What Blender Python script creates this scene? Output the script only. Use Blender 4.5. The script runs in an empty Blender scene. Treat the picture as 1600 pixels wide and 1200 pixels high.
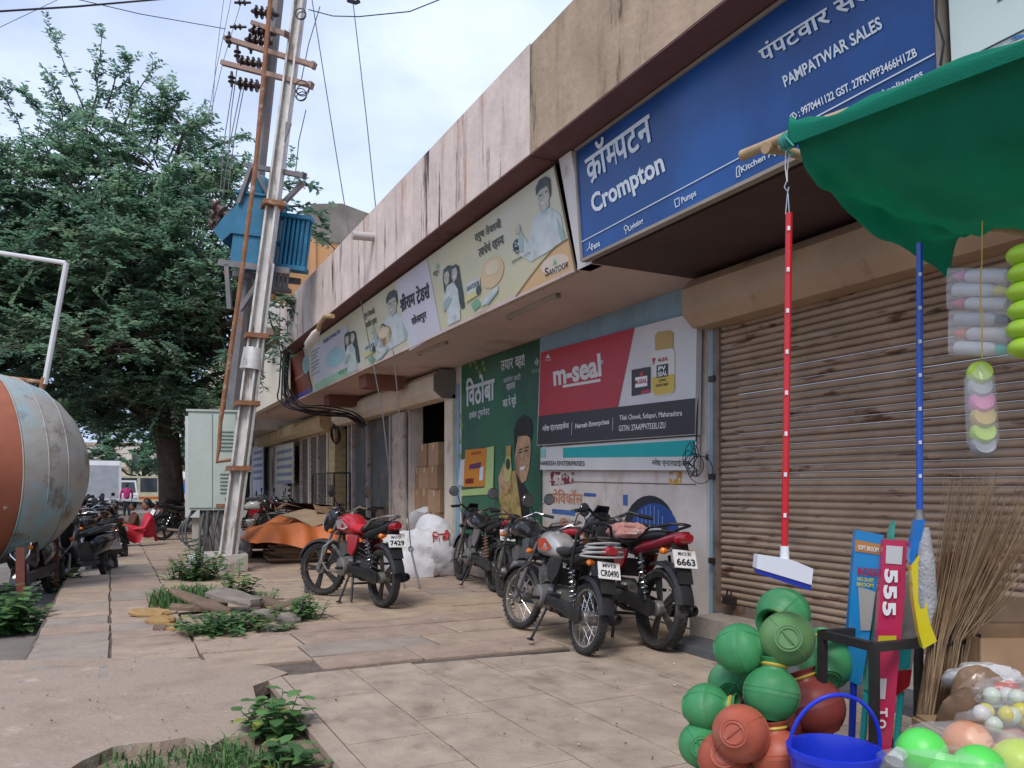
import bpy, bmesh, math, random
from mathutils import Vector, Matrix
random.seed(7)
R = math.radians
SC = bpy.context.scene
COL = SC.collection
# ---------------------------------------------------------------- camera
CAM_H, FPX, HORIZ, YAW = 1.28, 1230.0, 762.0, R(27.05)
cam = bpy.data.cameras.new('camera')
cam.sensor_width = 36.0
cam.lens = FPX / 1600 * 36
cam.shift_y = (HORIZ - 600) / 1600
cam.clip_start, cam.clip_end = 0.05, 3000
cam_o = bpy.data.objects.new('camera', cam)
COL.objects.link(cam_o)
cam_o.location = (0, 0, CAM_H)
cam_o.rotation_euler = (R(90), 0, -YAW)
SC.camera = cam_o
# ---------------------------------------------------------------- sky, sun, exposure
SUN_EL, SUN_AZ = R(52), R(222)       # azimuth clockwise from +Y
w = bpy.data.worlds.new('World'); SC.world = w; w.use_nodes = True
nt = w.node_tree; nt.nodes.clear()
def wn(t, **k):
    n = nt.nodes.new(t)
    for a, b in k.items(): setattr(n, a, b)
    return n
out = wn('ShaderNodeOutputWorld'); bg = wn('ShaderNodeBackground')
sky = wn('ShaderNodeTexSky', sky_type='NISHITA', sun_disc=False, sun_elevation=SUN_EL, sun_rotation=SUN_AZ)
sky.air_density, sky.dust_density = 1.0, 3.0
tc = wn('ShaderNodeTexCoord'); mp = wn('ShaderNodeMapping'); mp.inputs['Scale'].default_value = (1.0, 1.0, 2.0)
nz = wn('ShaderNodeTexNoise'); nz.inputs['Scale'].default_value = 1.5; nz.inputs['Detail'].default_value = 7; nz.inputs['Roughness'].default_value = .52
nz2 = wn('ShaderNodeTexNoise'); nz2.inputs['Scale'].default_value = 2.6; nz2.inputs['Detail'].default_value = 6
rp = wn('ShaderNodeValToRGB'); rp.color_ramp.elements[0].position = .36; rp.color_ramp.elements[1].position = .62
cr = wn('ShaderNodeValToRGB')
cr.color_ramp.elements[0].position = .36; cr.color_ramp.elements[0].color = (3.3, 4.1, 6.3, 1)
cr.color_ramp.elements[1].position = .62; cr.color_ramp.elements[1].color = (5.7, 6.5, 8.3, 1)
mx = wn('ShaderNodeMixRGB')
L = nt.links.new
L(tc.outputs['Generated'], mp.inputs['Vector']); L(mp.outputs['Vector'], nz.inputs['Vector']); L(mp.outputs['Vector'], nz2.inputs['Vector'])
L(nz.outputs['Fac'], rp.inputs['Fac']); L(nz2.outputs['Fac'], cr.inputs['Fac'])
mul = wn('ShaderNodeMath', operation='MULTIPLY_ADD'); mul.inputs[1].default_value = .35; mul.inputs[2].default_value = .62
L(rp.outputs['Color'], mul.inputs[0]); L(mul.outputs[0], mx.inputs['Fac'])
L(sky.outputs['Color'], mx.inputs['Color1']); L(cr.outputs['Color'], mx.inputs['Color2'])
L(mx.outputs['Color'], bg.inputs['Color']); bg.inputs['Strength'].default_value = .1
L(bg.outputs[0], out.inputs['Surface'])
sl = bpy.data.lights.new('sun', 'SUN'); sl.energy = 1.5; sl.angle = R(22); sl.color = (1, .96, .9)
so = bpy.data.objects.new('sun', sl); COL.objects.link(so)
sd = Vector((math.sin(SUN_AZ) * math.cos(SUN_EL), math.cos(SUN_AZ) * math.cos(SUN_EL), math.sin(SUN_EL)))
so.rotation_euler = sd.to_track_quat('Z', 'Y').to_euler(); so.location = sd * 60
SC.view_settings.view_transform = 'Standard'; SC.view_settings.look = 'None'
SC.view_settings.gamma = 1; SC.view_settings.exposure = 0.72
SC.view_settings.use_curve_mapping = False
# ---------------------------------------------------------------- pixel -> place
cY, sY = math.cos(YAW), math.sin(YAW)
def ray(u, v):                       # direction with forward depth 1
    a = (u - 800) / FPX; b = (HORIZ - v) / FPX
    return Vector((sY + cY * a, cY - sY * a, b))
CAMP = Vector((0, 0, CAM_H))
def D(u, v, d): return CAMP + ray(u, v) * d
def G(u, v, z=0.0):                  # on the ground at height z
    r = ray(u, v); return CAMP + r * ((z - CAM_H) / r.z)
def WX(u, v, X):                     # on the facade-parallel plane x = X
    r = ray(u, v); return CAMP + r * (X / r.x)
def PL(u, v, p, n):
    r = ray(u, v); return CAMP + r * ((p - CAMP).dot(n) / r.dot(n))
# ---------------------------------------------------------------- materials
MATS = {}
def M(name, col, rough=.7, metal=0, var=.14, vs=2.5, col2=None, thr=(.52, .66), cs=3.0, stretch=None,
      bump=0, bs=40, spec=.4, trans=0, alpha=1, coat=0, col3=None, thr3=(.6, .7), cs3=9, emit=0, aniso=None):
    if name in MATS: return MATS[name]
    m = bpy.data.materials.new(name); m.use_nodes = True; t = m.node_tree; b = t.nodes['Principled BSDF']
    def n(ty, **k):
        o = t.nodes.new(ty)
        for a, c in k.items(): setattr(o, a, c)
        return o
    lk = t.links.new
    geo = n('ShaderNodeNewGeometry')
    c4 = tuple(col) + (1,)
    no = n('ShaderNodeTexNoise'); no.inputs['Scale'].default_value = vs; no.inputs['Detail'].default_value = 8; no.inputs['Roughness'].default_value = .6
    lk(geo.outputs['Position'], no.inputs['Vector'])
    mr = n('ShaderNodeMapRange'); mr.inputs[1].default_value = .3; mr.inputs[2].default_value = .7
    mr.inputs[3].default_value = 1 - var; mr.inputs[4].default_value = 1 + var
    lk(no.outputs['Fac'], mr.inputs[0])
    cur = None
    def mixin(prev, c2, th, sc):
        mpn = n('ShaderNodeMapping')
        if stretch: mpn.inputs['Scale'].default_value = stretch
        lk(geo.outputs['Position'], mpn.inputs['Vector'])
        n2 = n('ShaderNodeTexNoise'); n2.inputs['Scale'].default_value = sc; n2.inputs['Detail'].default_value = 9; n2.inputs['Roughness'].default_value = .65
        lk(mpn.outputs[0], n2.inputs['Vector'])
        r2 = n('ShaderNodeMapRange', interpolation_type='SMOOTHSTEP'); r2.inputs[1].default_value = th[0]; r2.inputs[2].default_value = th[1]
        lk(n2.outputs['Fac'], r2.inputs[0])
        mm = n('ShaderNodeMixRGB'); lk(r2.outputs[0], mm.inputs['Fac'])
        if prev is None: mm.inputs['Color1'].default_value = c4
        else: lk(prev, mm.inputs['Color1'])
        mm.inputs['Color2'].default_value = tuple(c2) + (1,)
        return mm.outputs[0]
    if col2: cur = mixin(cur, col2, thr, cs)
    if col3: cur = mixin(cur, col3, thr3, cs3)
    ml = n('ShaderNodeMixRGB', blend_type='MULTIPLY'); ml.inputs['Fac'].default_value = 1
    if cur is None: ml.inputs['Color1'].default_value = c4
    else: lk(cur, ml.inputs['Color1'])
    lk(mr.outputs[0], ml.inputs['Color2']); lk(ml.outputs[0], b.inputs['Base Color'])
    b.inputs['Roughness'].default_value = rough; b.inputs['Metallic'].default_value = metal
    b.inputs['Specular IOR Level'].default_value = spec
    if trans: b.inputs['Transmission Weight'].default_value = trans
    if coat: b.inputs['Coat Weight'].default_value = coat; b.inputs['Coat Roughness'].default_value = .12
    if alpha < 1: b.inputs['Alpha'].default_value = alpha
    if bump:
        n3 = n('ShaderNodeTexNoise'); n3.inputs['Scale'].default_value = bs; n3.inputs['Detail'].default_value = 6
        lk(geo.outputs['Position'], n3.inputs['Vector'])
        bp = n('ShaderNodeBump'); bp.inputs['Strength'].default_value = bump; bp.inputs['Distance'].default_value = .02
        lk(n3.outputs['Fac'], bp.inputs['Height']); lk(bp.outputs[0], b.inputs['Normal'])
    MATS[name] = m
    return m
# ---------------------------------------------------------------- mesh builder
class MB:
    def __init__(s): s.v = []; s.f = []; s.mi = []; s.cur = 0
    def m(s, i): s.cur = i; return s
    def add(s, vs, fs):
        o = len(s.v); s.v += [tuple(x) for x in vs]
        for f in fs: s.f.append(tuple(i + o for i in f)); s.mi.append(s.cur)
        return s
    def box(s, x0, x1, y0, y1, z0, z1, j=0):
        vs = [(x, y, z) for z in (z0, z1) for y in (y0, y1) for x in (x0, x1)]
        if j: vs = [tuple(c + random.uniform(-j, j) for c in p) for p in vs]
        return s.add(vs, [(0, 2, 3, 1), (4, 5, 7, 6), (0, 1, 5, 4), (2, 6, 7, 3), (0, 4, 6, 2), (1, 3, 7, 5)])
    def obox(s, c, ax, ay, az):
        c = Vector(c); ax = Vector(ax); ay = Vector(ay); az = Vector(az)
        vs = [c + ax * i + ay * j + az * k for k in (-1, 1) for j in (-1, 1) for i in (-1, 1)]
        return s.add(vs, [(0, 2, 3, 1), (4, 5, 7, 6), (0, 1, 5, 4), (2, 6, 7, 3), (0, 4, 6, 2), (1, 3, 7, 5)])
    def bar(s, a, b, w, h=None, up=(0, 0, 1)):
        a = Vector(a); b = Vector(b); h = h or w; d = (b - a)
        l = d.length
        if l < 1e-6: return s
        d /= l; x = d.cross(Vector(up))
        if x.length < 1e-3: x = d.cross(Vector((1, 0, 0)))
        x.normalize(); z = x.cross(d)
        return s.obox((a + b) / 2, x * w / 2, d * l / 2, z * h / 2)
    def tube(s, pts, r, n=8, closed=False, cap=True):
        pts = [Vector(p) for p in pts]; m = len(pts)
        rs = r if isinstance(r, (list, tuple)) else [r] * m
        rings = []; up = Vector((.13, .21, .97)).normalized(); px = None
        for i, p in enumerate(pts):
            if closed: t = pts[(i + 1) % m] - pts[i - 1]
            else: t = pts[min(i + 1, m - 1)] - pts[max(i - 1, 0)]
            if t.length < 1e-9: t = Vector((0, 0, 1))
            t.normalize()
            if px is None:
                x = t.cross(up)
                if x.length < .1: x = t.cross(Vector((1, 0, 0)))
            else: x = px - t * px.dot(t)
            if x.length < 1e-6: x = t.orthogonal()
            x.normalize(); px = x; y = t.cross(x)
            rings.append([p + (x * math.cos(a) + y * math.sin(a)) * rs[i] for a in [2 * math.pi * k / n for k in range(n)]])
        vs = [p for q in rings for p in q]; fs = []
        for i in range(m if closed else m - 1):
            j = (i + 1) % m
            for k in range(n):
                k2 = (k + 1) % n; fs.append((i * n + k, i * n + k2, j * n + k2, j * n + k))
        if cap and not closed: fs += [tuple(range(n - 1, -1, -1)), tuple((m - 1) * n + k for k in range(n))]
        return s.add(vs, fs)
    def cyl(s, a, b, r0, r1=None, n=14): return s.tube([a, b], [r0, r0 if r1 is None else r1], n)
    def lathe(s, prof, o=(0, 0, 0), ax=(0, 0, 1), n=24, cap=True, a0=0, a1=2 * math.pi):
        o = Vector(o); ax = Vector(ax).normalized(); x = ax.orthogonal().normalized(); y = ax.cross(x)
        m = len(prof); vs = []
        for (r, h) in prof:
            for k in range(n):
                a = a0 + (a1 - a0) * k / n; vs.append(o + ax * h + (x * math.cos(a) + y * math.sin(a)) * r)
        fs = [(i * n + k, i * n + (k + 1) % n, (i + 1) * n + (k + 1) % n, (i + 1) * n + k) for i in range(m - 1) for k in range(n)]
        if cap: fs += [tuple(range(n - 1, -1, -1)), tuple((m - 1) * n + k for k in range(n))]
        return s.add(vs, fs)
    def ell(s, c, rx, ry, rz, n=14, m=9, jit=0):
        c = Vector(c); vs = [c + Vector((0, 0, -rz))]
        for i in range(1, m):
            a = -math.pi / 2 + math.pi * i / m
            for k in range(n):
                b = 2 * math.pi * k / n; q = 1 + random.uniform(-jit, jit)
                vs.append(c + Vector((rx * math.cos(a) * math.cos(b) * q, ry * math.cos(a) * math.sin(b) * q, rz * math.sin(a) * q)))
        vs.append(c + Vector((0, 0, rz))); L_ = len(vs) - 1; fs = []
        for k in range(n): fs.append((0, 1 + (k + 1) % n, 1 + k)); fs.append((L_, L_ - n + k, L_ - n + (k + 1) % n))
        for i in range(m - 2):
            for k in range(n):
                a = 1 + i * n + k; b = 1 + i * n + (k + 1) % n; fs.append((a, b, b + n, a + n))
        return s.add(vs, fs)
    def loft(s, secs, n=16, e=2.6):      # sections along local x: (x, zc, hw, hh[, yc])
        vs = []
        for q in secs:
            x, zc, hw, hh = q[:4]; yc = q[4] if len(q) > 4 else 0
            for k in range(n):
                a = 2 * math.pi * k / n; ca, sa = math.cos(a), math.sin(a)
                vs.append((x, yc + hw * math.copysign(abs(ca) ** (2 / e), ca), zc + hh * math.copysign(abs(sa) ** (2 / e), sa)))
        m = len(secs)
        fs = [(i * n + k, i * n + (k + 1) % n, (i + 1) * n + (k + 1) % n, (i + 1) * n + k) for i in range(m - 1) for k in range(n)]
        fs += [tuple(range(n - 1, -1, -1)), tuple((m - 1) * n + k for k in range(n))]
        return s.add(vs, fs)
    def prism(s, poly, off):             # polygon (3d points) extruded by vector
        off = Vector(off); n = len(poly); p = [Vector(q) for q in poly]
        return s.add(p + [q + off for q in p], [tuple(range(n - 1, -1, -1)), tuple(range(n, 2 * n))] + [(i, (i + 1) % n, n + (i + 1) % n, n + i) for i in range(n)])
    def torus(s, c, ax, Rr, r, N=28, n=8):
        c = Vector(c); ax = Vector(ax).normalized(); x = ax.orthogonal().normalized(); y = ax.cross(x)
        return s.tube([c + (x * math.cos(a) + y * math.sin(a)) * Rr for a in [2 * math.pi * k / N for k in range(N)]], r, n, closed=True)
    def xf(s, mat): s.v = [tuple(mat @ Vector(p)) for p in s.v]; return s
    def mesh(s, name, mat, smooth=True, ang=40):
        me = bpy.data.meshes.new(name); me.from_pydata(s.v, [], s.f)
        for q in (mat if isinstance(mat, (list, tuple)) else [mat]): me.materials.append(q)
        if isinstance(mat, (list, tuple)): me.polygons.foreach_set('material_index', s.mi)
        bm = bmesh.new(); bm.from_mesh(me); bmesh.ops.recalc_face_normals(bm, faces=bm.faces)
        if smooth:
            ca = R(ang)
            for f in bm.faces: f.smooth = True
            for e_ in bm.edges:
                if len(e_.link_faces) == 2 and e_.calc_face_angle(0) > ca: e_.smooth = False
        bm.to_mesh(me); bm.free(); me.update()
        return me
    def build(s, name, mat, parent=None, smooth=True, ang=40):
        o = bpy.data.objects.new(name, s.mesh(name, mat, smooth, ang)); COL.objects.link(o)
        if parent is not None: o.parent = parent
        return o
def tag(o, label=None, cat=None, group=None, kind=None):
    if label: o['label'] = label
    if cat: o['category'] = cat
    if group: o['group'] = group
    if kind: o['kind'] = kind
    return o
def thing(name, label, cat, loc=(0, 0, 0), rz=0, group=None):
    o = bpy.data.objects.new(name, None); COL.objects.link(o); o.empty_display_size = .1
    o.location = loc; o.rotation_euler = (0, 0, rz)
    return tag(o, label, cat, group)
def copy_tree(o, parent=None):
    c = o.copy(); COL.objects.link(c); c.parent = parent
    for ch in list(o.children): copy_tree(ch, c)
    return c
def share(name, me, parent, loc=(0, 0, 0), rot=(0, 0, 0), scale=(1, 1, 1)):
    o = bpy.data.objects.new(name, me); COL.objects.link(o); o.parent = parent
    o.location = loc; o.rotation_euler = rot; o.scale = scale
    return o
def rooted(o, parent):
    if parent is not None: o.matrix_parent_inverse = Matrix.Translation(-Vector(parent.location))
    return o
# ---------------------------------------------------------------- lettering
GCACHE = {}
def glyphs(body, bold=0.0, half=0.0):
    """mesh of a string (unit size) as (verts, faces); half>0 cuts that fraction off the right side"""
    key = (body, bold, half)
    if key in GCACHE: return GCACHE[key]
    sc = TSCENE
    c = bpy.data.curves.new('t', 'FONT'); c.body = body; c.offset = bold; c.resolution_u = 3
    o = bpy.data.objects.new('t', c); sc.collection.objects.link(o)
    sc.view_layers[0].update(); dg = sc.view_layers[0].depsgraph; dg.update()
    me = bpy.data.meshes.new_from_object(o.evaluated_get(dg))
    bm = bmesh.new(); bm.from_mesh(me)
    bpy.data.objects.remove(o); bpy.data.curves.remove(c); bpy.data.meshes.remove(me)
    if half and bm.verts:
        xs = [q.co.x for q in bm.verts]; cut = min(xs) + (max(xs) - min(xs)) * (1 - half)
        bmesh.ops.bisect_plane(bm, geom=bm.verts[:] + bm.edges[:] + bm.faces[:], plane_co=(cut, 0, 0), plane_no=(1, 0, 0), clear_outer=True)
    bm.verts.index_update()
    vs = [tuple(q.co) for q in bm.verts]; fs = [tuple(q.index for q in f.verts) for f in bm.faces]
    bm.free(); GCACHE[key] = (vs, fs); return vs, fs
TSCENE = bpy.data.scenes.new('text_bench')
def compose(tokens, bold=0.0):
    """tokens: plain strings, '/x' = half form of x, '^' = reph over previous, '_' = ra-stroke under previous"""
    items = []; pend = ''
    for tk in tokens:
        if tk in ('_', '^'): items[-1][1] += tk
        elif tk == '\u093f': pend = tk
        elif tk != ' ' and items and items[-1][0] != ' ' and all(c in '\u0902\u0947\u0948\u0941\u0942\u0949\u093e\u094b\u0940' for c in tk): items[-1][0] += tk
        else: items.append([pend + tk, '']); pend = ''
    V, F, x = [], [], 0.0
    for tk, fl in items:
        if tk == ' ': x += .3; continue
        half = .28 if tk[0] == '/' else 0
        vs, fs = glyphs(tk.lstrip('/'), bold, half)
        if not vs: continue
        x0 = min(p[0] for p in vs); x1 = max(p[0] for p in vs)
        o = len(V); V += [(p[0] - x0 + x, p[1], 0) for p in vs]; F += [tuple(i + o for i in f) for f in fs]
        a, b = x, x + min(x1 - x0, .62); mid = (a + b) / 2
        for c in fl:
            if c == '_': q = [(mid - .16, -.02), (mid + .04, .1), (mid + .08, .05), (mid - .1, -.08)]
            else: q = [(b - .2, .62), (b - .16, .76), (b - .04, .8), (b - .04, .74), (b - .11, .71), (b - .14, .62)]
            o = len(V); V += [(p[0], p[1], 0) for p in q]; F.append(tuple(range(o, o + len(q))))
        x += x1 - x0 - (.0 if half else .012)
    return V, F
def letter_on(parent, plane, body, p0, p1, ptop, mat, bold=0.0, off=.006, name='lettering'):
    """lay text so that its box runs p0 (bottom left) -> p1 (bottom right), ptop = top left; pixels on plane=(point, normal)"""
    deva = isinstance(body, list)
    vs, fs = compose(body, min(bold, .008)) if deva else glyphs(body, bold)
    if not vs: return None
    A, B, T = [PL(q[0], q[1], *plane) for q in (p0, p1, ptop)]
    ex = B - A; ey = T - A
    x0 = min(p[0] for p in vs); x1 = max(p[0] for p in vs); y0 = min(p[1] for p in vs); y1 = max(p[1] for p in vs)
    n = plane[1].normalized()
    if n.dot(CAMP - plane[0]) < 0: n = -n
    mb = MB(); k = bold - .008                 # heavy Devanagari: a few shifted strikes instead of an outline offset
    for i, (sx, sy) in enumerate(((-1, -.6), (1, .6), (1, -.6), (-1, .6)) if deva and k > .003 else ((0, 0),)):
        mb.add([A + ex * ((p[0] + sx * k * 1.1 - x0) / (x1 - x0)) + ey * ((p[1] + sy * k * 1.1 - y0) / (y1 - y0)) + n * (off + i * .0007) for p in vs], fs)
    return rooted(mb.build(name, mat, parent, smooth=False), parent)
def print_on(parent, plane, px, mat, off=.004, name='printed_shape'):
    n = plane[1].normalized()
    if n.dot(CAMP - plane[0]) < 0: n = -n
    mb = MB(); ps = [PL(a, b, *plane) + n * off for a, b in px]
    mb.add(ps, [tuple(range(len(ps)))])
    return rooted(mb.build(name, mat, parent, smooth=False), parent)
def oval(cx, cy, rx, ry, n=18, sh=0.0):
    return [(cx + rx * math.cos(2 * math.pi * k / n), cy + ry * math.sin(2 * math.pi * k / n) + sh * rx * math.cos(2 * math.pi * k / n)) for k in range(n)]
# ================================================================ setting
XW, CX, CZ, FX, FZ0, FZ1, YS = 4.71, 3.47, 3.11, 3.07, 4.02, 4.91, 5.69
m_dirt = M('earth', (.21, .16, .115), .95, var=.3, vs=4, col2=(.28, .22, .165), bump=.6, bs=25)
m_road = M('road_dirt', (.17, .15, .13), .95, var=.2, vs=.7, col2=(.24, .2, .17), thr=(.45, .6), cs=.5, bump=.4, bs=30)
m_base = M('joint_dirt', (.12, .095, .075), .95, var=.3, vs=8, bump=.5)
flag_m = [M('flag_tan', (.35, .265, .195), .85, var=.2, vs=3.5, col2=(.24, .19, .16), thr=(.56, .72), cs=5, bump=.35, bs=30, col3=(.42, .36, .31), thr3=(.58, .7), cs3=11),
          M('flag_pink', (.32, .235, .18), .85, var=.2, vs=3.5, col2=(.23, .175, .145), thr=(.55, .7), cs=4, bump=.35, bs=26, col3=(.4, .33, .28), thr3=(.6, .7), cs3=14),
          M('flag_sand', (.37, .28, .195), .85, var=.2, vs=4, col2=(.27, .2, .155), thr=(.55, .7), cs=6, bump=.35, bs=34),
          M('flag_grey', (.29, .24, .195), .85, var=.16, vs=3, col2=(.22, .18, .15), thr=(.52, .7), cs=5, bump=.3, bs=30)]
m_slab = M('screed', (.33, .255, .195), .9, var=.2, vs=2.2, col2=(.27, .21, .175), thr=(.5, .68), cs=2.2, bump=.45, bs=28, col3=(.40, .335, .275), thr3=(.56, .72), cs3=5)
m_tile = M('shahabad_tile', (.36, .285, .22), .8, var=.22, vs=4, col2=(.26, .2, .15), thr=(.5, .68), cs=4.5, stretch=(1, .5, 1), bump=.3, bs=45, col3=(.17, .125, .09), thr3=(.62, .74), cs3=3)
g = MB(); g.add([(-1500, -1500, -.17), (1500, -1500, -.17), (1500, 1500, -.17), (-1500, 1500, -.17)], [(0, 1, 2, 3)])
tag(g.build('ground', m_road), kind='structure')
# pavement under-bed: slightly recessed so that joints read dark
pv = MB()
pv.box(-.58, 4.7, 5.45, 13.0, -.3, -.022); pv.box(-.06, 4.7, 13.0, 16.5, -.3, -.022); pv.box(.18, 4.7, 16.5, 45, -.3, -.018)
PAVE = tag(pv.build('pavement', m_base, smooth=False), kind='structure')
def flag(x0, x1, y0, y1, par, mats, z=0.0, skew=0.0, t=.05, gp=.013):
    q = random.uniform
    c = [(x0 + gp, y0 + gp), (x1 - gp, y0 + gp), (x1 - gp, y1 - gp), (x0 + gp, y1 - gp)]
    dz = q(-.006, .005); tx, ty = q(-.004, .004), q(-.004, .004)
    c = [(a + q(-.010, .010), b + q(-.010, .010) + skew * a) for a, b in c]
    top = [(a, b, z + dz + tx * (1 if i in (1, 2) else -1) + ty * (1 if i > 1 else -1)) for i, (a, b) in enumerate(c)]
    cx = sum(p[0] for p in c) / 4; cy = sum(p[1] for p in c) / 4
    mid = [(cx + (a - cx) * 1.012, cy + (b - cy) * 1.012, zz - .006) for (a, b, zz) in top]
    bot = [(a, b, z - t) for a, b in c]
    mb = MB(); mb.add(top + mid + bot, [(0, 1, 2, 3)] + [(i + 4, (i + 1) % 4 + 4, (i + 1) % 4, i) for i in range(4)] + [(i + 8, (i + 1) % 4 + 8, (i + 1) % 4 + 4, i + 4) for i in range(4)])
    return mb.build('flagstone', random.choice(mats), par, smooth=False)
nfl = 0
y = 6.55
while y < 27:
    h = random.choice([.42, .48, .55, .6, .5])
    x = .62
    while x < 4.55:
        l = random.choice([.55, .8, .95, 1.15, 1.35]); x1 = min(x + l, 4.68)
        if 4.68 - x1 < .35: x1 = 4.68
        flag(x, x1, y, y + h, PAVE, flag_m[:3] + flag_m[:3] + flag_m, skew=-.035); nfl += 1
        x = x1
    y += h
# transition courses between the tile platform and the flag rows
for (x, x1, y, y1) in [(.62, 1.35, 5.95, 6.5), (1.35, 2.1, 5.62, 6.05), (2.1, 3.3, 5.6, 6.05), (3.3, 4.68, 5.45, 6.05), (1.35, 2.4, 6.05, 6.52), (2.4, 3.2, 6.05, 6.5), (3.2, 4.68, 6.05, 6.5)]:
    flag(x, x1, y, y1, PAVE, flag_m, skew=-.03)
y = 5.95
while y < 27:                          # two left-hand columns
    h = random.choice([.45, .5, .55, .6])
    for (a, b) in ((-.56, 0.0), (0.0, .62)):
        if a < 0 and y > 12.9:
            if y > 16.0: continue
            a = -.05 + .0; continue
        if y > 16.3 and a < .1: a = .2
        flag(a, b, y, y + h, PAVE, flag_m[:2] + flag_m[3:])
    y += h
# broken concrete apron in the left foreground
def gp(l, z=0): return [G(u, v, z) for u, v in l]
ap = gp([(-260, 1035), (0, 1033), (150, 1029), (300, 1030), (420, 1042), (450, 1052), (395, 1073), (402, 1100), (385, 1130), (398, 1148), (352, 1153), (330, 1166), (290, 1153), (250, 1160), (214, 1162), (176, 1168), (150, 1180), (128, 1190), (108, 1203), (60, 1240), (-300, 1300)])
mb = MB(); mb.prism([(p.x, p.y, .004) for p in ap], (0, 0, -.09))
tag(mb.build('concrete_apron', m_slab, smooth=False), kind='structure')
mb = MB(); mb.prism([(p.x * 1.0, p.y, -.09) for p in gp([(-300, 1130), (395, 1080), (520, 1080), (620, 1400), (-300, 1500)])], (0, 0, .035))
tag(mb.build('earth_bed', m_dirt, smooth=False), kind='structure')
# tiled platform on the right foreground
tp = MB(); tp.prism([(.93, -1.5, -.3), (4.7, -1.5, -.3), (4.7, 5.12, -.3), (3.2, 5.3, -.3), (1.6, 5.5, -.3), (.95, 5.42, -.3)], (0, 0, .282))
PLAT = tag(tp.build('tiled_platform', M('platform_side', (.2, .165, .135), .95, var=.3, vs=6, bump=.6, bs=20), smooth=False), kind='structure')
xs = [.93, 1.04, 1.5, 1.96, 2.42, 2.88, 3.34, 3.8, 4.26, 4.69]
ye = lambda x: 5.47 - max(0, x - 1.5) * .115
for i in range(len(xs) - 1):
    y = ye(xs[i])
    off = .23 if i % 2 else 0
    y1 = y; k = 0
    while y1 > 1.2:
        y0 = y1 - (.46 + (off if k == 0 else 0)) * (1.9 if i == 0 else 1)
        q = .004
        mb = MB(); zz = random.uniform(-.0025, .0025)
        sh = -.115 if (k == 0 and xs[i] > 1.5) else 0
        e_ = .0016; t = [(xs[i] + q, y0 + e_, zz), (xs[i + 1] - q, y0 + e_, zz + random.uniform(-.002, .002)), (xs[i + 1] - q, y1 - e_ + sh * .46, zz), (xs[i] + q, y1 - e_, zz)]
        mb.add(t + [(a, b, -.04) for a, b, c in t], [(0, 1, 2, 3)] + [(j + 4, (j + 1) % 4 + 4, (j + 1) % 4, j) for j in range(4)])
        mb.build('floor_tile', m_tile, PLAT, smooth=False)
        y1 = y0; k += 1
# ---------------------------------------------------------------- shop buildings
m_pink = M('pink_limewash', (.64, .53, .475), .9, var=.16, vs=2.6, col2=(.40, .26, .20), thr=(.52, .68), cs=1.7, stretch=(2.2, 2.2, .22), bump=.3, bs=14, col3=(.07, .052, .042), thr3=(.575, .66), cs3=2.3)
m_cem = M('stained_cement', (.40, .30, .21), .92, var=.22, vs=1.8, col2=(.26, .19, .13), thr=(.48, .66), cs=1.4, stretch=(2, 2, .4), bump=.4, bs=14, col3=(.065, .048, .036), thr3=(.57, .69), cs3=1.9)
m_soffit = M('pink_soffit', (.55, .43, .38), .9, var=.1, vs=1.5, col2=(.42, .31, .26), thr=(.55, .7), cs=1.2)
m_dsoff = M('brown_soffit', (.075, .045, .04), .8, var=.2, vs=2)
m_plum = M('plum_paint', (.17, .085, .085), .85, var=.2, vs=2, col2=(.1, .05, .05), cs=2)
m_wall = M('dirty_white_wall', (.62, .55, .49), .9, var=.14, vs=2, col2=(.46, .35, .27), thr=(.5, .7), cs=2.5, stretch=(1, 1, .6), bump=.25, bs=18, col3=(.3, .2, .16), thr3=(.66, .74), cs3=6)
m_blue = M('pale_blue_paint', (.24, .38, .47), .8, var=.15, vs=4, col2=(.5, .42, .34), thr=(.6, .68), cs=6)
m_cream = M('cream_paint', (.66, .58, .46), .85, var=.12, vs=2, col2=(.4, .29, .2), thr=(.58, .72), cs=2.5, stretch=(1, 1, .5), bump=.2)
m_hood = M('hood_sheet', (.44, .31, .20), .7, var=.14, vs=2, col2=(.22, .13, .085), thr=(.58, .7), cs=3, bump=.15, bs=10)
m_slat = M('rusty_slat', (.345, .245, .17), .6, metal=.0, var=.2, vs=3, col2=(.115, .05, .026), thr=(.55, .66), cs=2.6, stretch=(1, 1, 5.0), bump=.1, bs=30, col3=(.43, .35, .28), thr3=(.6, .72), cs3=2.0)
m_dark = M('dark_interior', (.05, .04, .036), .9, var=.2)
m_black = M('black_paint', (.02, .02, .022), .5, var=.2)
m_frame = M('weathered_frame', (.42, .37, .32), .8, var=.2, vs=5, col2=(.2, .13, .09), thr=(.55, .66), cs=6)
def yu(u, X=XW): return WX(u, 700, X).y
# near building (bare cement bay with the big shutter)
B1 = thing('cement_shop_building', 'bare cement shop bay with wide rusty rolling shutter on the right', 'building', (XW, 2, 0))
def part(name, mat, par, fn, smooth=False):
    mb = MB(); fn(mb); o = mb.build(name, mat, par, smooth=smooth)
    o.matrix_parent_inverse = Matrix.Translation(-Vector(par.location)) if par.location.length else Matrix()
    return o
part('parapet', m_cem, B1, lambda b: (b.box(FX, FX + .16, -4, YS, FZ0, FZ1), b.box(FX + .16, 9, -4, YS, FZ0 + .12, FZ0 + .24)))
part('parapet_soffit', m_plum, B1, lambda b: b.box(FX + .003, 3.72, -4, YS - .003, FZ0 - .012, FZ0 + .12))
part('upper_wall', m_cem, B1, lambda b: b.box(3.62, 3.8, -4, YS - .05, CZ + .1, FZ0 - .015))
part('canopy', m_dsoff, B1, lambda b: b.box(CX + .03, XW + .1, -4, 5.42, CZ, CZ + .1))
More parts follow.
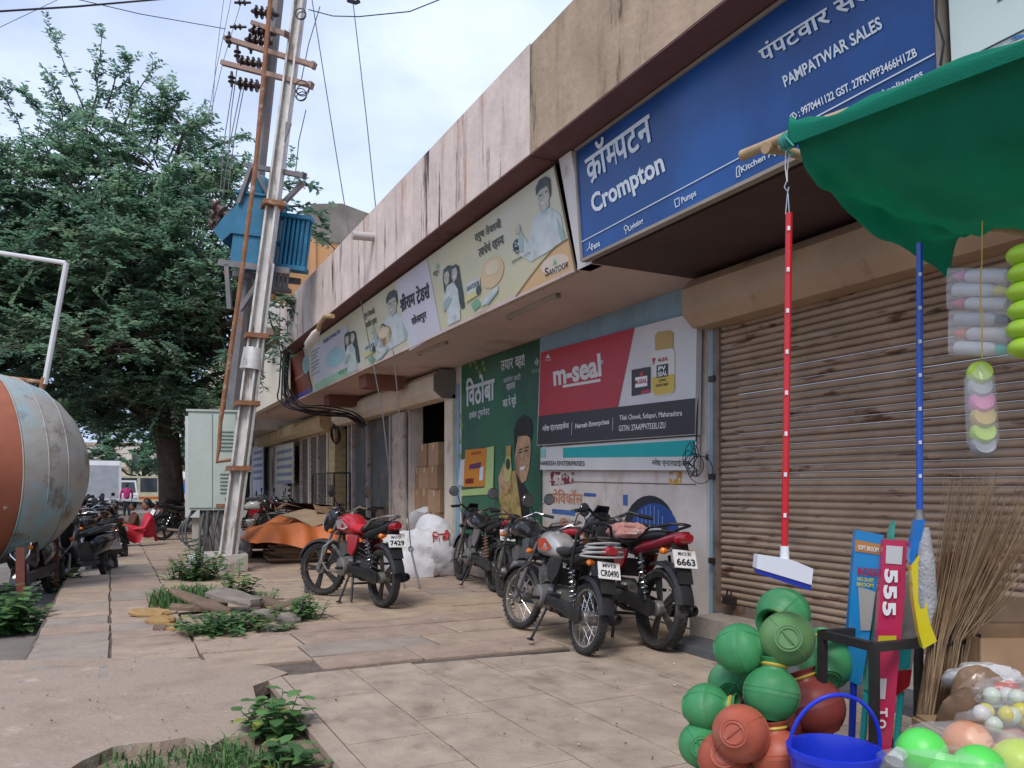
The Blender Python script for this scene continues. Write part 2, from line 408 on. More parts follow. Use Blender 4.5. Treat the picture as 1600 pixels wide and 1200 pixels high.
part('wall', m_wall, B1, lambda b: (b.box(XW, XW + .25, 5.30, 5.42, 0, CZ - .002), b.box(XW, XW + .25, -4, 1.75, 0, CZ - .002), b.box(XW, XW + .25, 1.75, 5.30, 2.98, CZ - .002)))
part('pilaster_fin', M('white_paint', (.7, .68, .66), .8, var=.08, col2=(.45, .38, .34), thr=(.6, .72)), B1, lambda b: b.prism([(3.50, 5.44, CZ + .0), (3.31, 5.44, FZ0 - .02), (3.62, 5.44, FZ0 - .02), (3.62, 5.44, CZ)], (0, .19, 0)))
SH = part('shutter', M('shutter_rail', (.2, .15, .12), .7, var=.3, vs=6, col2=(.1, .05, .03)), B1, lambda b: (b.box(XW - .05, XW + .05, 5.22, 5.295, .2, 2.75), b.box(XW - .05, XW + .05, 1.76, 1.84, .2, 2.75), b.box(XW - .015, XW + .03, 1.85, 5.21, .2, .29)))
sm = MB(); prof = [(.014, 0), (-.012, .006), (-.026, .021), (-.025, .038), (-.012, .049), (.014, .0545)]
sm.add([(a, yy, z) for yy in (-1.685, 1.685) for a, z in prof], [(i, i + 1, i + 7, i + 6) for i in range(5)])
SLAT = sm.mesh('slat', m_slat, smooth=True, ang=70)
for k in range(46):
    o = share('slat', SLAT, SH, (XW - .002 + random.uniform(-.003, .003), 3.53, .29 + k * .0555), (0, random.uniform(-.02, .02), 0))
part('shutter_hood', m_hood, B1, lambda b: b.prism([(XW + .04, 5.36, 2.66), (XW - .22, 5.36, 2.66), (XW - .33, 5.36, 2.76), (XW - .33, 5.36, 2.98), (XW - .26, 5.36, 3.06), (XW + .04, 5.36, 3.06)], (0, -3.65, 0)))
part('shutter_lock', M('old_iron', (.06, .05, .045), .5, metal=.6), SH, lambda b: (b.box(XW - .10, XW - .03, 5.02, 5.12, .30, .36), b.tube([(XW - .07, 5.04, .36), (XW - .07, 5.05, .42), (XW - .07, 5.09, .42), (XW - .07, 5.10, .36)], .008)))
for z in (.62, 1.35, 2.2): part('rail_bracket', M('old_iron', (.06, .05, .045)), B1, lambda b: b.box(XW - .07, XW - .02, 5.26, 5.33, z, z + .05))
part('blue_jamb', m_blue, B1, lambda b: b.box(XW - .012, XW - .002, 5.30, 5.385, .02, 2.66))
part('threshold', M('threshold_cement', (.34, .29, .25), .9, var=.2, vs=4, bump=.3), B1, lambda b: (b.box(4.36, XW + .2, 1.2, 5.24, -.1, .2), b.box(4.33, 4.36, 1.2, 5.2, -.1, .215)))
part('step_slab', M('black_slate', (.085, .09, .095), .6, var=.25, vs=6, bump=.2), B1, lambda b: b.box(3.97, 4.33, 1.2, 5.15, -.03, .055))
part('roof', m_cem, B1, lambda b: b.box(3.8, 12, -4, YS, 3.9, 4.0))
# far building (pink, long)
YE = 16.45
B2 = thing('pink_shop_building', 'long pink stained shop row with open storefronts under a canopy', 'building', (XW, 10, 0))
part('parapet', m_pink, B2, lambda b: (b.box(FX, FX + .16, YS + .004, YE, FZ0, FZ1 + .02), b.box(FX + .16, 9, YS + .004, YE, FZ0 + .12, FZ0 + .24)))
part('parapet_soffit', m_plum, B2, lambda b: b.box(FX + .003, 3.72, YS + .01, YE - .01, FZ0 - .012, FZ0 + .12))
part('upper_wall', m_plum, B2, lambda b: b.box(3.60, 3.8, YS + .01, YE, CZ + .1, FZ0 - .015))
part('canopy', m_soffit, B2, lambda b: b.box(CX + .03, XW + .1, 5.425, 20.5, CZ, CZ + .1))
part('roof', m_cem, B2, lambda b: b.box(3.8, 12, YS + .01, 21, 3.9, 4.0))
ya = [yu(u) for u in (712, 700, 640, 612, 548, 536, 522, 460, 400)]
def w2(b):
    b.box(XW, XW + .25, 5.425, ya[0], 0, CZ - .002)
    b.box(XW, XW + .25, ya[2], ya[3] - .25, 0, 2.75)
    b.box(XW, XW + .25, ya[0], ya[6], 2.75, CZ - .002)
    b.box(XW, XW + .25, ya[6], 30, 2.6, CZ - .002)
    b.box(XW, XW + .25, ya[7] + .6, 45, 0, 2.6)
part('wall', m_wall, B2, w2)
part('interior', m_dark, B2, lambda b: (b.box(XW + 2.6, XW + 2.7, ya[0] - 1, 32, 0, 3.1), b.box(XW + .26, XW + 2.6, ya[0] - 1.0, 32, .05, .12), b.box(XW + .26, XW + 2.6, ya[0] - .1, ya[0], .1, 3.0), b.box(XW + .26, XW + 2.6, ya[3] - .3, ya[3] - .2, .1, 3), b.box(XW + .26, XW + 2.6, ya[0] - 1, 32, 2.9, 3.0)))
part('pillar', m_cream, B2, lambda b: b.box(XW - .06, XW + .2, ya[0] - .02, ya[1], 0, 2.7))
part('blue_beam', m_blue, B2, lambda b: (b.box(XW - .05, XW - .002, 5.46, yu(846, XW - .03), 2.86, CZ - .004)))
part('blue_jamb', m_blue, B2, lambda b: b.box(XW - .011, XW - .002, ya[0] - .16, ya[0] - .02, .05, 2.86))
part('shutter_hood', m_cream, B2, lambda b: b.prism([(XW + .04, ya[0] + .02, 2.66), (XW - .22, ya[0] + .02, 2.66), (XW - .34, ya[0] + .02, 2.76), (XW - .34, ya[0] + .02, 2.98), (XW - .26, ya[0] + .02, 3.06), (XW + .04, ya[0] + .02, 3.06)], (0, ya[5] - ya[0] - .3, 0)))
part('hood_end', M('grey_sheet', (.2, .19, .17), .8, var=.2), B2, lambda b: b.prism([(XW + .04, ya[0] - .02, 2.64), (XW - .23, ya[0] - .02, 2.64), (XW - .36, ya[0] - .02, 2.75), (XW - .36, ya[0] - .02, 2.99), (XW - .27, ya[0] - .02, 3.075), (XW + .04, ya[0] - .02, 3.075)], (0, .035, 0)))
part('shutter_hood', M('yellow_hood', (.55, .42, .24), .8, var=.18, vs=3, col2=(.3, .2, .1)), B2, lambda b: b.prism([(XW + .04, ya[6], 2.62), (XW - .22, ya[6], 2.62), (XW - .34, ya[6], 2.72), (XW - .34, ya[6], 2.93), (XW - .26, ya[6], 3.02), (XW + .04, ya[6], 3.02)], (0, ya[8] - ya[6] - 2, 0)))
for (u, wd) in ((612, .09), (552, .09), (546, .07), (575, .03)):
    part('door_frame', m_frame, B2, lambda b: b.box(XW - .04, XW + .06, yu(u) - wd / 2, yu(u) + wd / 2, .1, 2.68))
part('door_leaf', m_frame, B2, lambda b: b.box(XW - .09, XW - .04, ya[2] + .05, ya[3] - .3, .12, 2.62))
part('window_poster', M('faded_poster', (.075, .08, .075), .5, var=.4, vs=2.2, col2=(.2, .13, .1), thr=(.5, .62), cs=1.6), B2, lambda b: b.box(XW + .05, XW + .07, ya[3] + .05, ya[4] - .05, .9, 2.65))
part('window_glass', M('window_glass', (.2, .2, .2), .1, var=.0, alpha=.10, spec=.3), B2, lambda b: b.box(XW + .0, XW + .006, ya[3] + .05, ya[4] - .05, .3, 2.65))
part('yellow_pillar', M('yellow_stone', (.5, .38, .2), .85, var=.2, vs=6), B2, lambda b: [b.box(XW - .06, XW + .2, ya[6] - .3, ya[6] + .25, z, z + .145) for z in [.1 + .15 * i for i in range(17)]])
for k in range(5):
    yk = ya[6] + .5 + k * 1.0
    part('shutter_panel', M('brown_shutter', (.13, .1, .085), .8, var=.2, vs=6, stretch=(1, 1, 1), col2=(.2, .15, .12), cs=8), B2, lambda b: [b.box(XW + .0 + .012 * (i % 2), XW + .03 + .012 * (i % 2), yk + .06, yk + .92, .2 + i * .08, .2 + i * .08 + .078) for i in range(30)])
    part('shutter_post', m_frame if k % 2 else m_cream, B2, lambda b: b.box(XW - .05, XW + .08, yk - .07, yk + .05, .05, 2.62))
part('drain_spout', M('spout_pvc', (.42, .38, .36), .6, var=.2), B2, lambda b: b.tube([PL(590, 371, Vector((FX + .05, 0, 0)), Vector((1, 0, 0))), PL(590, 371, Vector((FX + .05, 0, 0)), Vector((1, 0, 0))) + Vector((-.34, .0, -.02))], .055, 10), smooth=True)
# box beams and tube lights under the canopy
m_bb = M('red_brown_board', (.2, .085, .06), .8, var=.15)
for (u, v, d, wd) in ((572, 606, 12.6, .64), (514, 629, 15.4, .64)):
    p = D(u, v, d); part('soffit_beam', m_bb, B2, lambda b: b.box(p.x, p.x + wd, p.y, p.y + .4, CZ - .21, CZ - .002))
for (a, b_) in (((795, 496), (872, 461)), ((655, 553), (697, 535))):
    A = G(a[0], a[1], CZ - .02); Bq = G(b_[0], b_[1], CZ - .02)
    part('tube_light', M('grimy_tube', (.4, .34, .3), .6), B2, lambda b: (b.bar(A, Bq, .05, .035), b.bar(A, A + (Bq - A) * .03, .06, .06), b.bar(Bq + (A - Bq) * .03, Bq, .06, .06)))
# lamp on the parapet's far corner
LP = thing('outdoor_tube_lamp', 'old white lamp fitting hanging from curved arm at the parapet end', 'lamp', PL(520, 492, Vector((FX, 0, 0)), Vector((1, 0, 0))))
lp = [PL(u, v, Vector((FX - .12, 0, 0)), Vector((1, 0, 0))) for u, v in ((520, 494), (508, 494), (500, 505), (497, 516))]
part('arm', M('ochre_pipe', (.45, .3, .16), .7), LP, lambda b: b.tube(lp, .035, 8), True)
hd = PL(479, 543, Vector((FX - .12, 0, 0)), Vector((1, 0, 0)))
part('lamp_head', M('lamp_white', (.7, .66, .58), .5, var=.15), LP, lambda b: b.tube([lp[-1], lp[-1] + (hd - lp[-1]) * .25, lp[-1] + (hd - lp[-1]) * .8, hd], [.04, .07, .075, .03], 10), True)
# orange block behind, cream building beyond
B3 = thing('orange_block', 'orange upper storey with grey stained cap behind the pink parapet', 'building', (5, 18, 4))
m_or = M('orange_wall', (.52, .28, .13), .9, var=.14, vs=1.2, col2=(.42, .2, .09), thr=(.52, .7), cs=1.2, bump=.2)
part('wall', m_or, B3, lambda b: b.box(3.97, 9, 17.4, 24, 3.9, 6.75))
part('stained_cap', M('grey_cap', (.2, .18, .16), .95, var=.3, vs=2, col2=(.42, .34, .27), thr=(.58, .68), cs=2.2, bump=.4), B3, lambda b: b.prism([(3.93, 17.36, 6.74), (9, 17.36, 6.74), (9, 17.36, 7.35), (6.2, 17.36, 7.3), (4.6, 17.36, 7.62), (3.93, 17.36, 7.5)], (0, 6.7, 0)))
part('corner_pier', m_or, B3, lambda b: b.box(3.9, 4.02, 17.33, 17.6, 3.9, 6.74))
for y_ in (18.2, 19.4, 20.6): part('niche', m_dark, B3, lambda b: b.prism([(3.96, y_, 4.2), (3.96, y_ + .5, 4.2), (3.96, y_ + .25, 5.0)], (.05, 0, 0)))
B4 = thing('cream_far_building', 'cream building front with plain canopy band beyond the pink row', 'building', (4, 20, 3))
part('canopy_band', M('cream_band', (.62, .56, .47), .85, var=.08, vs=1), B4, lambda b: b.box(3.15, 3.3, YE + .02, 21.5, CZ, 4.35))
part('canopy_slab', m_soffit, B4, lambda b: b.box(3.3, XW + .1, 20.51, 21.5, CZ, CZ + .1))
part('upper_wall', m_cream, B4, lambda b: b.box(3.9, 9, 24.1, 44, 3, 6.5))
part('air_conditioner', M('ac_white', (.6, .58, .53), .6), B4, lambda b: (b.box(2.75, 3.1, YE + .1, YE + .9, 4.55, 5.1), [b.box(2.74, 2.75, YE + .14, YE + .86, 4.6 + i * .05, 4.62 + i * .05) for i in range(9)]))
part('shop_front', M('far_front', (.45, .4, .34), .85, var=.25, vs=1.2, col2=(.12, .07, .06), thr=(.5, .6), cs=1.4, stretch=(1, 1, .2)), B4, lambda b: b.box(XW - .03, XW - .005, 26, 44, 0, 2.6))
# ================================================================ signboards and posters
vin = dict(rough=.36, var=.08, vs=1.5, bump=.10, bs=3.0)
m_white = M('print_white', (.78, .78, .78), **vin)
m_ink = M('print_ink', (.02, .025, .035), **vin)
def sign_plane(a, b, c):
    return (a, (b - a).cross(c - a).normalized())
def board(par, plane, px, mat, th=.05, name='panel'):
    ps = [PL(u, v, *plane) for u, v in px]; n = plane[1].normalized()
    if n.dot(CAMP - plane[0]) < 0: n = -n
    mb = MB(); mb.prism(ps, -n * th); return mb.build(name, mat, par, smooth=False)
def frame(par, plane, px, mat, w=.03):
    ps = [PL(u, v, *plane) for u, v in px]; mb = MB(); n = plane[1].normalized()
    for i in range(len(ps)): mb.bar(ps[i], ps[(i + 1) % len(ps)], w, w, up=n)
    return mb.build('frame', mat, par, smooth=False)
# ---- Crompton board (leans out at the top)
pB = G(911, 407, CZ + .0); pA = Vector((3.33, pB.y, 3.985))
NC = Vector((pA.z - pB.z, 0, -(pA.x - pB.x))).normalized()
PC = (Vector((pB.x, 0, pB.z)), NC)
CR = thing('blue_signboard', 'long blue shop signboard with white Crompton lettering above the shutter', 'signboard')
m_cb = M('print_blue', (.008, .058, .22), .32, var=.1, vs=1.2, col2=(.012, .085, .30), thr=(.4, .65), cs=.6)
m_lt = M('print_pale', (.62, .68, .72), **vin)
edge = [(889, 232), (911, 407), (1471, 118), (1448, -150)]
e3 = [PL(*q, *PC) for q in edge]
y_r = PL(1471, 118, *PC).y
n_ = NC if NC.dot(CAMP - PC[0]) > 0 else -NC
mb = MB(); zt = 3.985; tx = pB.x + (pA.x - pB.x) * (zt - pB.z) / (pA.z - pB.z)
mb.prism([(pB.x, pB.y, pB.z), (pB.x, y_r, pB.z), (tx, y_r, zt), (tx, pB.y, zt)], -n_ * .05)
mb.build('panel', m_cb, CR, smooth=False)
fr = MB(); cs = [Vector((pB.x, pB.y + .01, pB.z)), Vector((pB.x, y_r, pB.z)), Vector((tx, y_r, zt)), Vector((tx, pB.y + .01, zt))]
for i in range(4): fr.bar(cs[i] - n_ * .02, cs[(i + 1) % 4] - n_ * .02, .022, .07, up=n_)
fr.build('frame', M('sign_frame', (.3, .26, .22), .6, var=.2), CR, smooth=False)
T = lambda *a, **k: letter_on(CR, PC, *a, **k)
T(['क', '_', 'ॉ', '/म', 'प', 'ट', 'न'], (921, 290), (1022, 223), (913, 236), m_lt, bold=.022)
T('Crompton', (930, 343), (1043, 277), (922, 306), m_lt, bold=.03)
T('Fans', (926, 391), (939, 384), (924, 382), m_lt, bold=.02)
T('Lighting', (984, 364), (1007, 350), (982, 354), m_lt, bold=.02)
T('Pumps', (1067, 321), (1090, 308), (1065, 309), m_lt, bold=.02)
T('Kitchen Appliances', (1160, 273), (1262, 217), (1158, 261), m_lt, bold=.02)
T('Home Appliances', (1339, 176), (1444, 122), (1337, 163), m_lt, bold=.02)
T('PAMPATWAR SALES', (1228, 137), (1381, 44), (1223, 120), m_lt, bold=.025)
T(['प', 'ं', 'प', 'ट', 'व', 'ा', 'र', ' ', 'स', 'े', '/ल', 'स'], (1193, 100), (1395, -25), (1184, 72), m_lt, bold=.018)
T(': 9970441122 GST. 27FKVPP3466H1ZB', (1250, 183), (1435, 88), (1247, 171), m_lt, bold=.022)
def strokes(par, pl, segs, mat, w=.008, off=.006, name='printed_line'):
    mb = MB(); n = pl[1].normalized()
    if n.dot(CAMP - pl[0]) < 0: n = -n
    for a, b in segs: mb.bar(PL(*a, *pl) + n * off, PL(*b, *pl) + n * off, w, .002, up=n)
    return mb.build(name, mat, par, smooth=False)
strokes(CR, PC, [((910, 378), (1462, 84))], m_lt, .007)
strokes(CR, PC, [((922, 378), (922, 386)), ((922, 386), (918, 392)), ((922, 386), (927, 391)), ((979, 352), (983, 356)), ((983, 356), (979, 361)), ((979, 361), (976, 356)), ((976, 356), (979, 352)), ((979, 362), (979, 366)),
                 ((1055, 313), (1062, 309)), ((1062, 309), (1063, 321)), ((1063, 321), (1057, 324)), ((1057, 324), (1055, 313)), ((1152, 262), (1157, 259)), ((1157, 259), (1156, 268)), ((1156, 268), (1158, 275)), ((1158, 275), (1152, 277)), ((1152, 277), (1152, 262))], m_lt, .006, name='icon')
strokes(CR, PC, [((1236, 181), (1241, 176)), ((1241, 176), (1246, 180)), ((1246, 180), (1244, 187)), ((1244, 187), (1238, 188)), ((1238, 188), (1236, 181)), ((1239, 179), (1243, 186))], m_lt, .006, name='icon')
# next board (white) to the right
mb = MB(); y2 = y_r - .05
NB = thing('white_signboard', 'white and pale green signboard at the right edge above the green net', 'signboard')
mb.prism([(pB.x, y2, pB.z), (pB.x, y2 - 3, pB.z), (tx, y2 - 3, zt), (tx, y2, zt)], -n_ * .05)
mb.build('panel', M('print_mint', (.60, .70, .66), .4, var=.06, vs=1, col2=(.74, .75, .74), thr=(.45, .6), cs=.8), NB, smooth=False)
strokes(NB, PC, [((1480, 108), (1640, 28))], m_ink, .008)
letter_on(NB, PC, ['म', 'ो', '.'], (1566, 88), (1612, 62), (1562, 72), M('print_blue2', (.05, .2, .5), **vin), bold=.03)
print_on(NB, PC, [(1558, 4), (1563, -6), (1580, -14), (1568, -2)], m_ink)
cb = MB(); cb.tube([PL(1470, -40, *PC) + n_ * .03, PL(1472, 30, *PC) + n_ * .04, PL(1486, 70, *PC) + n_ * .05, PL(1478, 105, *PC) + n_ * .04], .006, 6)
tag(cb.build('loose_cable', m_black), 'thin black cable hanging between blue and white signboards', 'cable')
# ---- Santoor board
qB = G(900, 424, CZ); qT = Vector((3.30, qB.y, 3.965))
NS = Vector((qT.z - qB.z, 0, -(qT.x - qB.x))).normalized()
PS = (Vector((qB.x, 0, qB.z)), NS)
SA = thing('cream_signboard', 'very long cream soap signboard with name of traders along pink parapet', 'signboard')
ns = NS if NS.dot(CAMP - PS[0]) > 0 else -NS
yl = PL(490, 612, *PS).y; yr = qB.y
def slope(y, z): return Vector((qB.x + (qT.x - qB.x) * (z - qB.z) / (qT.z - qB.z), y, z))
m_sc = M('print_cream', (.60, .58, .38), .4, var=.05, vs=1, col2=(.62, .62, .52), thr=(.4, .65), cs=.7)
mb = MB(); mb.prism([slope(yr, CZ), slope(yl, CZ), slope(yl, 3.965), slope(yr, 3.965)], -ns * .05)
mb.build('panel', m_sc, SA, smooth=False)
mb = MB()
for i in range(4):
    mb.bar(slope(yr, CZ) - ns * (.03 + .0) + Vector((0, -.02 - .0, 0)), slope(yr, 3.965) - ns * .03 + Vector((0, -.02, 0)), .03, .09, up=ns)
mb.bar(slope(yr, CZ) - ns * .03, slope(yl, CZ) - ns * .03, .02, .06, up=ns)
mb.build('frame', M('sign_wood', (.33, .26, .17), .7, var=.2), SA, smooth=False)
def S(px, mat, off=.004, name='printed_shape'): return print_on(SA, PS, px, mat, off, name)
def ST(*a, **k): return letter_on(SA, PS, *a, **k)
m_peach = M('print_peach', (.66, .44, .22), **vin); m_lil = M('print_lilac', (.60, .60, .66), **vin)
m_teal = M('print_teal_shadow', (.33, .47, .45), **vin); m_skinp = M('print_skin', (.50, .47, .40), .38, var=.22, vs=14)
m_hair = M('print_hair', (.05, .075, .075), .38, var=.4, vs=12); m_shirt = M('print_shirt', (.58, .64, .64), .38, var=.15, vs=6, col2=(.40, .52, .50), thr=(.52, .66), cs=5); m_sgr = M('print_soap_green', (.20, .42, .27), **vin)
m_navy = M('print_navy', (.015, .03, .06), **vin); m_yel = M('print_yellow', (.66, .62, .28), **vin)
# right corner wave, logo
S([(807, 463), (820, 445), (840, 420), (860, 396), (885, 374), (889, 373), (899, 419)], m_peach)
S(oval(868, 412, 22, 14, sh=-.3), M('print_peach_light', (.70, .60, .48), **vin), .006)
strokes(SA, PS, [((807, 463), (825, 438)), ((825, 438), (845, 412)), ((845, 412), (868, 386)), ((868, 386), (888, 373))], M('print_brown', (.25, .16, .05), **vin), .012, .008)
def santoor(bx, by, w, s):
    ST('S', (bx, by), (bx + w * .16, by - w * .05), (bx - w * .02, by - w * .36), m_navy, bold=.01, off=.009)
    ST('ANTOOR', (bx + w * .17, by - w * .05), (bx + w, by - w * .42), (bx + w * .165, by - w * .30), m_navy, bold=.008, off=.009)
    S([(bx + w * .33, by - w * .48), (bx + w * .40, by - w * .78), (bx + w * .52, by - w * .55)], m_sgr, .008)
santoor(853, 432, 36, 1)
def man(cx, top, h, flip=1):
    f = h / 140.0
    X = lambda a, b: (cx + a * f, top + b * f - a * f * .45)
    S([X(-20, 70), X(-6, 58), X(14, 62), X(34, 86), X(42, 140), X(-24, 150), X(-46, 128), X(-50, 96), X(-44, 80), X(-38, 94), X(-30, 112)], m_shirt, .006)
    S([X(26, 84), X(42, 128), X(36, 142), X(30, 120)], m_teal, .008)
    S([X(-44, 80), X(-50, 96), X(-46, 122), X(-40, 126), X(-38, 100)], m_teal, .008)
    S([X(-56, 72), X(-48, 66), X(-44, 74), X(-46, 84), X(-54, 84)], m_skinp, .008)
    S([X(-12, 20), X(10, 14), X(13, 36), X(8, 56), X(2, 64), X(-6, 58), X(-11, 40)], m_skinp, .008)
    S([X(-14, 26), X(-15, 10), X(-8, -2), X(4, -4), X(13, 4), X(15, 26), X(14, 42), X(11, 28), X(8, 16), X(-6, 18), X(-11, 24)], m_hair, .010)
    S([X(-5, 45), X(3, 43), X(1, 47), X(-3, 48)], M('print_smile', (.72, .72, .7), **vin), .010); S([X(-2, 26), X(1, 26), X(2, 38), X(-3, 39)], m_teal, .010)
    S([X(10, 44), X(12, 56), X(3, 66), X(-2, 62), X(6, 56)], m_teal, .009)
    S([X(-8, 28), X(-2, 27), X(-2, 30), X(-8, 31)], m_hair, .010); S([X(4, 26), X(9, 25), X(9, 28), X(4, 29)], m_hair, .010)
man(850, 280, 112)
man(613, 456, 84)
def women(cx, top, h):
    f = h / 100.0
    X = lambda a, b: (cx + a * f, top + b * f - a * f * .3)
    S([X(-16, 18), X(-15, 2), X(-6, -4), X(2, 0), X(8, -2), X(14, 4), X(17, 26), X(22, 56), X(25, 84), X(19, 86), X(13, 60), X(6, 30), X(-2, 40), X(-8, 60), X(-14, 40)], m_hair, .006)
    S([X(-8, 34), X(4, 30), X(12, 46), X(16, 78), X(17, 104), X(-6, 108), X(-8, 78), X(-16, 66), X(-12, 52)], m_shirt, .008)
    S([X(-13, 10), X(-6, 6), X(-3, 14), X(-4, 28), X(-9, 33), X(-13, 24)], m_skinp, .010)
    S([X(2, 6), X(9, 4), X(12, 14), X(10, 26), X(5, 31), X(1, 22)], m_skinp, .010)
    S([X(-14, 62), X(-4, 54), X(2, 62), X(-6, 76), X(-14, 80)], m_teal, .011)
    S([X(4, 20), X(9, 19), X(8, 23), X(5, 24)], M('print_smile', (.72, .72, .7), **vin), .012)
women(706, 416, 84)
women(548, 519, 60)
# soap and pack
def soap(cx, cy, f):
    X = lambda a, b: (cx + a * f, cy + b * f - a * f * .4)
    S([X(p[0], p[1]) for p in oval(30, -4, 20, 26)], M('print_soap', (.66, .50, .30), **vin), .006)
    S([X(p[0], p[1]) for p in oval(31, -12, 12, 13)], M('print_soap_light', (.69, .58, .42), **vin), .008)
    S([X(-14, -2), X(10, -4), X(10, 24), X(-14, 30)], m_shirt, .010)
    S([X(-14, 18), X(10, 14), X(10, 24), X(-14, 30)], m_yel, .012)
    S([X(4, 12), X(9, 8), X(12, 18), X(8, 26), X(4, 22)], m_hair, .013)
    ST('SANTOOR', X(-12, 12), X(9, 9), X(-12, 4), m_navy, bold=.01, off=.014)
    S([X(14, 38), X(40, 22), X(41, 30), X(30, 42), X(12, 48)], m_shirt, .010)
    S([X(-6, 36), X(4, 30), X(8, 36), X(12, 44), X(0, 50)], m_sgr, .009)
    S([X(18, 46), X(40, 30), X(40, 34), X(24, 48)], m_teal, .012)
soap(742, 440, .92)
soap(580, 536, .66)
# slogans
m_gr = M('print_grey_ink', (.06, .08, .07), **vin)
ST(['त', 'र', 'ु', 'ण', ' ', 'त', 'े', 'ज', '/स', 'व', 'ी'], (744, 381), (785, 359), (741, 363), m_gr, bold=.012)
ST(['/त', 'व', 'च', 'े', 'च', 'ं', ' ', 'र', 'ह', '/स', 'य'], (750, 405), (789, 383), (747, 385), m_gr, bold=.012)
ST(['त', 'र', 'ु', 'ण', ' ', 'त', 'े', 'ज', '/स', 'व', 'ी'], (569, 501), (587, 492), (567, 489), m_gr, bold=.012)
ST(['/त', 'व', 'च', 'े', 'च', 'ं', ' ', 'र', 'ह', '/स', 'य'], (573, 515), (590, 506), (571, 502), m_gr, bold=.012)
for (cx, cy, f) in ((809, 382, 1.0), (599, 511, .62)):
    S(oval(cx, cy, 7 * f, 9 * f, sh=-.3), m_navy, .006)
    ST('2x', (cx - 4 * f, cy + 4 * f), (cx + 4 * f, cy + 1 * f), (cx - 4 * f, cy - 3 * f), m_white, off=.009)
    strokes(SA, PS, [((cx - 7 * f, cy + 8 * f), (cx, cy + 14 * f)), ((cx, cy + 14 * f), (cx + 10 * f, cy + 2 * f))], m_gr, .01)
    ST(['म', 'ु', 'ल', 'ा', 'य', 'म', ' ', 'त', '/व', 'च', 'ा'], (cx - 8 * f, cy + 32 * f), (cx + 22 * f, cy + 17 * f), (cx - 9 * f, cy + 26 * f), m_gr)
# name plate in the middle
S([(618, 441), (668, 405), (690, 520), (640, 548)], m_lil, .005)
ST(['श', '_', 'ी', 'र', 'ा', 'म', ' ', 'ट', '_', 'े', 'ड', 'स', '^'], (628, 488), (673, 466), (625, 462), m_ink, bold=.035, off=.009)
ST(['स', 'ो', 'ल', 'ा', 'प', 'ु', 'र'], (645, 512), (668, 501), (643, 494), m_ink, bold=.025, off=.009)
ST(['स', 'ं', 'त', 'ू', 'र'], (678, 435), (687, 430), (677, 424), m_navy, bold=.01)
S([(681, 420), (684, 410), (688, 418)], m_sgr)
# far left: hygiene panel
S([(486, 545), (543, 507), (547, 584), (492, 611)], m_lil, .005)
S([(492, 600), (547, 571), (548, 584), (493, 611)], M('print_mint_green', (.35, .58, .40), **vin), .007)
S(oval(524, 558, 15, 15, sh=-.35), M('print_aqua', (.35, .60, .66), **vin), .008)
ST('Be Safe & Hygienic First', (507, 539), (533, 522), (506, 530), M('print_blue_ink', (.05, .07, .3), **vin), bold=.02, off=.009)
ST(['स', 'ं', 'त', 'ू', 'र'], (530, 589), (543, 582), (529, 580), m_sgr, bold=.03, off=.010)
for i in range(7):
    strokes(SA, PS, [((487, 551 + i * 6), (500 - (i % 3) * 2, 543 + i * 6))], m_gr, .012, .008)
# small brown signboard at the far end
BS = thing('brown_signboard', 'small brown and blue signboard at far end beside cream board', 'signboard')
mb = MB(); y0b, y1b = yl + .08, PL(447, 640, *PS).y
mb.prism([slope(y0b, CZ), slope(y1b, CZ), slope(y1b, 3.95), slope(y0b, 3.95)], -ns * .05); mb.build('panel', M('print_brown_board', (.22, .06, .04), **vin), BS, smooth=False)
mb = MB(); mb.prism([slope(y0b, CZ), slope(y1b, CZ), slope(y1b, CZ + .12), slope(y0b, CZ + .12)], ns * .004); mb.build('printed_shape', M('print_violet', (.08, .08, .3), **vin), BS, smooth=False)
print_on(BS, PS, oval(478, 570, 5, 14), M('print_aqua', (.35, .6, .66)), .006)
print_on(BS, PS, [(460, 592), (475, 582), (475, 585), (460, 596)], M('print_dull_pink', (.4, .2, .17), **vin))
# ---- M-seal board on the wall
PMs = (Vector((XW - .10, 0, 0)), Vector((1, 0, 0)))
MS = thing('red_signboard', 'red white and black M-seal signboard on wall above parked motorcycles', 'signboard')
board(MS, PMs, [(844, 551), (1089, 487), (1086, 679), (839, 696)], M('print_offwhite', (.60, .60, .60), **vin), .06)
def Q(px, mat, off=.004): return print_on(MS, PMs, px, mat, off)
Q([(845, 551), (992, 512), (966, 636), (842, 651)], M('print_red', (.42, .022, .035), .36, var=.1, vs=1, bump=.1, bs=3))
Q([(842, 650), (1087, 622), (1086, 678), (840, 695)], M('print_charcoal', (.028, .026, .030), **vin), .006)
def QT(*a, **k): return letter_on(MS, PMs, *a, **k)
QT('m-seal', (866, 604), (941, 588), (864, 571), M('print_silver', (.66, .66, .66), **vin), bold=.035)
strokes(MS, PMs, [((880, 604), (939, 594))], M('print_silver', (.66, .66, .66)), .03, .006)
QT('R', (940, 569), (944, 568), (940, 563), m_lt); QT('Pidilite', (853, 565), (862, 563), (853, 562), m_lt); Q([(857, 553), (861, 559), (853, 560)], m_lt, .007)
QT(['न', 'र', 'े', 'श', ' ', 'ए', 'ं', 'ट', 'र', 'प', '_', 'ा', 'इ', 'ज', 'े', 'ज'], (849, 676), (890, 671), (849, 664), m_white, bold=.015, off=.009)
QT('Naresh Enterprises', (900, 672), (953, 665), (900, 662), m_white, bold=.02, off=.009)
QT('Tilak Chowk, Solapur, Maharashtra', (969, 659), (1067, 652), (969, 649), m_white, bold=.01, off=.009)
QT('GSTIN: 27AAPPV7333L1ZU', (968, 674), (1041, 669), (968, 665), m_white, bold=.01, off=.009)
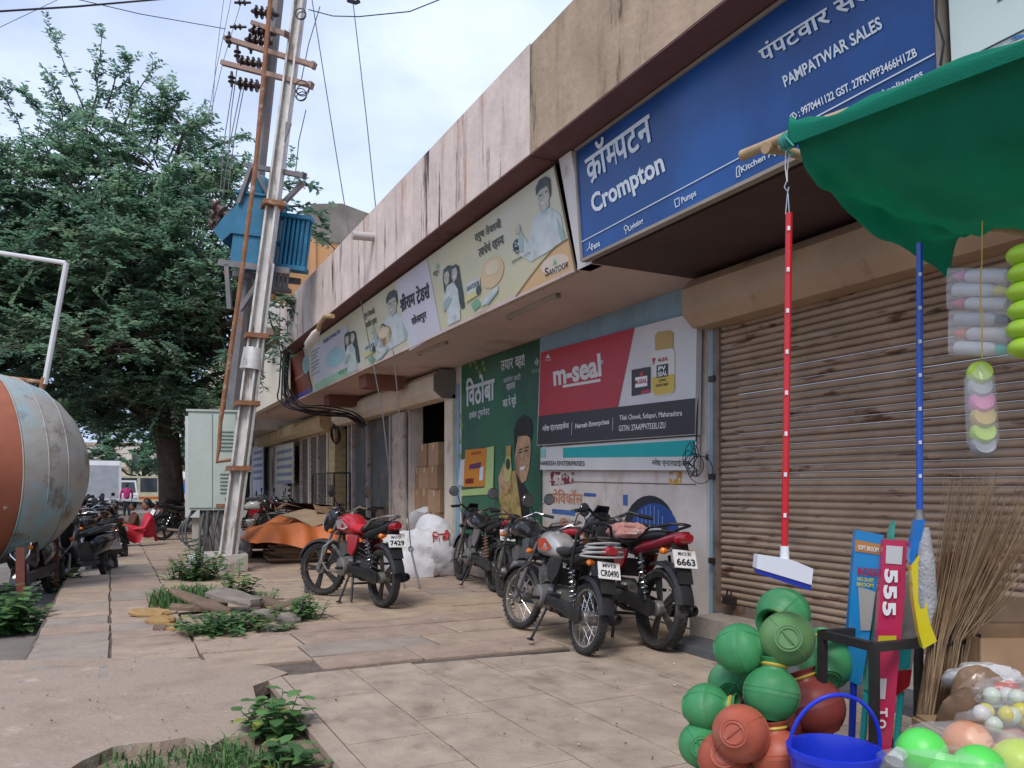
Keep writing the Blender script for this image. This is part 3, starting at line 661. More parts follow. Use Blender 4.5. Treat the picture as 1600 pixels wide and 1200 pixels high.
strokes(MS, PMs, [((895, 660), (894, 680)), ((959, 652), (958, 673))], m_lt, .006, .009)
# printed tin and pack
Q([(1024, 525), (1028, 519), (1048, 516), (1053, 520), (1052, 544), (1055, 550), (1055, 610), (1050, 616), (1025, 620), (1020, 612), (1020, 553), (1025, 547)], M('print_tin', (.66, .64, .6), **vin), .006)
Q([(1024, 525), (1028, 519), (1048, 516), (1053, 520), (1052, 544), (1025, 548)], M('print_gold', (.44, .30, .08), **vin), .008)
Q([(1020, 590), (1055, 584), (1055, 608), (1050, 614), (1025, 618), (1020, 611)], M('print_tin_yellow', (.62, .44, .06), **vin), .008)
Q([(1027, 571), (1045, 568), (1045, 588), (1027, 591)], m_ink, .009); QT('PV', (1030, 580), (1042, 578), (1030, 573), m_white, bold=.03, off=.011); QT('SEAL', (1029, 589), (1044, 586), (1029, 582), m_white, bold=.03, off=.011)
Q([(1020, 560), (1026, 559), (1022, 572)], M('print_red', (.42, .022, .035)), .009); QT('M-SEAL', (1030, 566), (1045, 563), (1030, 560), M('print_red', (.42, .022, .035)), bold=.02, off=.009)
QT('CPVC', (1031, 598), (1043, 596), (1031, 593), m_ink, bold=.02, off=.011); QT('SOLVENT CEMENT', (1026, 605), (1046, 602), (1026, 601), m_ink, bold=.02, off=.011)
Q([(988, 578), (1017, 573), (1017, 613), (988, 619)], M('print_pack', (.03, .02, .022), **vin), .010)
Q([(1003, 611), (1017, 608), (1017, 613), (1003, 616)], M('print_red', (.42, .022, .035)), .012); Q([(994, 590), (1013, 587), (1013, 603), (994, 606)], m_white, .012)
QT('M-SEAL', (994, 601), (1013, 598), (994, 594), M('print_red', (.42, .022, .035)), bold=.03, off=.014); Q(oval(1004, 585, 3, 4), M('print_red', (.42, .022, .035)), .012)
# shop name strip under it
NE = thing('white_name_board', 'narrow white and teal name board of the enterprise under red signboard', 'signboard')
PNb = (Vector((XW - .06, 0, 0)), Vector((1, 0, 0)))
board(NE, PNb, [(845, 699), (1088, 682), (1088, 735), (844, 734)], M('print_board_white', (.64, .63, .60), **vin), .04)
print_on(NE, PNb, [(880, 700), (1086, 687), (1086, 713), (880, 715)], M('print_teal', (.0, .36, .36), **vin)); print_on(NE, PNb, [(845, 701), (853, 701), (853, 715), (845, 715)], M('print_pale_teal', (.25, .5, .48), **vin))
letter_on(NE, PNb, 'NARESH ENTERPRISES', (844, 727), (914, 728), (844, 720), m_ink, bold=.01); letter_on(NE, PNb, ['न', 'र', 'े', 'श', ' ', 'ए', '/न', 'ट', 'र', 'प', '_', 'ा', 'ई', 'ज', 'े', 'स'], (1019, 729), (1078, 731), (1019, 716), m_ink, bold=.01)
# ---- green poster
GPn = thing('green_wall_poster', 'tall dark green toothpaste poster with man holding tube on wall', 'poster')
PG = (Vector((XW - .03, 0, 0)), Vector((1, 0, 0)))
ytl, ytr = yu(721, XW - .03), yu(846, XW - .03)
mb = MB(); mb.box(XW - .03, XW - .012, ytr + .02, ytl, .55, CZ - .01)
mb.build('panel', M('print_green', (.018, .085, .05), .4, var=.12, vs=1.0, col2=(.03, .14, .075), thr=(.4, .6), cs=.5), GPn, smooth=False)
def V(px, mat, off=.004): return print_on(GPn, PG, px, mat, off)
def VT(*a, **k): return letter_on(GPn, PG, *a, **k)
VT(['ि', 'व', 'ठ', 'ो', 'ब', 'ा'], (729, 635), (773, 624), (729, 593), m_lt, bold=.03)
VT(['ह', 'ब', '^', 'ल', ' ', 'ट', 'ु', 'थ', 'प', 'े', '/स', 'ट'], (734, 658), (766, 651), (734, 642), m_lt, bold=.012)
VT(['त', 'य', 'ा', 'र', ' ', '/व', 'ह', 'ा', '!'], (784, 583), (821, 574), (783, 563), m_lt, bold=.02)
VT(['अ', 'ा', 'र', 'ो', 'ग', '/य', ' ', 'स', 'ा', 'ठ', 'ी'], (787, 599), (814, 593), (787, 589), m_lt); VT(['म', 'ह', 'ा', 'र', 'ा', 'ज'], (792, 612), (806, 608), (792, 601), m_lt, bold=.015)
VT(['ज', 'ड', ' ', 'प', 'े', ' ', 'ज', 'ु', 'ड', 'े'], (787, 641), (808, 636), (786, 621), m_lt, bold=.03)
VT('VITHOBA', (831, 584), (846, 581), (831, 578), M('print_dim', (.3, .36, .3), **vin), bold=.01); V([(835, 568), (839, 558), (843, 565), (840, 572)], M('print_dim', (.3, .36, .3)))
m_leaf = M('print_leaf', (.16, .3, .08), **vin)
for (a, b) in ((735, 570), (745, 575), (755, 568), (750, 582), (720, 650), (722, 665), (720, 690), (718, 712), (742, 566), (757, 577)): V([(a - 3, b), (a, b - 5), (a + 3, b), (a, b + 4)], m_leaf)
m_sk = M('print_face', (.50, .31, .17), .38, var=.22, vs=9, col2=(.36, .2, .1), thr=(.5, .66), cs=6); m_jk = M('print_mustard', (.42, .30, .10), .38, var=.25, vs=7, col2=(.24, .15, .05), thr=(.5, .62), cs=6); m_dk = M('print_hairblack', (.012, .012, .012), **vin)
V([(781, 812), (780, 770), (786, 740), (806, 735), (817, 750), (822, 790), (822, 830), (782, 830)], m_jk)
V([(806, 735), (817, 752), (826, 770), (829, 830), (819, 830)], m_dk, .006)
V([(808, 682), (829, 680), (830, 700), (828, 730), (823, 750), (816, 755), (808, 740), (805, 715)], m_sk, .007)
V([(805, 715), (804, 672), (810, 655), (820, 648), (830, 654), (833, 672), (831, 690), (829, 684), (822, 679), (810, 682), (807, 700)], m_dk, .009)
V([(813, 731), (822, 728), (820, 733), (815, 735)], m_white, .010); V([(805, 715), (808, 740), (816, 755), (812, 735), (809, 712)], M('print_face_shade', (.33, .19, .1), **vin), .0085); V([(812, 726), (816, 724), (815, 727)], M('print_face_shade', (.33, .19, .1)), .0095)
for (x, y_) in ((814, 706), (823, 704)): V([(x - 3, y_), (x + 3, y_ - 1), (x + 3, y_ + 1), (x - 3, y_ + 2)], m_dk, .010)
V([(812, 702), (818, 700), (818, 702), (812, 704)], m_dk, .010); V([(821, 699), (827, 697), (827, 699), (821, 701)], m_dk, .010); V([(819, 707), (821, 719), (817, 721)], M('print_face_shade', (.33, .19, .1), **vin), .009)
V([(792, 712), (799, 712), (801, 735), (798, 752), (790, 752), (789, 730)], M('print_tube_yellow', (.5, .46, .16), **vin), .012)
V([(792, 697), (800, 696), (799, 712), (792, 713)], M('print_gold', (.44, .3, .08)), .012); V(oval(795, 725, 3.5, 9), M('print_green_dark', (.01, .05, .03), **vin), .014)
V([(781, 770), (780, 745), (788, 722), (790, 740), (798, 748), (800, 757), (796, 766), (789, 772)], m_sk, .010)
V([(784, 770), (796, 764), (797, 770), (785, 776)], m_jk, .011)
# paper notices pasted over the green poster
for (lab, px, mat) in (('orange paper notice taped over green wall poster', [(727, 703), (760, 700), (757, 760), (724, 761)], M('paper_orange', (.60, .23, .03), .7, var=.05)),
                       ('pale green paper behind the orange notice', [(757, 700), (772, 697), (770, 772), (721, 775), (721, 766), (757, 762)], M('paper_green', (.42, .55, .22), .7, var=.05)),
                       ('torn white paper scrap left of the orange notice', [(719, 720), (726, 717), (724, 760), (716, 757)], M('paper_white', (.6, .58, .58), .7, var=.1))):
    PP = (Vector((XW - .044 - .006 * (lab[0] == 'o'), 0, 0)), Vector((1, 0, 0)))
    pt = thing('paper_notice', lab, 'notice'); board(pt, PP, px, mat, .003, 'sheet')
    if lab[0] == 'o':
        print_on(pt, PP, [(734, 726), (752, 722), (751, 731), (733, 733)], M('paper_purple', (.12, .04, .12), .7)); print_on(pt, PP, [(728, 748), (740, 747), (740, 755), (727, 756)], M('paper_maroon', (.2, .02, .02), .7))
        print_on(pt, PP, [(736, 707), (752, 705), (752, 709), (736, 711)], M('paper_rust', (.42, .1, .02), .7)); print_on(pt, PP, [(750, 730), (756, 729), (755, 750), (749, 751)], m_lt)
# painted adverts on the lower wall
PWl = (Vector((XW, 0, 0)), Vector((1, 0, 0)))
SG = thing('painted_wall_advert', 'blue arched Steelgrip advert painted on white wall behind red motorcycle', 'advert')
arch = lambda x0, x1, yt, yb, n=14: [(x0, yb)] + [((x0 + x1) / 2 - (x1 - x0) / 2 * math.cos(math.pi * k / n), yb - (yb - yt) * math.sin(math.pi * k / n) ** .75) for k in range(1, n)] + [(x1, yb)]
print_on(SG, PWl, arch(971, 1060, 774, 861), M('advert_black', (.025, .027, .035), .7, var=.2), .004)
print_on(SG, PWl, arch(981, 1064, 786, 861), M('advert_blue', (.025, .075, .27), .7, var=.15, vs=5), .006)
strokes(SG, PWl, [((984 + i * 6.4, 861 - 0 if i > 1 else 850), (985 + i * 6.4, 786 + abs(i - 5) ** 2 * 1.9 + 3)) for i in range(1, 11)], M('advert_line', (.3, .4, .6), .7), .006, .008)
print_on(SG, PWl, [(993, 816), (1044, 822), (1043, 842), (993, 837)], M('advert_plate', (.03, .035, .04), .7), .010)
letter_on(SG, PWl, 'Steelgrip', (996, 835), (1036, 838), (996, 819), m_white, bold=.03, off=.013)
FW = thing('painted_wall_lettering', 'faded orange painted wall lettering left of blue arched advert', 'lettering')
letter_on(FW, PWl, ['फ', 'े', 'ि', 'व', 'क', 'ॉ', 'ल'], (861, 786), (911, 789), (861, 764), M('faded_orange', (.55, .23, .12), .8, var=.25, vs=20), bold=.02, off=.004)
FV = thing('painted_wall_panel', 'faded white painted panel with blue bar and elephant mark on wall', 'advert')
print_on(FV, PWl, [(863, 795), (899, 798), (899, 806), (863, 802)], M('faded_blue', (.06, .13, .33), .8, var=.2)); print_on(FV, PWl, oval(881, 818, 7, 9), M('faded_orange', (.55, .23, .12)))
print_on(FV, PWl, [(876, 820), (886, 820), (887, 830), (884, 824), (878, 824), (875, 830)], M('faded_brown', (.25, .13, .09), .8), .006)
letter_on(FV, PWl, 'FEVICOL', (866, 842), (892, 846), (866, 833), M('faded_black', (.06, .06, .07), .8), bold=.02)
for (px, lab) in ([[(913, 770), (932, 771), (932, 776), (913, 775)], 'small pale notice with blue header painted on wall'], [[(974, 773), (981, 773), (981, 790), (974, 789)], 'small pale notice with blue edge painted on wall']):
    o = print_on(None, PWl, px, M('faded_blue', (.06, .13, .33)), .005, 'painted_notice'); tag(o, lab, 'notice')
for i, (px, lab, c) in enumerate(([[(860, 737), (898, 738), (896, 755), (862, 759)], 'torn maroon poster remnant under name board', (.2, .04, .04)], [[(1046, 737), (1066, 737), (1064, 756), (1047, 757)], 'torn orange poster remnant under name board right end', (.5, .27, .05)])):
    o = print_on(None, PWl, px, M('remnant%d' % i, c, .8, var=.3, vs=12, col2=(.6, .54, .5), thr=(.5, .55), cs=9), .005, 'poster_remnant'); tag(o, lab, 'poster')
o = strokes(None, PWl, [((858, 752), (1088, 757))], M('wall_seam', (.2, .14, .11), .9), .012, .003, 'wall_seam'); tag(o, 'dark horizontal seam line across white wall below name board', 'seam')
letter_on(None, PWl, '8C', (1103, 719), (1111, 720), (1103, 709), m_ink, bold=.02, name='wall_number'); tag(bpy.data.objects['wall_number'], 'hand painted black shop number on pillar by shutter', 'number')
cb = MB()
for k in range(6):
    u0 = 1082 + random.uniform(-4, 4); pts = [WX(u0 + random.uniform(-8, 8), 690 + j * 11, XW - .13 - random.uniform(0, .03)) for j in range(6)]
    cb.tube(pts, .004, 5)
for k in range(3):
    c = WX(1076 + k * 9, 718 + k * 8, XW - .14); cb.torus(c, (1, .2 * k, .1), .08 + .02 * k, .004, 20, 5)
cb.tube([WX(1090, 495, XW - .06), WX(1091, 600, XW - .06), WX(1088, 690, XW - .1)], .008, 6)
tag(cb.build('cable_tangle', m_black), 'tangle of thin black cables at right end of red signboard', 'cable')
def smooth_path(ps, k=6):
    ps = [Vector(p) for p in ps]; out_ = []
    for i in range(len(ps) - 1):
        a, b, c, d = ps[max(i - 1, 0)], ps[i], ps[i + 1], ps[min(i + 2, len(ps) - 1)]
        for j in range(k):
            f = j / k; out_.append(.5 * ((2 * b) + (c - a) * f + (2 * a - 5 * b + 4 * c - d) * f * f + (3 * b - a - 3 * c + d) * f ** 3))
    return out_ + [ps[-1]]
# ================================================================ power pole, transformer, wires
m_galv = M('galvanised', (.5, .49, .47), .5, metal=.35, var=.2, vs=6, col2=(.22, .13, .08), thr=(.56, .66), cs=5, stretch=(3, 3, .4))
m_rust = M('rust_pipe', (.24, .11, .055), .85, var=.25, vs=8, col2=(.38, .28, .2), thr=(.55, .65), cs=5)
m_steel = M('dull_steel', (.17, .165, .17), .6, metal=.3, var=.25, vs=4, col2=(.2, .11, .07), thr=(.55, .68), cs=4)
m_pcc = M('pole_concrete', (.42, .38, .34), .85, var=.18, vs=5, col2=(.25, .19, .15), thr=(.52, .68), cs=4, stretch=(3, 3, .3), bump=.2)
m_ins = M('insulator', (.045, .03, .028), .25, var=.2)
m_tblue = M('transformer_blue', (.016, .14, .245), .5, var=.2, vs=4, col2=(.07, .085, .085), thr=(.6, .72), cs=4, stretch=(2, 2, .5))
DP = 12.35
camr = Vector((cY, -sY, 0))
p0 = G(352, 893); p1 = D(474, -40, DP + .35); p1t = p0 + (p1 - p0) * 1.13
PO = thing('power_pole', 'tall leaning white-grey steel power pole with crossarms beside transformer', 'pole', p0)
part('shaft', M('pole_white', (.50, .48, .45), .6, metal=.1, var=.2, vs=5, col2=(.28, .17, .11), thr=(.55, .66), cs=3.5, stretch=(3, 3, .35), col3=(.2, .19, .18), thr3=(.56, .68), cs3=5), PO, lambda b: [b.bar(p0 + (p1 - p0) * 0 + o_, p1t + o_ * .7, w_, h_, up=camr) for o_, w_, h_ in ((camr * .085, .20, .03), (camr * -.085, .20, .03), (Vector((0, 0, 0)), .03, .17))])
part('ladder_strip', m_galv, PO, lambda b: b.bar(p0 + Vector((.12, -.1, .05)), p0 + (p1 - p0) * .5 + Vector((.1, -.1, 0)), .05, .03))
for t in (.165, .27, .38, .60):
    c = p0 + (p1 - p0) * t; part('clamp', m_rust, PO, lambda b: b.obox(c, (.17, 0, 0), (0, .17, 0), (.0, 0, .035)))
part('collar', m_galv, PO, lambda b: b.tube([p0 + (p1 - p0) * .325, p0 + (p1 - p0) * .36], [.18, .16], 10), True)
q0 = G(338, 878); q1 = D(447, -120, DP + .74)
PO2 = thing('power_pole', 'darker second power pole leaning behind the white-grey pole', 'pole', q0)
part('shaft', m_steel, PO2, lambda b: b.tube([q0, q0 + (q1 - q0) * .5, q1], [.13, .11, .09], 8), True)
RP = thing('rusty_conduit', 'long thin rusty pipe running up beside the power poles', 'pipe', D(318, 780, DP - .2))
part('pipe', m_rust, RP, lambda b: b.tube([D(345, 655, DP - .25), D(372, 470, DP - .2), D(399, 262, DP - .1), D(424, -20, DP + .1)], .035, 8), True)
part('bend', m_rust, RP, lambda b: b.tube([D(345, 655, DP - .25), D(342, 700, DP - .25), D(339, 722, DP - .25), D(362, 718, DP - .2)], .03, 8), True)
# crossarms with insulators (on the two poles)
arms = [((352, 60), (492, 103)), ((347, 98), (488, 134)), ((395, 36), (448, 54)), ((380, 270), (476, 273))]
for i, (a, b_) in enumerate(arms):
    A = D(*a, DP + .55); Bq = D(*b_, DP + .1)
    if i == 3: A = D(384, 258, DP + .5); Bq = D(476, 275, DP)
    part('crossarm', M('arm_wood', (.3, .2, .16), .8, var=.2) if i < 3 else m_steel, PO, lambda b: (b.bar(A, Bq, .09, .07), b.bar(Bq - (Bq - A) * .03, Bq, .10, .10)))
def insul(c, ax, n=4, r=.075, ln=.34):
    ax = Vector(ax).normalized(); pr = []
    for k in range(n):
        h = ln * k / n; pr += [(r * .45, h), (r, h + ln / n * .25), (r, h + ln / n * .4), (r * .45, h + ln / n * .6)]
    return part('insulator', m_ins, PO, lambda b: b.lathe([(.02, -.06)] + pr + [(.02, ln + .05)], c, ax, 12), True)
for (u, v) in ((398, 18), (394, 48), (388, 62), (376, 96), (373, 130)): insul(D(u, v, DP + .45), (camr + Vector((0, 0, -.15))), 4, .10, .36)
for (u, v) in ((358, 68), (392, 78), (362, 130), (371, 90)): insul(D(u, v, DP + .5), (0, 0, 1), 2, .06, .14)
for (u, v) in ((372, 4), (365, 42)): insul(D(u, v, DP + .5), camr, 2, .05, .16)
for (u, v, r) in ((470, 22, .08), (472, 138, .11), (470, 148, .09)):
    part('cable_coil', m_black, PO, lambda b: (b.torus(D(u, v, DP), (.4, 1, .3), r, .008, 18, 5), b.torus(D(u + 1, v + 2, DP), (.6, .8, -.3), r * .9, .008, 18, 5)), True)
part('stub_bracket', m_steel, PO, lambda b: b.prism([D(446, 190, DP), D(455, 192, DP), D(444, 222, DP)], (.02, .04, 0)))
# support frame struts to the transformer
for (a, b_) in (((393, 262), (374, 318)), ((474, 285), (442, 318)), ((400, 268), (432, 330))):
    part('strut', m_steel, PO, lambda b: b.bar(D(*a, DP + .2), D(*b_, DP + .25), .08, .06))
# transformer: local x = image right, y = depth, z = up, rolled with the poles
TR = thing('pole_transformer', 'weathered blue pole-mounted transformer with radiator fins and bushings', 'transformer', D(404, 372, DP + .55), -YAW)
TR.rotation_euler = (0, R(7), -YAW); TR.scale = (.88, .88, .88); TR.location = D(410, 368, DP + .55)
def tp(name, mat, fn, smooth=False, par=None):
    mb = MB(); fn(mb); return mb.build(name, mat, par or TR, smooth=smooth)
tp('tank', m_tblue, lambda b: (b.box(-.42, .30, -.32, .32, -.62, .62), b.box(-.46, .34, -.36, .36, .62, .67), b.box(-.46, .34, -.36, .36, -.12, -.05)))
tp('lid_box', m_tblue, lambda b: b.prism([(-.62, -.3, -.28), (-.42, -.3, -.05), (-.40, -.3, .45), (-.62, -.3, .2), (-.80, -.3, -.1)], (0, .6, 0)))
tp('conservator', m_tblue, lambda b: b.lathe([(.05, -.3), (.16, -.28), (.16, .28), (.05, .3)], (-.06, 0, .86), (0, 1, 0), 16), True)
tp('conservator_stand', m_tblue, lambda b: b.box(-.12, .0, -.1, .1, .66, .75))
for k in range(6):
    tp('radiator_fin', m_tblue, lambda b: (b.tube([(.40 + k * .085, -.05, -.52), (.40 + k * .085, -.05, .38)], .033, 8), b.tube([(.40 + k * .085, .14, -.52), (.40 + k * .085, .14, .38)], .033, 8)), True)
tp('radiator_header', m_tblue, lambda b: b.bar((.26, 0, .40), (.90, 0, .40), .26, .07))
tp('radiator_header', m_tblue, lambda b: b.bar((.26, 0, -.55), (.90, 0, -.55), .26, .08))
tp('lower_radiator', m_steel, lambda b: ([b.tube([(.24 + k * .08, 0, -.95), (.24 + k * .08, 0, -.55)], .03, 8) for k in range(5)], b.bar((.15, 0, -.96), (.64, 0, -.96), .2, .07)))
for k in range(3):
    tp('bushing', M('porcelain_brown', (.13, .075, .065), .3, var=.15), lambda b: b.lathe([(.03, -.02), (.10, .02), (.10, .06), (.055, .08), (.055, .17), (.12, .20), (.12, .23), (.05, .25), (.05, .34), (.10, .37), (.10, .40), (.03, .43), (.03, .5)], (-.58 - .07 * k, -.1 + .16 * k, .20 - .14 * k), (-.8, 0, .62), 14), True)
tp('support_channel', m_steel, lambda b: (b.box(-.6, .7, -.4, -.33, -.74, -.63), b.box(-.6, .7, .33, .40, -.74, -.63), b.bar((-.45, -.36, -.7), (-.3, -.36, -1.5), .08), b.bar((.3, -.36, -.7), (-.12, -.36, -1.5), .08)))
# feeder pillar cabinet
CB = thing('feeder_cabinet', 'pale green metal feeder cabinet with louvres on concrete stand by pole', 'cabinet', G(330, 885), -YAW + R(14))
m_cab = M('pale_green_enamel', (.42, .48, .43), .5, var=.08, vs=3, col2=(.35, .22, .12), thr=(.64, .72), cs=3.5)
cz0, cz1 = .92, 2.50
tp('body', m_cab, lambda b: b.box(-.32, .42, -.2, .38, cz0, cz1), par=CB)
tp('roof', m_cab, lambda b: b.box(-.35, .45, -.23, .41, cz1, cz1 + .03), par=CB)
for (x0_, x1_) in ((-.30, .04), (.06, .40)):
    d_ = tp('door', m_cab, lambda b: b.box(x0_, x1_, -.222, -.202, cz0 + .04, cz1 - .04), par=CB)
    if x0_ > 0:
        for g0 in (cz0 + .28, cz1 - .62):
            for k in range(6): tp('louvre', M('louvre_dark', (.2, .25, .23), .6), lambda b: b.obox((x0_ + .2, -.228, g0 + k * .06), (.10, 0, 0), (0, .012, -.006), (0, .002, .008)), par=d_)
        tp('handle', m_black, lambda b: b.box(x0_ + .18, x0_ + .24, -.245, -.222, cz0 + .12, cz0 + .2), par=d_)
tp('rust_patch', m_rust, lambda b: b.box(.10, .26, -.2245, -.2225, cz0 + .042, cz0 + .10), par=CB)
tp('stand', m_pcc, lambda b: b.box(-.12, .3, -.12, .25, 0, cz0 - .001), par=CB)
for k in range(8):
    x_ = -.14 + k * .055
    tp('cable', M('grey_cable', (.09, .09, .09), .6), lambda b: b.tube([(x_, -.1 - .03 * (k % 3), cz0 + .01), (x_ - .05 * (k % 2), -.22 - .04 * (k % 3), .6), (x_ + random.uniform(-.1, .1), -.25 - .05 * (k % 2), .25), (x_, -.2, -.02)], .022, 6), True, par=CB)
for k in range(3):
    tp('cable_loop', M('grey_cable', (.09, .09, .09)), lambda b: b.tube(smooth_path([(-.26 + .03 * k, -.1, cz0 + .02), (-.36 - .04 * k, -.2, .65), (-.30 - .05 * k, -.24, .33 + .05 * k), (-.12, -.25, .35 + .07 * k), (.0, -.2, .75)]), .016, 6), True, par=CB)
CB2 = thing('meter_cabinet', 'narrow white cabinet standing behind the pale green feeder cabinet', 'cabinet', G(300, 874), -YAW + R(14))
tp('body', M('white_enamel', (.55, .56, .55), .5, var=.1), lambda b: b.box(-.1, .5, -.1, .3, .75, 2.55), par=CB2)
tp('stand', m_pcc, lambda b: b.box(.0, .3, .0, .2, 0, .749), par=CB2)
for z in (.95, 1.35, 1.75, 2.1, 2.4): tp('hinge', m_steel, lambda b: b.box(-.125, -.1, -.06, .0, z, z + .06), par=CB2)
tag(MB().box(p0.x - .28, p0.x + .28, p0.y - .2, p0.y + .28, -.05, .28, j=.03).build('pole_footing', m_pcc, smooth=False), 'rough concrete block at foot of white-grey power pole', 'footing')
# guy wires, overhead wires
def wire(name, lab, pts, r, mat=m_black, sag=0, cat='wire', grp=None):
    P = [Vector(p) for p in pts]
    if len(P) == 2 and sag:
        a, b = P; P = [a + (b - a) * t + Vector((0, 0, -4 * sag * t * (1 - t))) for t in [i / 14 for i in range(15)]]
    return tag(MB().tube(P, r, 5).build(name, mat), lab, cat, grp)
def guy(lab, gpx, path, d_top):
    a = G(*gpx); n = len(path); pts = [a]
    da = (a - CAMP).dot(Vector((sY, cY, 0)))
    for i, (u, v) in enumerate(path): pts.append(D(u, v, da + (d_top - da) * (i + 1) / n))
    t = thing('guy_wire', lab, 'guy wire', a, 0, 'guy wires anchored in the pavement')
    part('rod', m_steel, t, lambda b: b.tube([a, pts[1]], .013, 6), True)
    part('eye', m_steel, t, lambda b: b.torus(pts[1], (.8, .5, 0), .035, .010, 14, 5), True)
    part('wire', M('guy_strand', (.12, .11, .11), .5), t, lambda b: b.tube(pts[1:], .008, 5), True)
guy('left guy wire running down to rod in pavement by white sacks', (632, 920), [(622, 862), (612, 770), (597, 640), (560, 450), (527, 250), (486, -10), (486, -120)], 12.2)
guy('right guy wire running down to rod in pavement by white sacks', (656, 921), [(642, 858), (634, 760), (616, 560), (592, 370), (572, 180), (549, -20), (492, -140)], 12.2)
wire('overhead_wire', 'thick black overhead cable crossing top left sky', [D(-900, 60, 8.4), D(-40, 20, 9), D(120, 10, 9.3), D(280, -4, 10.4), D(478, -60, DP + .3)], .012)
wire('overhead_wire', 'thin wire from top left corner to power pole', [D(-700, -160, 9), D(100, -6, 11), D(220, 22, 11.5), D(352, 45, DP + .5)], .006)
wire('overhead_wire', 'very thin wire crossing the top left corner', [D(-800, 420, 11), D(-20, 52, 11), D(110, -10, 11), D(470, -130, DP + .4)], .004)
wire('overhead_wire', 'wavy wire from power pole to the right above the parapet', [D(482, 15, DP), D(520, 25, 12), D(560, 26, 11.5), D(640, 18, 11), D(700, -6, 10.5), D(1100, -190, 9)], .008)
for i, (a, b_) in enumerate((((350, -5), (330, 200)), ((362, -5), (318, 230)), ((378, 0), (326, 190)), ((372, 95), (356, 260)), ((364, 130), (344, 300)), ((378, 130), (348, 308)), ((382, 132), (356, 300)), ((478, 172), (462, 268)), ((500, 10), (470, 130)))):
    nm = ['leftmost', 'second', 'third', 'fourth', 'fifth', 'sixth', 'seventh', 'short', 'slanting'][i]
    wire('drop_wire', '%s thin vertical wire %s' % (nm, 'hanging right of the pole' if i > 6 else 'hanging left of the pole crossarms'), [D(*a, DP + .6), D((a[0] + b_[0]) / 2 - 3, (a[1] + b_[1]) / 2, DP + .6), D(*b_, DP + .6)], .005 if i < 3 else .008, M('guy_strand', (.12, .11, .11)), grp='thin wires around the pole top')
wire('cable_sleeve', 'black bracket with cable at the top of right guy wire', [D(543, 0, 10.9), D(556, 4, 10.9), D(562, 1, 10.9)], .03)
t = thing('cable_bundle', 'thick black cable bundle sagging under canopy by brown signboard', 'cable', D(450, 560, 15))
for k in range(9):
    o_ = Vector((random.uniform(-.08, .08), random.uniform(-.12, .12), random.uniform(-.07, .07)))
    part('cable', m_black, t, lambda b: b.tube(smooth_path([D(446, 548, 15.2) + o_, D(443, 600, 15.2) + o_, D(448, 625, 15.2) + o_ * 2, D(470, 638, 15) + o_, D(500, 642, 15.2) + o_ * 1.6, D(545, 648, 15.6) + o_, D(566, 664, 15.8) + o_]), .014, 6), True)
for k in range(3): part('coil', m_black, t, lambda b: b.torus(WX(524, 676 + 2 * k, XW - .1), (1, .15 * k, .1 * k), .24 - .02 * k, .014, 20, 5), True)
# ================================================================ tank on the left
TK = thing('metal_tank', 'huge weathered pale blue metal tank with orange dished end on posts', 'tank', G(-20, 940, -.17))
ctr = D(-24, 733, 10.1); axd = (camr * .60 + Vector((sY, cY, 0)) * .79).normalized()
m_tk = M('tank_paint', (.38, .36, .32), .75, var=.2, vs=2.2, col2=(.24, .36, .39), thr=(.46, .62), cs=1.1, bump=.35, bs=9, col3=(.17, .10, .07), thr3=(.535, .70), cs3=2.6)
m_to = M('tank_orange', (.34, .11, .06), .7, var=.15, vs=3, col2=(.6, .5, .42), thr=(.66, .70), cs=5, col3=(.22, .09, .05), thr3=(.6, .72), cs3=3)
part('barrel', m_to, TK, lambda b: b.lathe([(.01, -4.1), (1.1, -3.9), (1.22, -3.3), (1.225, -1.5), (1.225, .0)], ctr, axd, 64), True)
part('dished_end', m_tk, TK, lambda b: b.lathe([(1.20, -.02), (1.245, .0), (1.235, .08), (1.20, .28), (1.12, .5), (.98, .72), (.80, .9), (.58, 1.04), (.32, 1.13), (.01, 1.16)], ctr, axd, 64), True)
for t_, r_ in ((-.02, 1.24), (.28, 1.202), (.55, 1.098), (-1.4, 1.228)):
    part('seam', m_tk if t_ > -1 else m_to, TK, lambda b: b.torus(ctr + axd * t_, axd, r_, .008, 64, 6), True)
part('rivet_lug', m_steel, TK, lambda b: b.obox(ctr + axd * 1.16, (.05, 0, 0), (0, .05, 0), (0, 0, .04)))
m_red = M('red_oxide', (.16, .05, .035), .7, var=.25, vs=6)
for (u, v0, d) in ((32, 868, 9.3), (86, 822, 11.0), (-120, 860, 9.0)):
    a = D(u, v0 - 12, d); part('support_post', m_red, TK, lambda b: b.bar((a.x, a.y, a.z), (a.x, a.y, -.17), .09, .09, up=(1, 0, 0)))
a = D(32, 905, 9.3); part('support_beam', M('dark_beam', (.04, .035, .04), .7), TK, lambda b: (b.bar((a.x, a.y + .0, .08), D(-120, 900, 9.0) * 1 - Vector((0, 0, D(-120, 900, 9.0).z - .08)), .09, .11), b.bar((a.x + .05, a.y, .2), D(86, 905, 11.0) - Vector((0, 0, D(86, 905, 11).z - .2)), .07, .1)))
PF = thing('pipe_frame', 'thin white pipe frame rising above the tank at left edge', 'pipe frame', D(65, 600, 10.6))
part('upright', M('white_pipe', (.6, .6, .6), .5, var=.1), PF, lambda b: b.tube([D(70, 600, 10.6), D(104, 411, 10.6)], .035, 8), True)
part('top_rail', M('white_pipe', (.6, .6, .6)), PF, lambda b: b.tube([D(103, 411, 10.6), D(-60, 386, 10.6)], .032, 8), True)
part('lower_rail', m_rust, PF, lambda b: (b.tube([D(72, 598, 10.6), D(-40, 584, 10.6)], .03, 8), b.tube([D(70, 590, 10.6), D(62, 622, 10.6)], .04, 8)), True)
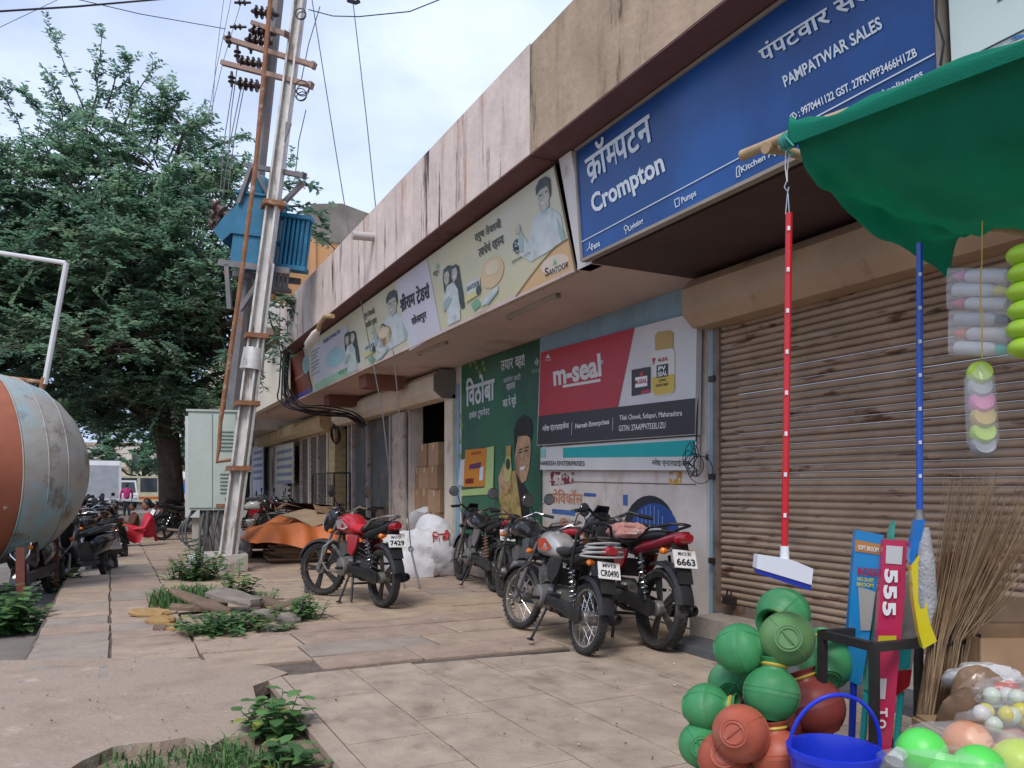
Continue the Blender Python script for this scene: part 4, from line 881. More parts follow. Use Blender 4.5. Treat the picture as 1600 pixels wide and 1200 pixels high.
# ================================================================ trees and plants
def limb(mb, a, b, r0, r1, seg=5, wob=.12):
    a = Vector(a); b = Vector(b); l = (b - a).length; pts = []
    for i in range(seg + 1):
        t = i / seg; w_ = Vector([random.uniform(-1, 1) for _ in range(3)]) * wob * l * (t * (1 - t) * 2)
        pts.append(a + (b - a) * t + w_ + Vector((0, 0, l * .08 * math.sin(t * math.pi))))
    mb.tube(pts, [r0 + (r1 - r0) * i / seg for i in range(seg + 1)], 7 if r0 > .08 else 4)
    return pts
def leafquad(V, F, c, d, up, L, W):
    s = d.cross(up)
    if s.length < 1e-3: s = Vector((1, 0, 0))
    s.normalize(); o = len(V)
    V += [c, c + d * L * .5 + s * W, c + d * L, c + d * L * .5 - s * W]; F.append((o, o + 1, o + 2, o + 3))
m_bark = M('bark', (.085, .065, .05), .95, var=.3, vs=5, stretch=(3, 3, .5), col2=(.14, .11, .09), bump=.6, bs=20)
def leafmat(name, col, k=.5, weave=0):
    m = bpy.data.materials.new(name); m.use_nodes = True; n = m.node_tree; n.nodes.clear(); lk = n.links.new
    o = n.nodes.new('ShaderNodeOutputMaterial'); d = n.nodes.new('ShaderNodeBsdfPrincipled'); tr = n.nodes.new('ShaderNodeBsdfTranslucent'); mx_ = n.nodes.new('ShaderNodeMixShader')
    geo = n.nodes.new('ShaderNodeNewGeometry'); no = n.nodes.new('ShaderNodeTexNoise'); no.inputs['Scale'].default_value = 1.3; no.inputs['Detail'].default_value = 4
    mr = n.nodes.new('ShaderNodeMapRange'); mr.inputs[1].default_value = .3; mr.inputs[2].default_value = .7; mr.inputs[3].default_value = .7; mr.inputs[4].default_value = 1.3
    ml = n.nodes.new('ShaderNodeMixRGB'); ml.blend_type = 'MULTIPLY'; ml.inputs['Fac'].default_value = 1; ml.inputs['Color1'].default_value = tuple(col) + (1,)
    lk(geo.outputs['Position'], no.inputs['Vector']); lk(no.outputs['Fac'], mr.inputs[0]); lk(mr.outputs[0], ml.inputs['Color2'])
    lk(ml.outputs[0], d.inputs['Base Color']); lk(ml.outputs[0], tr.inputs['Color']); d.inputs['Roughness'].default_value = .55; d.inputs['Specular IOR Level'].default_value = .35
    if weave:
        n3 = n.nodes.new('ShaderNodeTexVoronoi'); n3.inputs['Scale'].default_value = weave; bp = n.nodes.new('ShaderNodeBump'); bp.inputs['Strength'].default_value = .35; bp.inputs['Distance'].default_value = .004
        lk(geo.outputs['Position'], n3.inputs['Vector']); lk(n3.outputs['Distance'], bp.inputs['Height']); lk(bp.outputs[0], d.inputs['Normal'])
    mx_.inputs[0].default_value = k; lk(d.outputs[0], mx_.inputs[1]); lk(tr.outputs[0], mx_.inputs[2]); lk(mx_.outputs[0], o.inputs['Surface'])
    return m
LEAFM = [leafmat('leaf_deep', (.13, .245, .165), .6), leafmat('leaf_mid', (.19, .33, .21), .6), leafmat('leaf_light', (.27, .41, .25), .6)]
def make_tree(lab, base, blobs, sprigs, trunk_r=.42, fork=3.2, nbr=240, leaf=.15, name='tree', twigs=9, dens=14, grp=None):
    rnd = random.Random(hash(lab) % 1000 if False else len(lab) * 37)
    T_ = thing(name, lab, 'tree', base, 0, grp)
    wd = MB(); base = Vector(base); top = base + Vector((-.2, -.3, fork))
    wd.tube([base + Vector((0, 0, -.15)), base + Vector((.02, 0, .5)), base + Vector((-.05, -.1, fork * .6)), top], [trunk_r * 1.35, trunk_r, trunk_r * .88, trunk_r * .95], 12)
    V = [[], [], []]; F = [[], [], []]
    hubs = []
    for (c, r) in blobs:
        c = Vector(c); mid = top + (c - top) * .55 + Vector((rnd.uniform(-.3, .3), rnd.uniform(-.3, .3), .2))
        limb(wd, top + Vector((rnd.uniform(-.15, .15), rnd.uniform(-.15, .15), -.1)), c, trunk_r * .36, .05, 7, .10); hubs.append((c, Vector(r)))
    def twig(p, d, L_, k):
        n = int(L_ / .055); up = Vector((0, 0, 1)); q = Vector(p); d = Vector(d).normalized()
        pts = [q.copy()]
        for i in range(n):
            d = (d + Vector((rnd.uniform(-.12, .12), rnd.uniform(-.12, .12), rnd.uniform(-.10, .06)))).normalized(); q = q + d * .055
            s = d.cross(up)
            if s.length < .05: s = Vector((1, 0, 0))
            s.normalize()
            for sg in (-1, 1):
                ld = (s * sg + d * .45 + Vector((rnd.uniform(-.4, .4), rnd.uniform(-.4, .4), rnd.uniform(-.5, .3)))).normalized()
                leafquad(V[k], F[k], q + Vector((rnd.uniform(-.03, .03), rnd.uniform(-.03, .03), rnd.uniform(-.03, .03))), ld, Vector((rnd.uniform(-.5, .5), rnd.uniform(-.5, .5), 1)).normalized(), leaf * rnd.uniform(.7, 1.3), leaf * .26)
            if i % 4 == 0: pts.append(q.copy())
        if len(pts) > 1: wd.tube(pts, [.012] * (len(pts) - 1) + [.004], 3, cap=False)
    tot = sum(r.x * r.y * r.z for c, r in hubs)
    for c, r in hubs:
        nb = max(3, int(nbr * r.x * r.y * r.z / tot))
        for _ in range(nb):
            a = rnd.uniform(0, 2 * math.pi); z = rnd.uniform(-.75, 1); q = math.sqrt(max(0, 1 - z * z)); rr = rnd.uniform(.45, 1.0) ** .6
            e = c + Vector((r.x * q * math.cos(a) * rr, r.y * q * math.sin(a) * rr, r.z * z * rr))
            st = c + (e - c) * rnd.uniform(.1, .35); limb(wd, st, e, .03, .012, 3, .15)
            out_ = (e - c).normalized()
            for j in range(twigs):
                t = rnd.uniform(.35, 1.05); p = st + (e - st) * t
                d = (out_ * .7 + Vector((rnd.uniform(-1, 1), rnd.uniform(-1, 1), rnd.uniform(-.6, .7)))).normalized()
                k = 0 if rnd.random() < .35 else (1 if rnd.random() < .7 else 2)
                twig(p, d, rnd.uniform(.45, 1.1), k)
    for (p, e, n_) in sprigs:
        pts = limb(wd, p, e, .03, .008, 6, .06)
        for i in range(n_):
            t = rnd.uniform(.15, 1); j = min(len(pts) - 2, int(t * (len(pts) - 1))); pp = pts[j] + (pts[j + 1] - pts[j]) * rnd.random()
            ax = (Vector(e) - Vector(p)).normalized()
            twig(pp, (ax * .6 + Vector((rnd.uniform(-1, 1), rnd.uniform(-1, 1), rnd.uniform(-.4, .6))) * .8).normalized(), rnd.uniform(.18, .5), 1 if rnd.random() < .6 else 0)
    wo = wd.build('trunk', m_bark, T_); wo.matrix_parent_inverse = Matrix.Translation(-base)
    mb = MB()
    for k in range(3): mb.m(k); mb.add(V[k], F[k])
    me = bpy.data.meshes.new('crown'); me.from_pydata(mb.v, [], mb.f)
    for q in LEAFM: me.materials.append(q)
    me.polygons.foreach_set('material_index', mb.mi)
    o = bpy.data.objects.new('crown', me); COL.objects.link(o); o.parent = T_; o.matrix_parent_inverse = Matrix.Translation(-base)
    return T_, len(mb.f)
def B(u, v, d, rx, rz=None, ry=None): return (D(u, v, d), (rx, ry or rx, rz or rx * .8))
tb = G(268, 828)
blobs = [B(60, 480, 21, 2.6, 2.0), B(190, 420, 21, 2.6, 2.2), B(300, 400, 21.5, 2.1, 1.9), B(120, 300, 22, 2.3, 1.6), B(250, 270, 22, 2.0, 1.6), B(10, 330, 21, 2.2, 1.6), B(330, 500, 21, 1.9, 1.6), B(160, 540, 20, 2.6, 1.2),
         B(350, 330, 22, 1.5, 1.5), B(-70, 430, 20, 2.4, 2.2), B(225, 560, 23, 2.4, 1.2), B(20, 580, 22, 2.4, 1.3), B(360, 580, 21, 1.1, 1.1), B(290, 200, 22.5, 1.2, 1.0), B(150, 210, 22.5, 1.1, .9), B(205, 655, 25, 2.4, .7), B(310, 640, 25, 1.6, .9), B(100, 640, 24, 2.0, .8), B(40, 560, 24, 2.6, 1.8), B(-30, 620, 23, 2.2, 1.4), B(80, 420, 24, 2.6, 2.2), B(260, 480, 24, 2.4, 2.0), B(340, 440, 23, 1.6, 1.6), B(385, 480, 20, .9, 1.2), B(255, 610, 21.5, 1.9, .9), B(170, 620, 21.5, 1.9, .8), B(320, 610, 21, 1.3, .9), B(215, 665, 22.5, 1.4, .5), B(290, 668, 22.5, 1.2, .5)]
sp = []
for (a, b_, n_) in (((150, 260), (76, 45), 22), ((145, 200), (160, 55), 22), ((165, 170), (190, 110), 14), ((210, 240), (200, 95), 22), ((225, 240), (285, 150), 22), ((90, 200), (10, 130), 18), ((40, 230), (0, 140), 16), ((110, 260), (80, 110), 16), ((260, 220), (330, 190), 18), ((300, 250), (390, 215), 18), ((400, 330), (455, 250), 14), ((245, 250), (255, 130), 16), ((60, 260), (130, 180), 14), ((330, 250), (400, 290), 14), ((190, 200), (240, 105), 12)):
    sp.append((D(*a, 22), D(*b_, 21.5), n_))
for (a, b_, n_) in (((430, 320), (505, 338), 12), ((430, 330), (530, 395), 16), ((420, 300), (480, 290), 10), ((410, 450), (470, 500), 12), ((410, 470), (440, 560), 14), ((380, 420), (450, 470), 12), ((400, 500), (408, 600), 10)): sp.append((D(*a, 15.0), D(*b_, 14.6), n_))
TREE, nf = make_tree('large spreading green tree with dark trunk beyond the transformer pole', (tb.x, tb.y, 0), blobs, sp, .38, 3.4, 900, .14, 'shade_tree', 10)
# distant trees
for i, (u, d, h, lab) in enumerate(((60, 60, 7, 'far leafy tree left behind the parked vehicles'), (225, 66, 8, 'far leafy tree directly behind the seated women'), (330, 58, 7.5, 'far leafy tree right of the dark trunk behind cabinet'), (-90, 50, 8, 'far leafy tree at left edge behind the tank'))):
    b0 = D(u, 762, d); b0.z = 0
    make_tree(lab, b0, [(b0 + Vector((dx, dy, h * hz)), (2.6, 2.6, 2.0)) for dx, dy, hz in ((-2, 0, .5), (2, .5, .5), (0, -1, .8), (-3.5, 0, .4), (3.5, 0, .42))], [], .3, 2.0, 46, .42, 'shade_tree', 7, grp='trees across the road')
# small plants and grass
m_weed = [leafmat('weed_dark', (.06, .14, .045), .25), leafmat('weed_light', (.11, .22, .07), .25), leafmat('weed_yellow', (.24, .28, .06), .25)]
def weed(lab, c, r, h, n, L_, W, name='weed', grp='weeds growing in the pavement', light=.5, flat=False):
    V = []; F = []; mi = []; st = MB(); c = Vector(c)
    for i in range(n):
        a = random.uniform(0, 6.283); q = r * math.sqrt(random.random()); b = c + Vector((q * math.cos(a) * .6, q * math.sin(a) * .6, 0))
        hh = h * random.uniform(.35, 1) * (1 - .5 * q / r); e = b + Vector((math.cos(a) * q * .5 + random.uniform(-.05, .05), math.sin(a) * q * .5 + random.uniform(-.05, .05), hh))
        st.tube([b, (b + e) / 2 + Vector((0, 0, hh * .1)), e], [.0035, .003, .002], 4, cap=False)
        m = max(5, int(hh / .020))
        for j in range(m):
            t = (j + 1) / m; p = b + (e - b) * t; az = j * 2.4 + i
            d = Vector((math.cos(az), math.sin(az), random.uniform(-.25, .5))).normalized(); o = len(V)
            s = d.cross(Vector((0, 0, 1))).normalized(); l = L_ * random.uniform(.7, 1.4); w_ = W * random.uniform(.8, 1.4); dn = Vector((0, 0, -l * .18))
            V += [p, p + d * l * .35 + s * w_, p + d * l * .75 + s * w_ * .7 + dn * .5, p + d * l + dn, p + d * l * .75 - s * w_ * .7 + dn * .5, p + d * l * .35 - s * w_]; F.append((o, o + 1, o + 2, o + 3, o + 4, o + 5))
            mi.append(0 if random.random() > light else (1 if random.random() < .88 else 2))
    T_ = thing(name, lab, 'plant', c, 0, grp)
    so_ = st.build('stem', m_weed[0], T_); so_.matrix_parent_inverse = Matrix.Translation(-c)
    me = bpy.data.meshes.new('foliage'); me.from_pydata(V, [], F)
    for q in m_weed: me.materials.append(q)
    me.polygons.foreach_set('material_index', mi); me.update()
    o = bpy.data.objects.new('foliage', me); COL.objects.link(o); o.parent = T_; o.matrix_parent_inverse = Matrix.Translation(-c)
    return T_
def grass(lab, c, r, n, h, name='grass_tuft'):
    V = []; F = []; mi = []
    for i in range(n):
        a = random.uniform(0, 6.283); q = r * math.sqrt(random.random()); b = Vector(c) + Vector((q * math.cos(a), q * math.sin(a), 0)); az = random.uniform(0, 6.283); l = h * random.uniform(.5, 1.1)
        d = Vector((math.cos(az), math.sin(az), 0)); s = Vector((-d.y, d.x, 0)) * .004 * (1 + l * 4); o = len(V); k = random.uniform(.3, .9)
        V += [b - s, b + s, b + d * l * k * .35 + Vector((0, 0, l * .65)) + s * .8, b + d * l * k * .35 + Vector((0, 0, l * .65)) - s * .8, b + d * l * k + Vector((0, 0, l * .8))]; F += [(o, o + 1, o + 2, o + 3), (o + 3, o + 2, o + 4)]
        j = random.choice((0, 1, 1)); mi += [j, j]
    me = bpy.data.meshes.new(name); me.from_pydata(V, [], F)
    for q in m_weed: me.materials.append(q)
    me.polygons.foreach_set('material_index', mi)
    o = bpy.data.objects.new(name, me); COL.objects.link(o); return tag(o, lab, 'grass', 'grass tufts', 'stuff')
weed('leafy weed with broad leaves beside the platform corner', G(433, 1150, -.055), .14, .42, 17, .085, .03, light=.5)
weed('low broad-leaved weed under the taller corner weed', G(440, 1195, -.055), .16, .16, 12, .08, .03)
weed('leafy climbing weed at left edge of the pavement', G(15, 985, -.15), .38, .5, 50, .10, .045, light=.3)
weed('leafy weed patch at far left edge below tank', G(-30, 960, -.15), .5, .5, 40, .10, .045, light=.3)
weed('bushy weed under the tank beside parked scooters', G(88, 920, -.15), .35, .45, 36, .08, .03, light=.5)
weed('bushy weed left of the power pole footing', G(310, 905), .36, .62, 60, .07, .026, light=.5)
weed('sparse weed left of the bushy pole weed', G(278, 905), .25, .32, 16, .06, .022)
weed('leafy weed right of the power pole footing', G(372, 930), .22, .55, 18, .075, .035, light=.6)
weed('low spreading weed in front of the rubble', G(352, 985), .44, .24, 90, .07, .024, light=.55)
weed('small weed with yellow leaves right of rubble', G(462, 968), .22, .32, 26, .055, .024, light=.8)
weed('upright weed right end of the rubble', G(484, 965), .2, .34, 22, .05, .02, light=.4)
weed('tiny weed at front right of the rubble', G(432, 985), .2, .10, 14, .05, .018)
weed('yellow-green weed behind the rubble', G(415, 940), .2, .2, 18, .06, .022, light=.9)
grass('long grass tuft left of the rubble', G(284, 945), .34, 420, .26)
grass('grass along broken slab edge bottom left', G(215, 1196, -.055), .22, 110, .08)
grass('grass tuft at the bottom by the platform', G(345, 1192, -.055), .15, 110, .12)
grass('grass tuft right under the corner weed', G(400, 1200, -.055), .18, 80, .10)
grass('grass on the earth at the frame bottom', G(270, 1215, -.055), .3, 120, .06)
# rubble: broken slabs around the pole foot
m_rub = [M('rubble_grey', (.22, .19, .165), .95, var=.25, vs=6, bump=.5), M('rubble_ochre', (.36, .22, .09), .95, var=.25, vs=6, bump=.4), M('rubble_brown', (.17, .12, .085), .95, var=.25, vs=6, bump=.5)]
nam = ['largest flat grey slab on top of rubble heap', 'ochre slab at left of rubble heap', 'small ochre slab in front of left rubble slab', 'long dark leaning slab in rubble heap', 'brown slab behind long leaning one', 'low pale stone at front of rubble heap', 'small dark stone at front left of rubble', 'brown broken slab right of largest slab', 'thin tilted slab at the rubble right end', 'grey stone at right front of rubble', 'round stone behind rubble right end', 'flat slab fragment behind weed', 'pale stone beside the low weed']
rub = [(365, 955, .55, .35, .09, .2, 0), (235, 962, .38, .22, .05, .08, 1), (250, 972, .28, .16, .06, .02, 1), (310, 968, .62, .14, .05, .35, 2), (300, 958, .4, .2, .08, .1, 2), (272, 984, .3, .1, .05, 0, 1), (254, 984, .13, .09, .06, 0, 2), (415, 952, .35, .22, .06, .3, 2), (445, 955, .4, .16, .05, -.3, 2), (412, 968, .28, .2, .08, .05, 0), (452, 972, .2, .15, .08, 0, 0), (330, 950, .3, .2, .07, .15, 2), (425, 985, .25, .12, .04, 0, 0)]
for i, (u, v, lx, ly, lz, tl, k) in enumerate(rub):
    c = G(u, v); mb = MB(); pts = []; n_ = 11; lz *= .8
    for j in range(n_):
        a = 6.283 * j / n_; q = random.uniform(.7, 1.1); pts.append(Vector((lx / 2 * math.cos(a) * q * 1.15, ly / 2 * math.sin(a) * q * 1.3, 0)))
    top = [p * random.uniform(.86, .98) + Vector((0, 0, lz * random.uniform(.8, 1.15))) for p in pts]; mid = [p * random.uniform(1.0, 1.05) + Vector((0, 0, lz * .5)) for p in pts]
    mb.add(pts + mid + top + [Vector((0, 0, lz * 1.05))], [tuple(range(n_ - 1, -1, -1))] + [(r_ * n_ + j, r_ * n_ + (j + 1) % n_, (r_ + 1) * n_ + (j + 1) % n_, (r_ + 1) * n_ + j) for r_ in (0, 1) for j in range(n_)] + [(2 * n_ + j, 2 * n_ + (j + 1) % n_, 3 * n_) for j in range(n_)])
    mb.xf(Matrix.Rotation(tl, 4, 'Y') @ Matrix.Rotation(random.uniform(-.15, .15), 4, 'X'))
    zmin = min(p[2] for p in mb.v)
    o = mb.build('rubble_slab', m_rub[k], smooth=False); o.location = (c.x, c.y, -zmin - .005 + (.06 if i in (0, 3) else 0)); o.rotation_euler = (0, 0, -YAW + random.uniform(-.4, .4)); tag(o, nam[i], 'stone', 'broken slabs heaped by the pole')
print('tree faces', nf)

lv = []; lf = []
for i in range(190):
    if i < 70: c = G(random.uniform(480, 1150), random.uniform(1010, 1195))
    elif i < 140: c = G(random.uniform(150, 900), random.uniform(880, 1040))
    else: c = G(random.uniform(0, 420), random.uniform(1040, 1160))
    if c.x > 4.3 or c.y > 20: continue
    r = random.uniform(.003, .010); a = random.uniform(0, 6.28); o = len(lv); z = .012 + random.uniform(0, .004)
    lv += [(c.x + r * math.cos(a + k * 1.57) * random.uniform(.5, 1.6), c.y + r * math.sin(a + k * 1.57) * random.uniform(.5, 1.3), z + random.uniform(-.004, .006)) for k in range(4)]; lf.append((o, o + 1, o + 2, o + 3))
lm = MB(); lm.add(lv, lf); lm.mi = [random.choice((0, 0, 0, 1)) for _ in lf]
lo = lm.build('litter', [M('litter_dark', (.07, .05, .035), .9, var=.3), M('litter_pale', (.5, .46, .4), .8, var=.2)], smooth=False); tag(lo, 'small dry leaf bits and grit scattered over the pavement', 'litter', kind='stuff')
# ================================================================ motorcycles and scooters
m_tyre = M('tyre_rubber', (.030, .028, .027), .85, var=.25, vs=12, col2=(.10, .085, .07), thr=(.52, .7), cs=6, bump=.3, bs=60)
m_rim_b = M('rim_black', (.05, .048, .046), .45, metal=.5, var=.2, col2=(.12, .1, .085), thr=(.5, .7), cs=7)
m_rim_s = M('rim_steel', (.42, .38, .33), .35, metal=.7, var=.2, col2=(.25, .18, .13), thr=(.5, .7), cs=7)
m_chr = M('chrome', (.62, .62, .63), .18, metal=1.0, var=.1)
m_alu = M('engine_alloy', (.26, .25, .24), .45, metal=.6, var=.25, vs=9, col2=(.09, .075, .065), thr=(.5, .66), cs=9)
m_blk = M('black_plastic', (.018, .018, .019), .45, var=.3, vs=8, col2=(.06, .055, .05), thr=(.55, .72), cs=6)
m_gloss = M('gloss_black', (.012, .012, .014), .16, var=.2, coat=.6)
m_seat = M('seat_vinyl', (.016, .016, .017), .38, var=.2, vs=10, bump=.1, bs=90)
m_org = M('indicator_orange', (.65, .17, .02), .25); m_redl = M('tail_red', (.30, .010, .018), .15, coat=.5); m_lens = M('lamp_lens', (.55, .58, .58), .06, coat=.6, var=.05)
m_plate = M('plate_white', (.70, .69, .66), .5, var=.08); m_mir = M('mirror_face', (.25, .27, .28), .1, metal=.9, var=.05)
WM = {}
def wheel_meshes(r, w, wire, key):
    if key in WM: return WM[key]
    t = MB(); n = 36
    prof = [(r - .055, -w * .38), (r - .03, -w * .5), (r - .010, -w * .40), (r, 0), (r - .010, w * .40), (r - .03, w * .5), (r - .055, w * .38), (r - .06, 0), (r - .055, -w * .38)]
    t.lathe(prof, (0, 0, 0), (0, 1, 0), n, cap=False)
    for k in range(n * 2):                     # tread blocks
        a = math.pi * k / n; s = .018 * (1 if k % 2 else -1)
        c = Vector((math.cos(a) * (r - .001), s, math.sin(a) * (r - .001))); tg = Vector((-math.sin(a), 0, math.cos(a))); rd = Vector((math.cos(a), 0, math.sin(a)))
        t.obox(c, tg * .007, Vector((0, .013, 0)), rd * .0022)
    rim = MB(); rr = r - .058
    rim.lathe([(rr + .004, -w * .36), (rr - .012, -w * .34), (rr - .016, 0), (rr - .012, w * .34), (rr + .004, w * .36)], (0, 0, 0), (0, 1, 0), n, cap=False)
    hub = MB(); hub.lathe([(.02, -.075), (.055, -.06), (.06, -.05), (.06, .05), (.055, .06), (.02, .075)], (0, 0, 0), (0, 1, 0), 18)
    hub.cyl((0, -.10, 0), (0, .10, 0), .010)
    sp_ = MB()
    if wire:
        for k in range(28):
            a = 6.2832 * k / 28; s = .045 * (1 if k % 2 else -1); b_ = a + (.35 if (k // 2) % 2 else -.35)
            sp_.tube([(math.cos(b_) * .055, s, math.sin(b_) * .055), (math.cos(a) * (rr - .012), 0, math.sin(a) * (rr - .012))], .0028, 4)
    else:
        for k in range(5):
            for dl in (-.09, .09):
                a = 6.2832 * k / 5; v0 = Vector((math.cos(a + dl * 1.5) * .05, 0, math.sin(a + dl * 1.5) * .05)); v1 = Vector((math.cos(a + dl) * (rr - .010), 0, math.sin(a + dl) * (rr - .010)))
                sp_.bar(v0, v1, .030, .020, up=(0, 1, 0))
    mats_r = m_rim_s if wire else m_rim_b
    WM[key] = (t.mesh('tyre', m_tyre), rim.mesh('rim', mats_r), hub.mesh('hub', m_alu), sp_.mesh('spokes', m_chr if wire else m_rim_b))
    return WM[key]
def add_wheel(root, loc, rz, r, w, wire):
    me = wheel_meshes(r, w, wire, (r, w, wire))
    wh = share('wheel', me[2], root, loc, (0, 0, rz))
    share('tyre', me[0], wh); share('rim', me[1], wh); share('spokes', me[3], wh)
    return wh
def arcstrip(b, c, r, w, a0, a1, n=12, th=.004, flare=.0):
    """mudguard: arc of radius r about c, width w, curved edges"""
    vs = []
    for i in range(n + 1):
        a = a0 + (a1 - a0) * i / n
        for (yy, dr) in ((-w / 2, -.03), (-w * .36, -.004), (0, .004), (w * .36, -.004), (w / 2, -.03)):
            vs.append((c[0] + math.cos(a) * (r + dr), c[1] + yy, c[2] + math.sin(a) * (r + dr)))
    fs = [(i * 5 + k, i * 5 + k + 1, (i + 1) * 5 + k + 1, (i + 1) * 5 + k) for i in range(n) for k in range(4)]
    b.add(vs, fs); off = len(vs)
    b.add([(x + (c[0] - x) * th / r, y, z + (c[2] - z) * th / r) for x, y, z in vs], [tuple(reversed(f)) for f in fs])
def bike(lab, loc, heading, opt, lean=R(7), group='motorcycles parked on the pavement', cat='motorcycle', name='motorcycle'):
    o = opt; wr, wf = o.get('wr', .305), o.get('wf', .305); tw = o.get('tw', .085); wire = o.get('wire', False); fa, ra = Vector((.64, 0, wf)), Vector((-.62, 0, wr)); steer = o.get('steer', 0)
    body = o['body']; tank_m = o.get('tank', body); trim = o.get('trim', body)
    r = thing(name, lab, cat, loc, heading, group); r.rotation_euler = (lean, 0, heading)
    def pt(nm, mat, fn, smooth=True, par=None, ang=40):
        mb = MB(); fn(mb); return mb.build(nm, mat, par or r, smooth, ang)
    # steered front end: rotate points about the steering axis (approx vertical through head)
    hx = .38
    SM = Matrix.Translation((hx, 0, 0)) @ Matrix.Rotation(steer, 4, 'Z') @ Matrix.Translation((-hx, 0, 0))
    def ps(nm, mat, fn, smooth=True, par=None):
        mb = MB(); fn(mb); mb.xf(SM); return mb.build(nm, mat, par or r, smooth)
    fw = SM @ fa
    add_wheel(r, fw, steer, wf, tw, wire); add_wheel(r, ra, 0, wr, tw * 1.08, wire)
    topf = Vector((.37, 0, .90))
    for s in (-1, 1):
        ps('fork_leg', m_alu if not o.get('blackfork') else m_blk, lambda b: (b.tube([fa + Vector((0, s * .085, 0)), fa + Vector((-.10, s * .085, .24))], .026, 10), b.tube([fa + Vector((-.10, s * .085, .24)), topf + Vector((0, s * .085, 0))], .017, 10)))
    ps('yoke', m_blk, lambda b: (b.box(.33, .41, -.11, .11, .84, .87), b.box(.33, .40, -.11, .11, .70, .73)), smooth=False)
    ps('front_mudguard', o.get('fender', m_blk), lambda b: (arcstrip(b, fa, wf + .035, .125, R(20), R(158)), b.tube([fa + Vector((-.02, .07, .0)), fa + Vector((-.04, .07, wf + .02))], .008, 6), b.tube([fa + Vector((-.02, -.07, .0)), fa + Vector((-.04, -.07, wf + .02))], .008, 6)), ang=60) if False else ps('front_mudguard', o.get('fender', m_blk), lambda b: arcstrip(b, fa, wf + .035, .125, R(20), R(158)))
    # headlight / fairing
    if o.get('fairing', True):
        fr_ = ps('headlamp_cowl', o.get('cowl', m_gloss), lambda b: b.loft([(.60, .80, .03, .05), (.585, .81, .085, .09), (.53, .84, .115, .13), (.46, .87, .12, .13), (.40, .90, .09, .10), (.38, .91, .05, .06)], 18, 2.4))
        ps('headlamp_lens', m_lens, lambda b: b.loft([(.607, .79, .03, .03), (.603, .80, .07, .06), (.575, .80, .088, .078)], 16, 2.4), par=fr_)
        ps('visor', o.get('cowl', m_gloss), lambda b: b.prism([(.50, -.085, .955), (.50, .085, .955), (.42, .06, 1.055), (.42, -.06, 1.055)], (-.012, 0, -.01)), par=fr_)
    else:
        fr_ = ps('headlamp', o.get('cowl', m_gloss), lambda b: b.lathe([(.03, -.13), (.07, -.11), (.095, -.04), (.10, .02), (.095, .03)], (.50, 0, .80), (1, 0, -.05), 20))
        ps('headlamp_lens', m_lens, lambda b: b.lathe([(.092, .025), (.07, .045), (.01, .055)], (.50, 0, .80), (1, 0, -.05), 20), par=fr_)
        ps('instrument_pod', m_blk, lambda b: b.lathe([(.05, -.05), (.06, .02), (.055, .035)], (.44, 0, .93), (-.4, 0, 1), 16), par=fr_)
    ps('handlebar', o.get('bar', m_chr), lambda b: b.tube([(.20, -.36, .985), (.24, -.27, 1.0), (.31, -.20, 1.02), (.37, -.10, .96), (.38, 0, .93), (.37, .10, .96), (.31, .20, 1.02), (.24, .27, 1.0), (.20, .36, .985)], .012, 8))
    for s in (-1, 1):
        ps('grip', m_blk, lambda b: b.tube([(.245, s * .26, 1.0), (.195, s * .375, .983)], .018, 10))
        ps('lever', m_alu, lambda b: b.tube([(.30, s * .235, 1.005), (.33, s * .26, 1.0), (.265, s * .385, .985)], .006, 6))
        if o.get('mirrors', True):
            mi = ps('mirror', m_blk, lambda b: (b.tube([(.29, s * .225, 1.015), (.31, s * .27, 1.13), (.30, s * .31, 1.16)], .006, 6), b.lathe([(.01, -.02), (.06, -.012), (.066, .0), (.06, .006)], (.295, s * .335, 1.185), (-1, 0, .05), 18)))
            ps('mirror_glass', m_mir, lambda b: b.lathe([(.058, .0), (.056, .002), (.01, .002)], (.288, s * .335, 1.185), (-1, 0, .05), 18), par=mi)
        ps('indicator', m_org if not o.get('smoked') else m_blk, lambda b: (b.lathe([(.01, 0), (.024, .02), (.026, .045), (.016, .06)], (.44, s * .10, .74), (.15, s, 0), 12)))
    # tank, seat, panels, tail
    tk = pt('fuel_tank', tank_m, lambda b: b.loft([(.36, .78, .05, .05), (.33, .80, .105, .085), (.24, .83, .135, .115), (.10, .83, .14, .115), (-.02, .80, .115, .09), (-.10, .76, .07, .05)], 20, 2.5))
    pt('filler_cap', m_chr, lambda b: b.lathe([(.04, 0), (.042, .012), (.03, .02), (.01, .022)], (.14, 0, .942), (.05, 0, 1), 16), par=tk)
    if o.get('tank_panel'):
        for s in (-1, 1):
            pt('tank_graphic', o['tank_panel'], lambda b: b.add([(.27, s * .141, .86), (.10, s * .1485, .88), (-.02, s * .125, .80), (.06, s * .146, .77), (.24, s * .136, .78)], [(0, 1, 2, 3, 4)]), False, par=tk)
    pt('seat', o.get('seat', m_seat), lambda b: b.loft([(.02, .79, .06, .03), (-.05, .79, .095, .04), (-.20, .775, .115, .045), (-.34, .79, .12, .045), (-.42, .83, .12, .05), (-.60, .85, .105, .045), (-.70, .86, .07, .03)], 18, 2.6))
    if o.get('seatcolor'):
        pt('seat_cover', o['seatcolor'], lambda b: b.loft([(.0, .795, .085, .036), (-.05, .792, .101, .046), (-.20, .778, .121, .05), (-.30, .785, .124, .05)], 18, 2.6))
    pt('tail_cowl', trim, lambda b: b.loft([(-.30, .72, .09, .05), (-.45, .76, .10, .055), (-.62, .80, .085, .05), (-.80, .85, .06, .04), (-.86, .87, .04, .025)], 16, 2.6))
    tl = pt('tail_lamp', m_redl, lambda b: b.loft([(-.80, .83, .062, .042), (-.87, .845, .058, .04), (-.90, .85, .04, .028)], 14, 2.6))
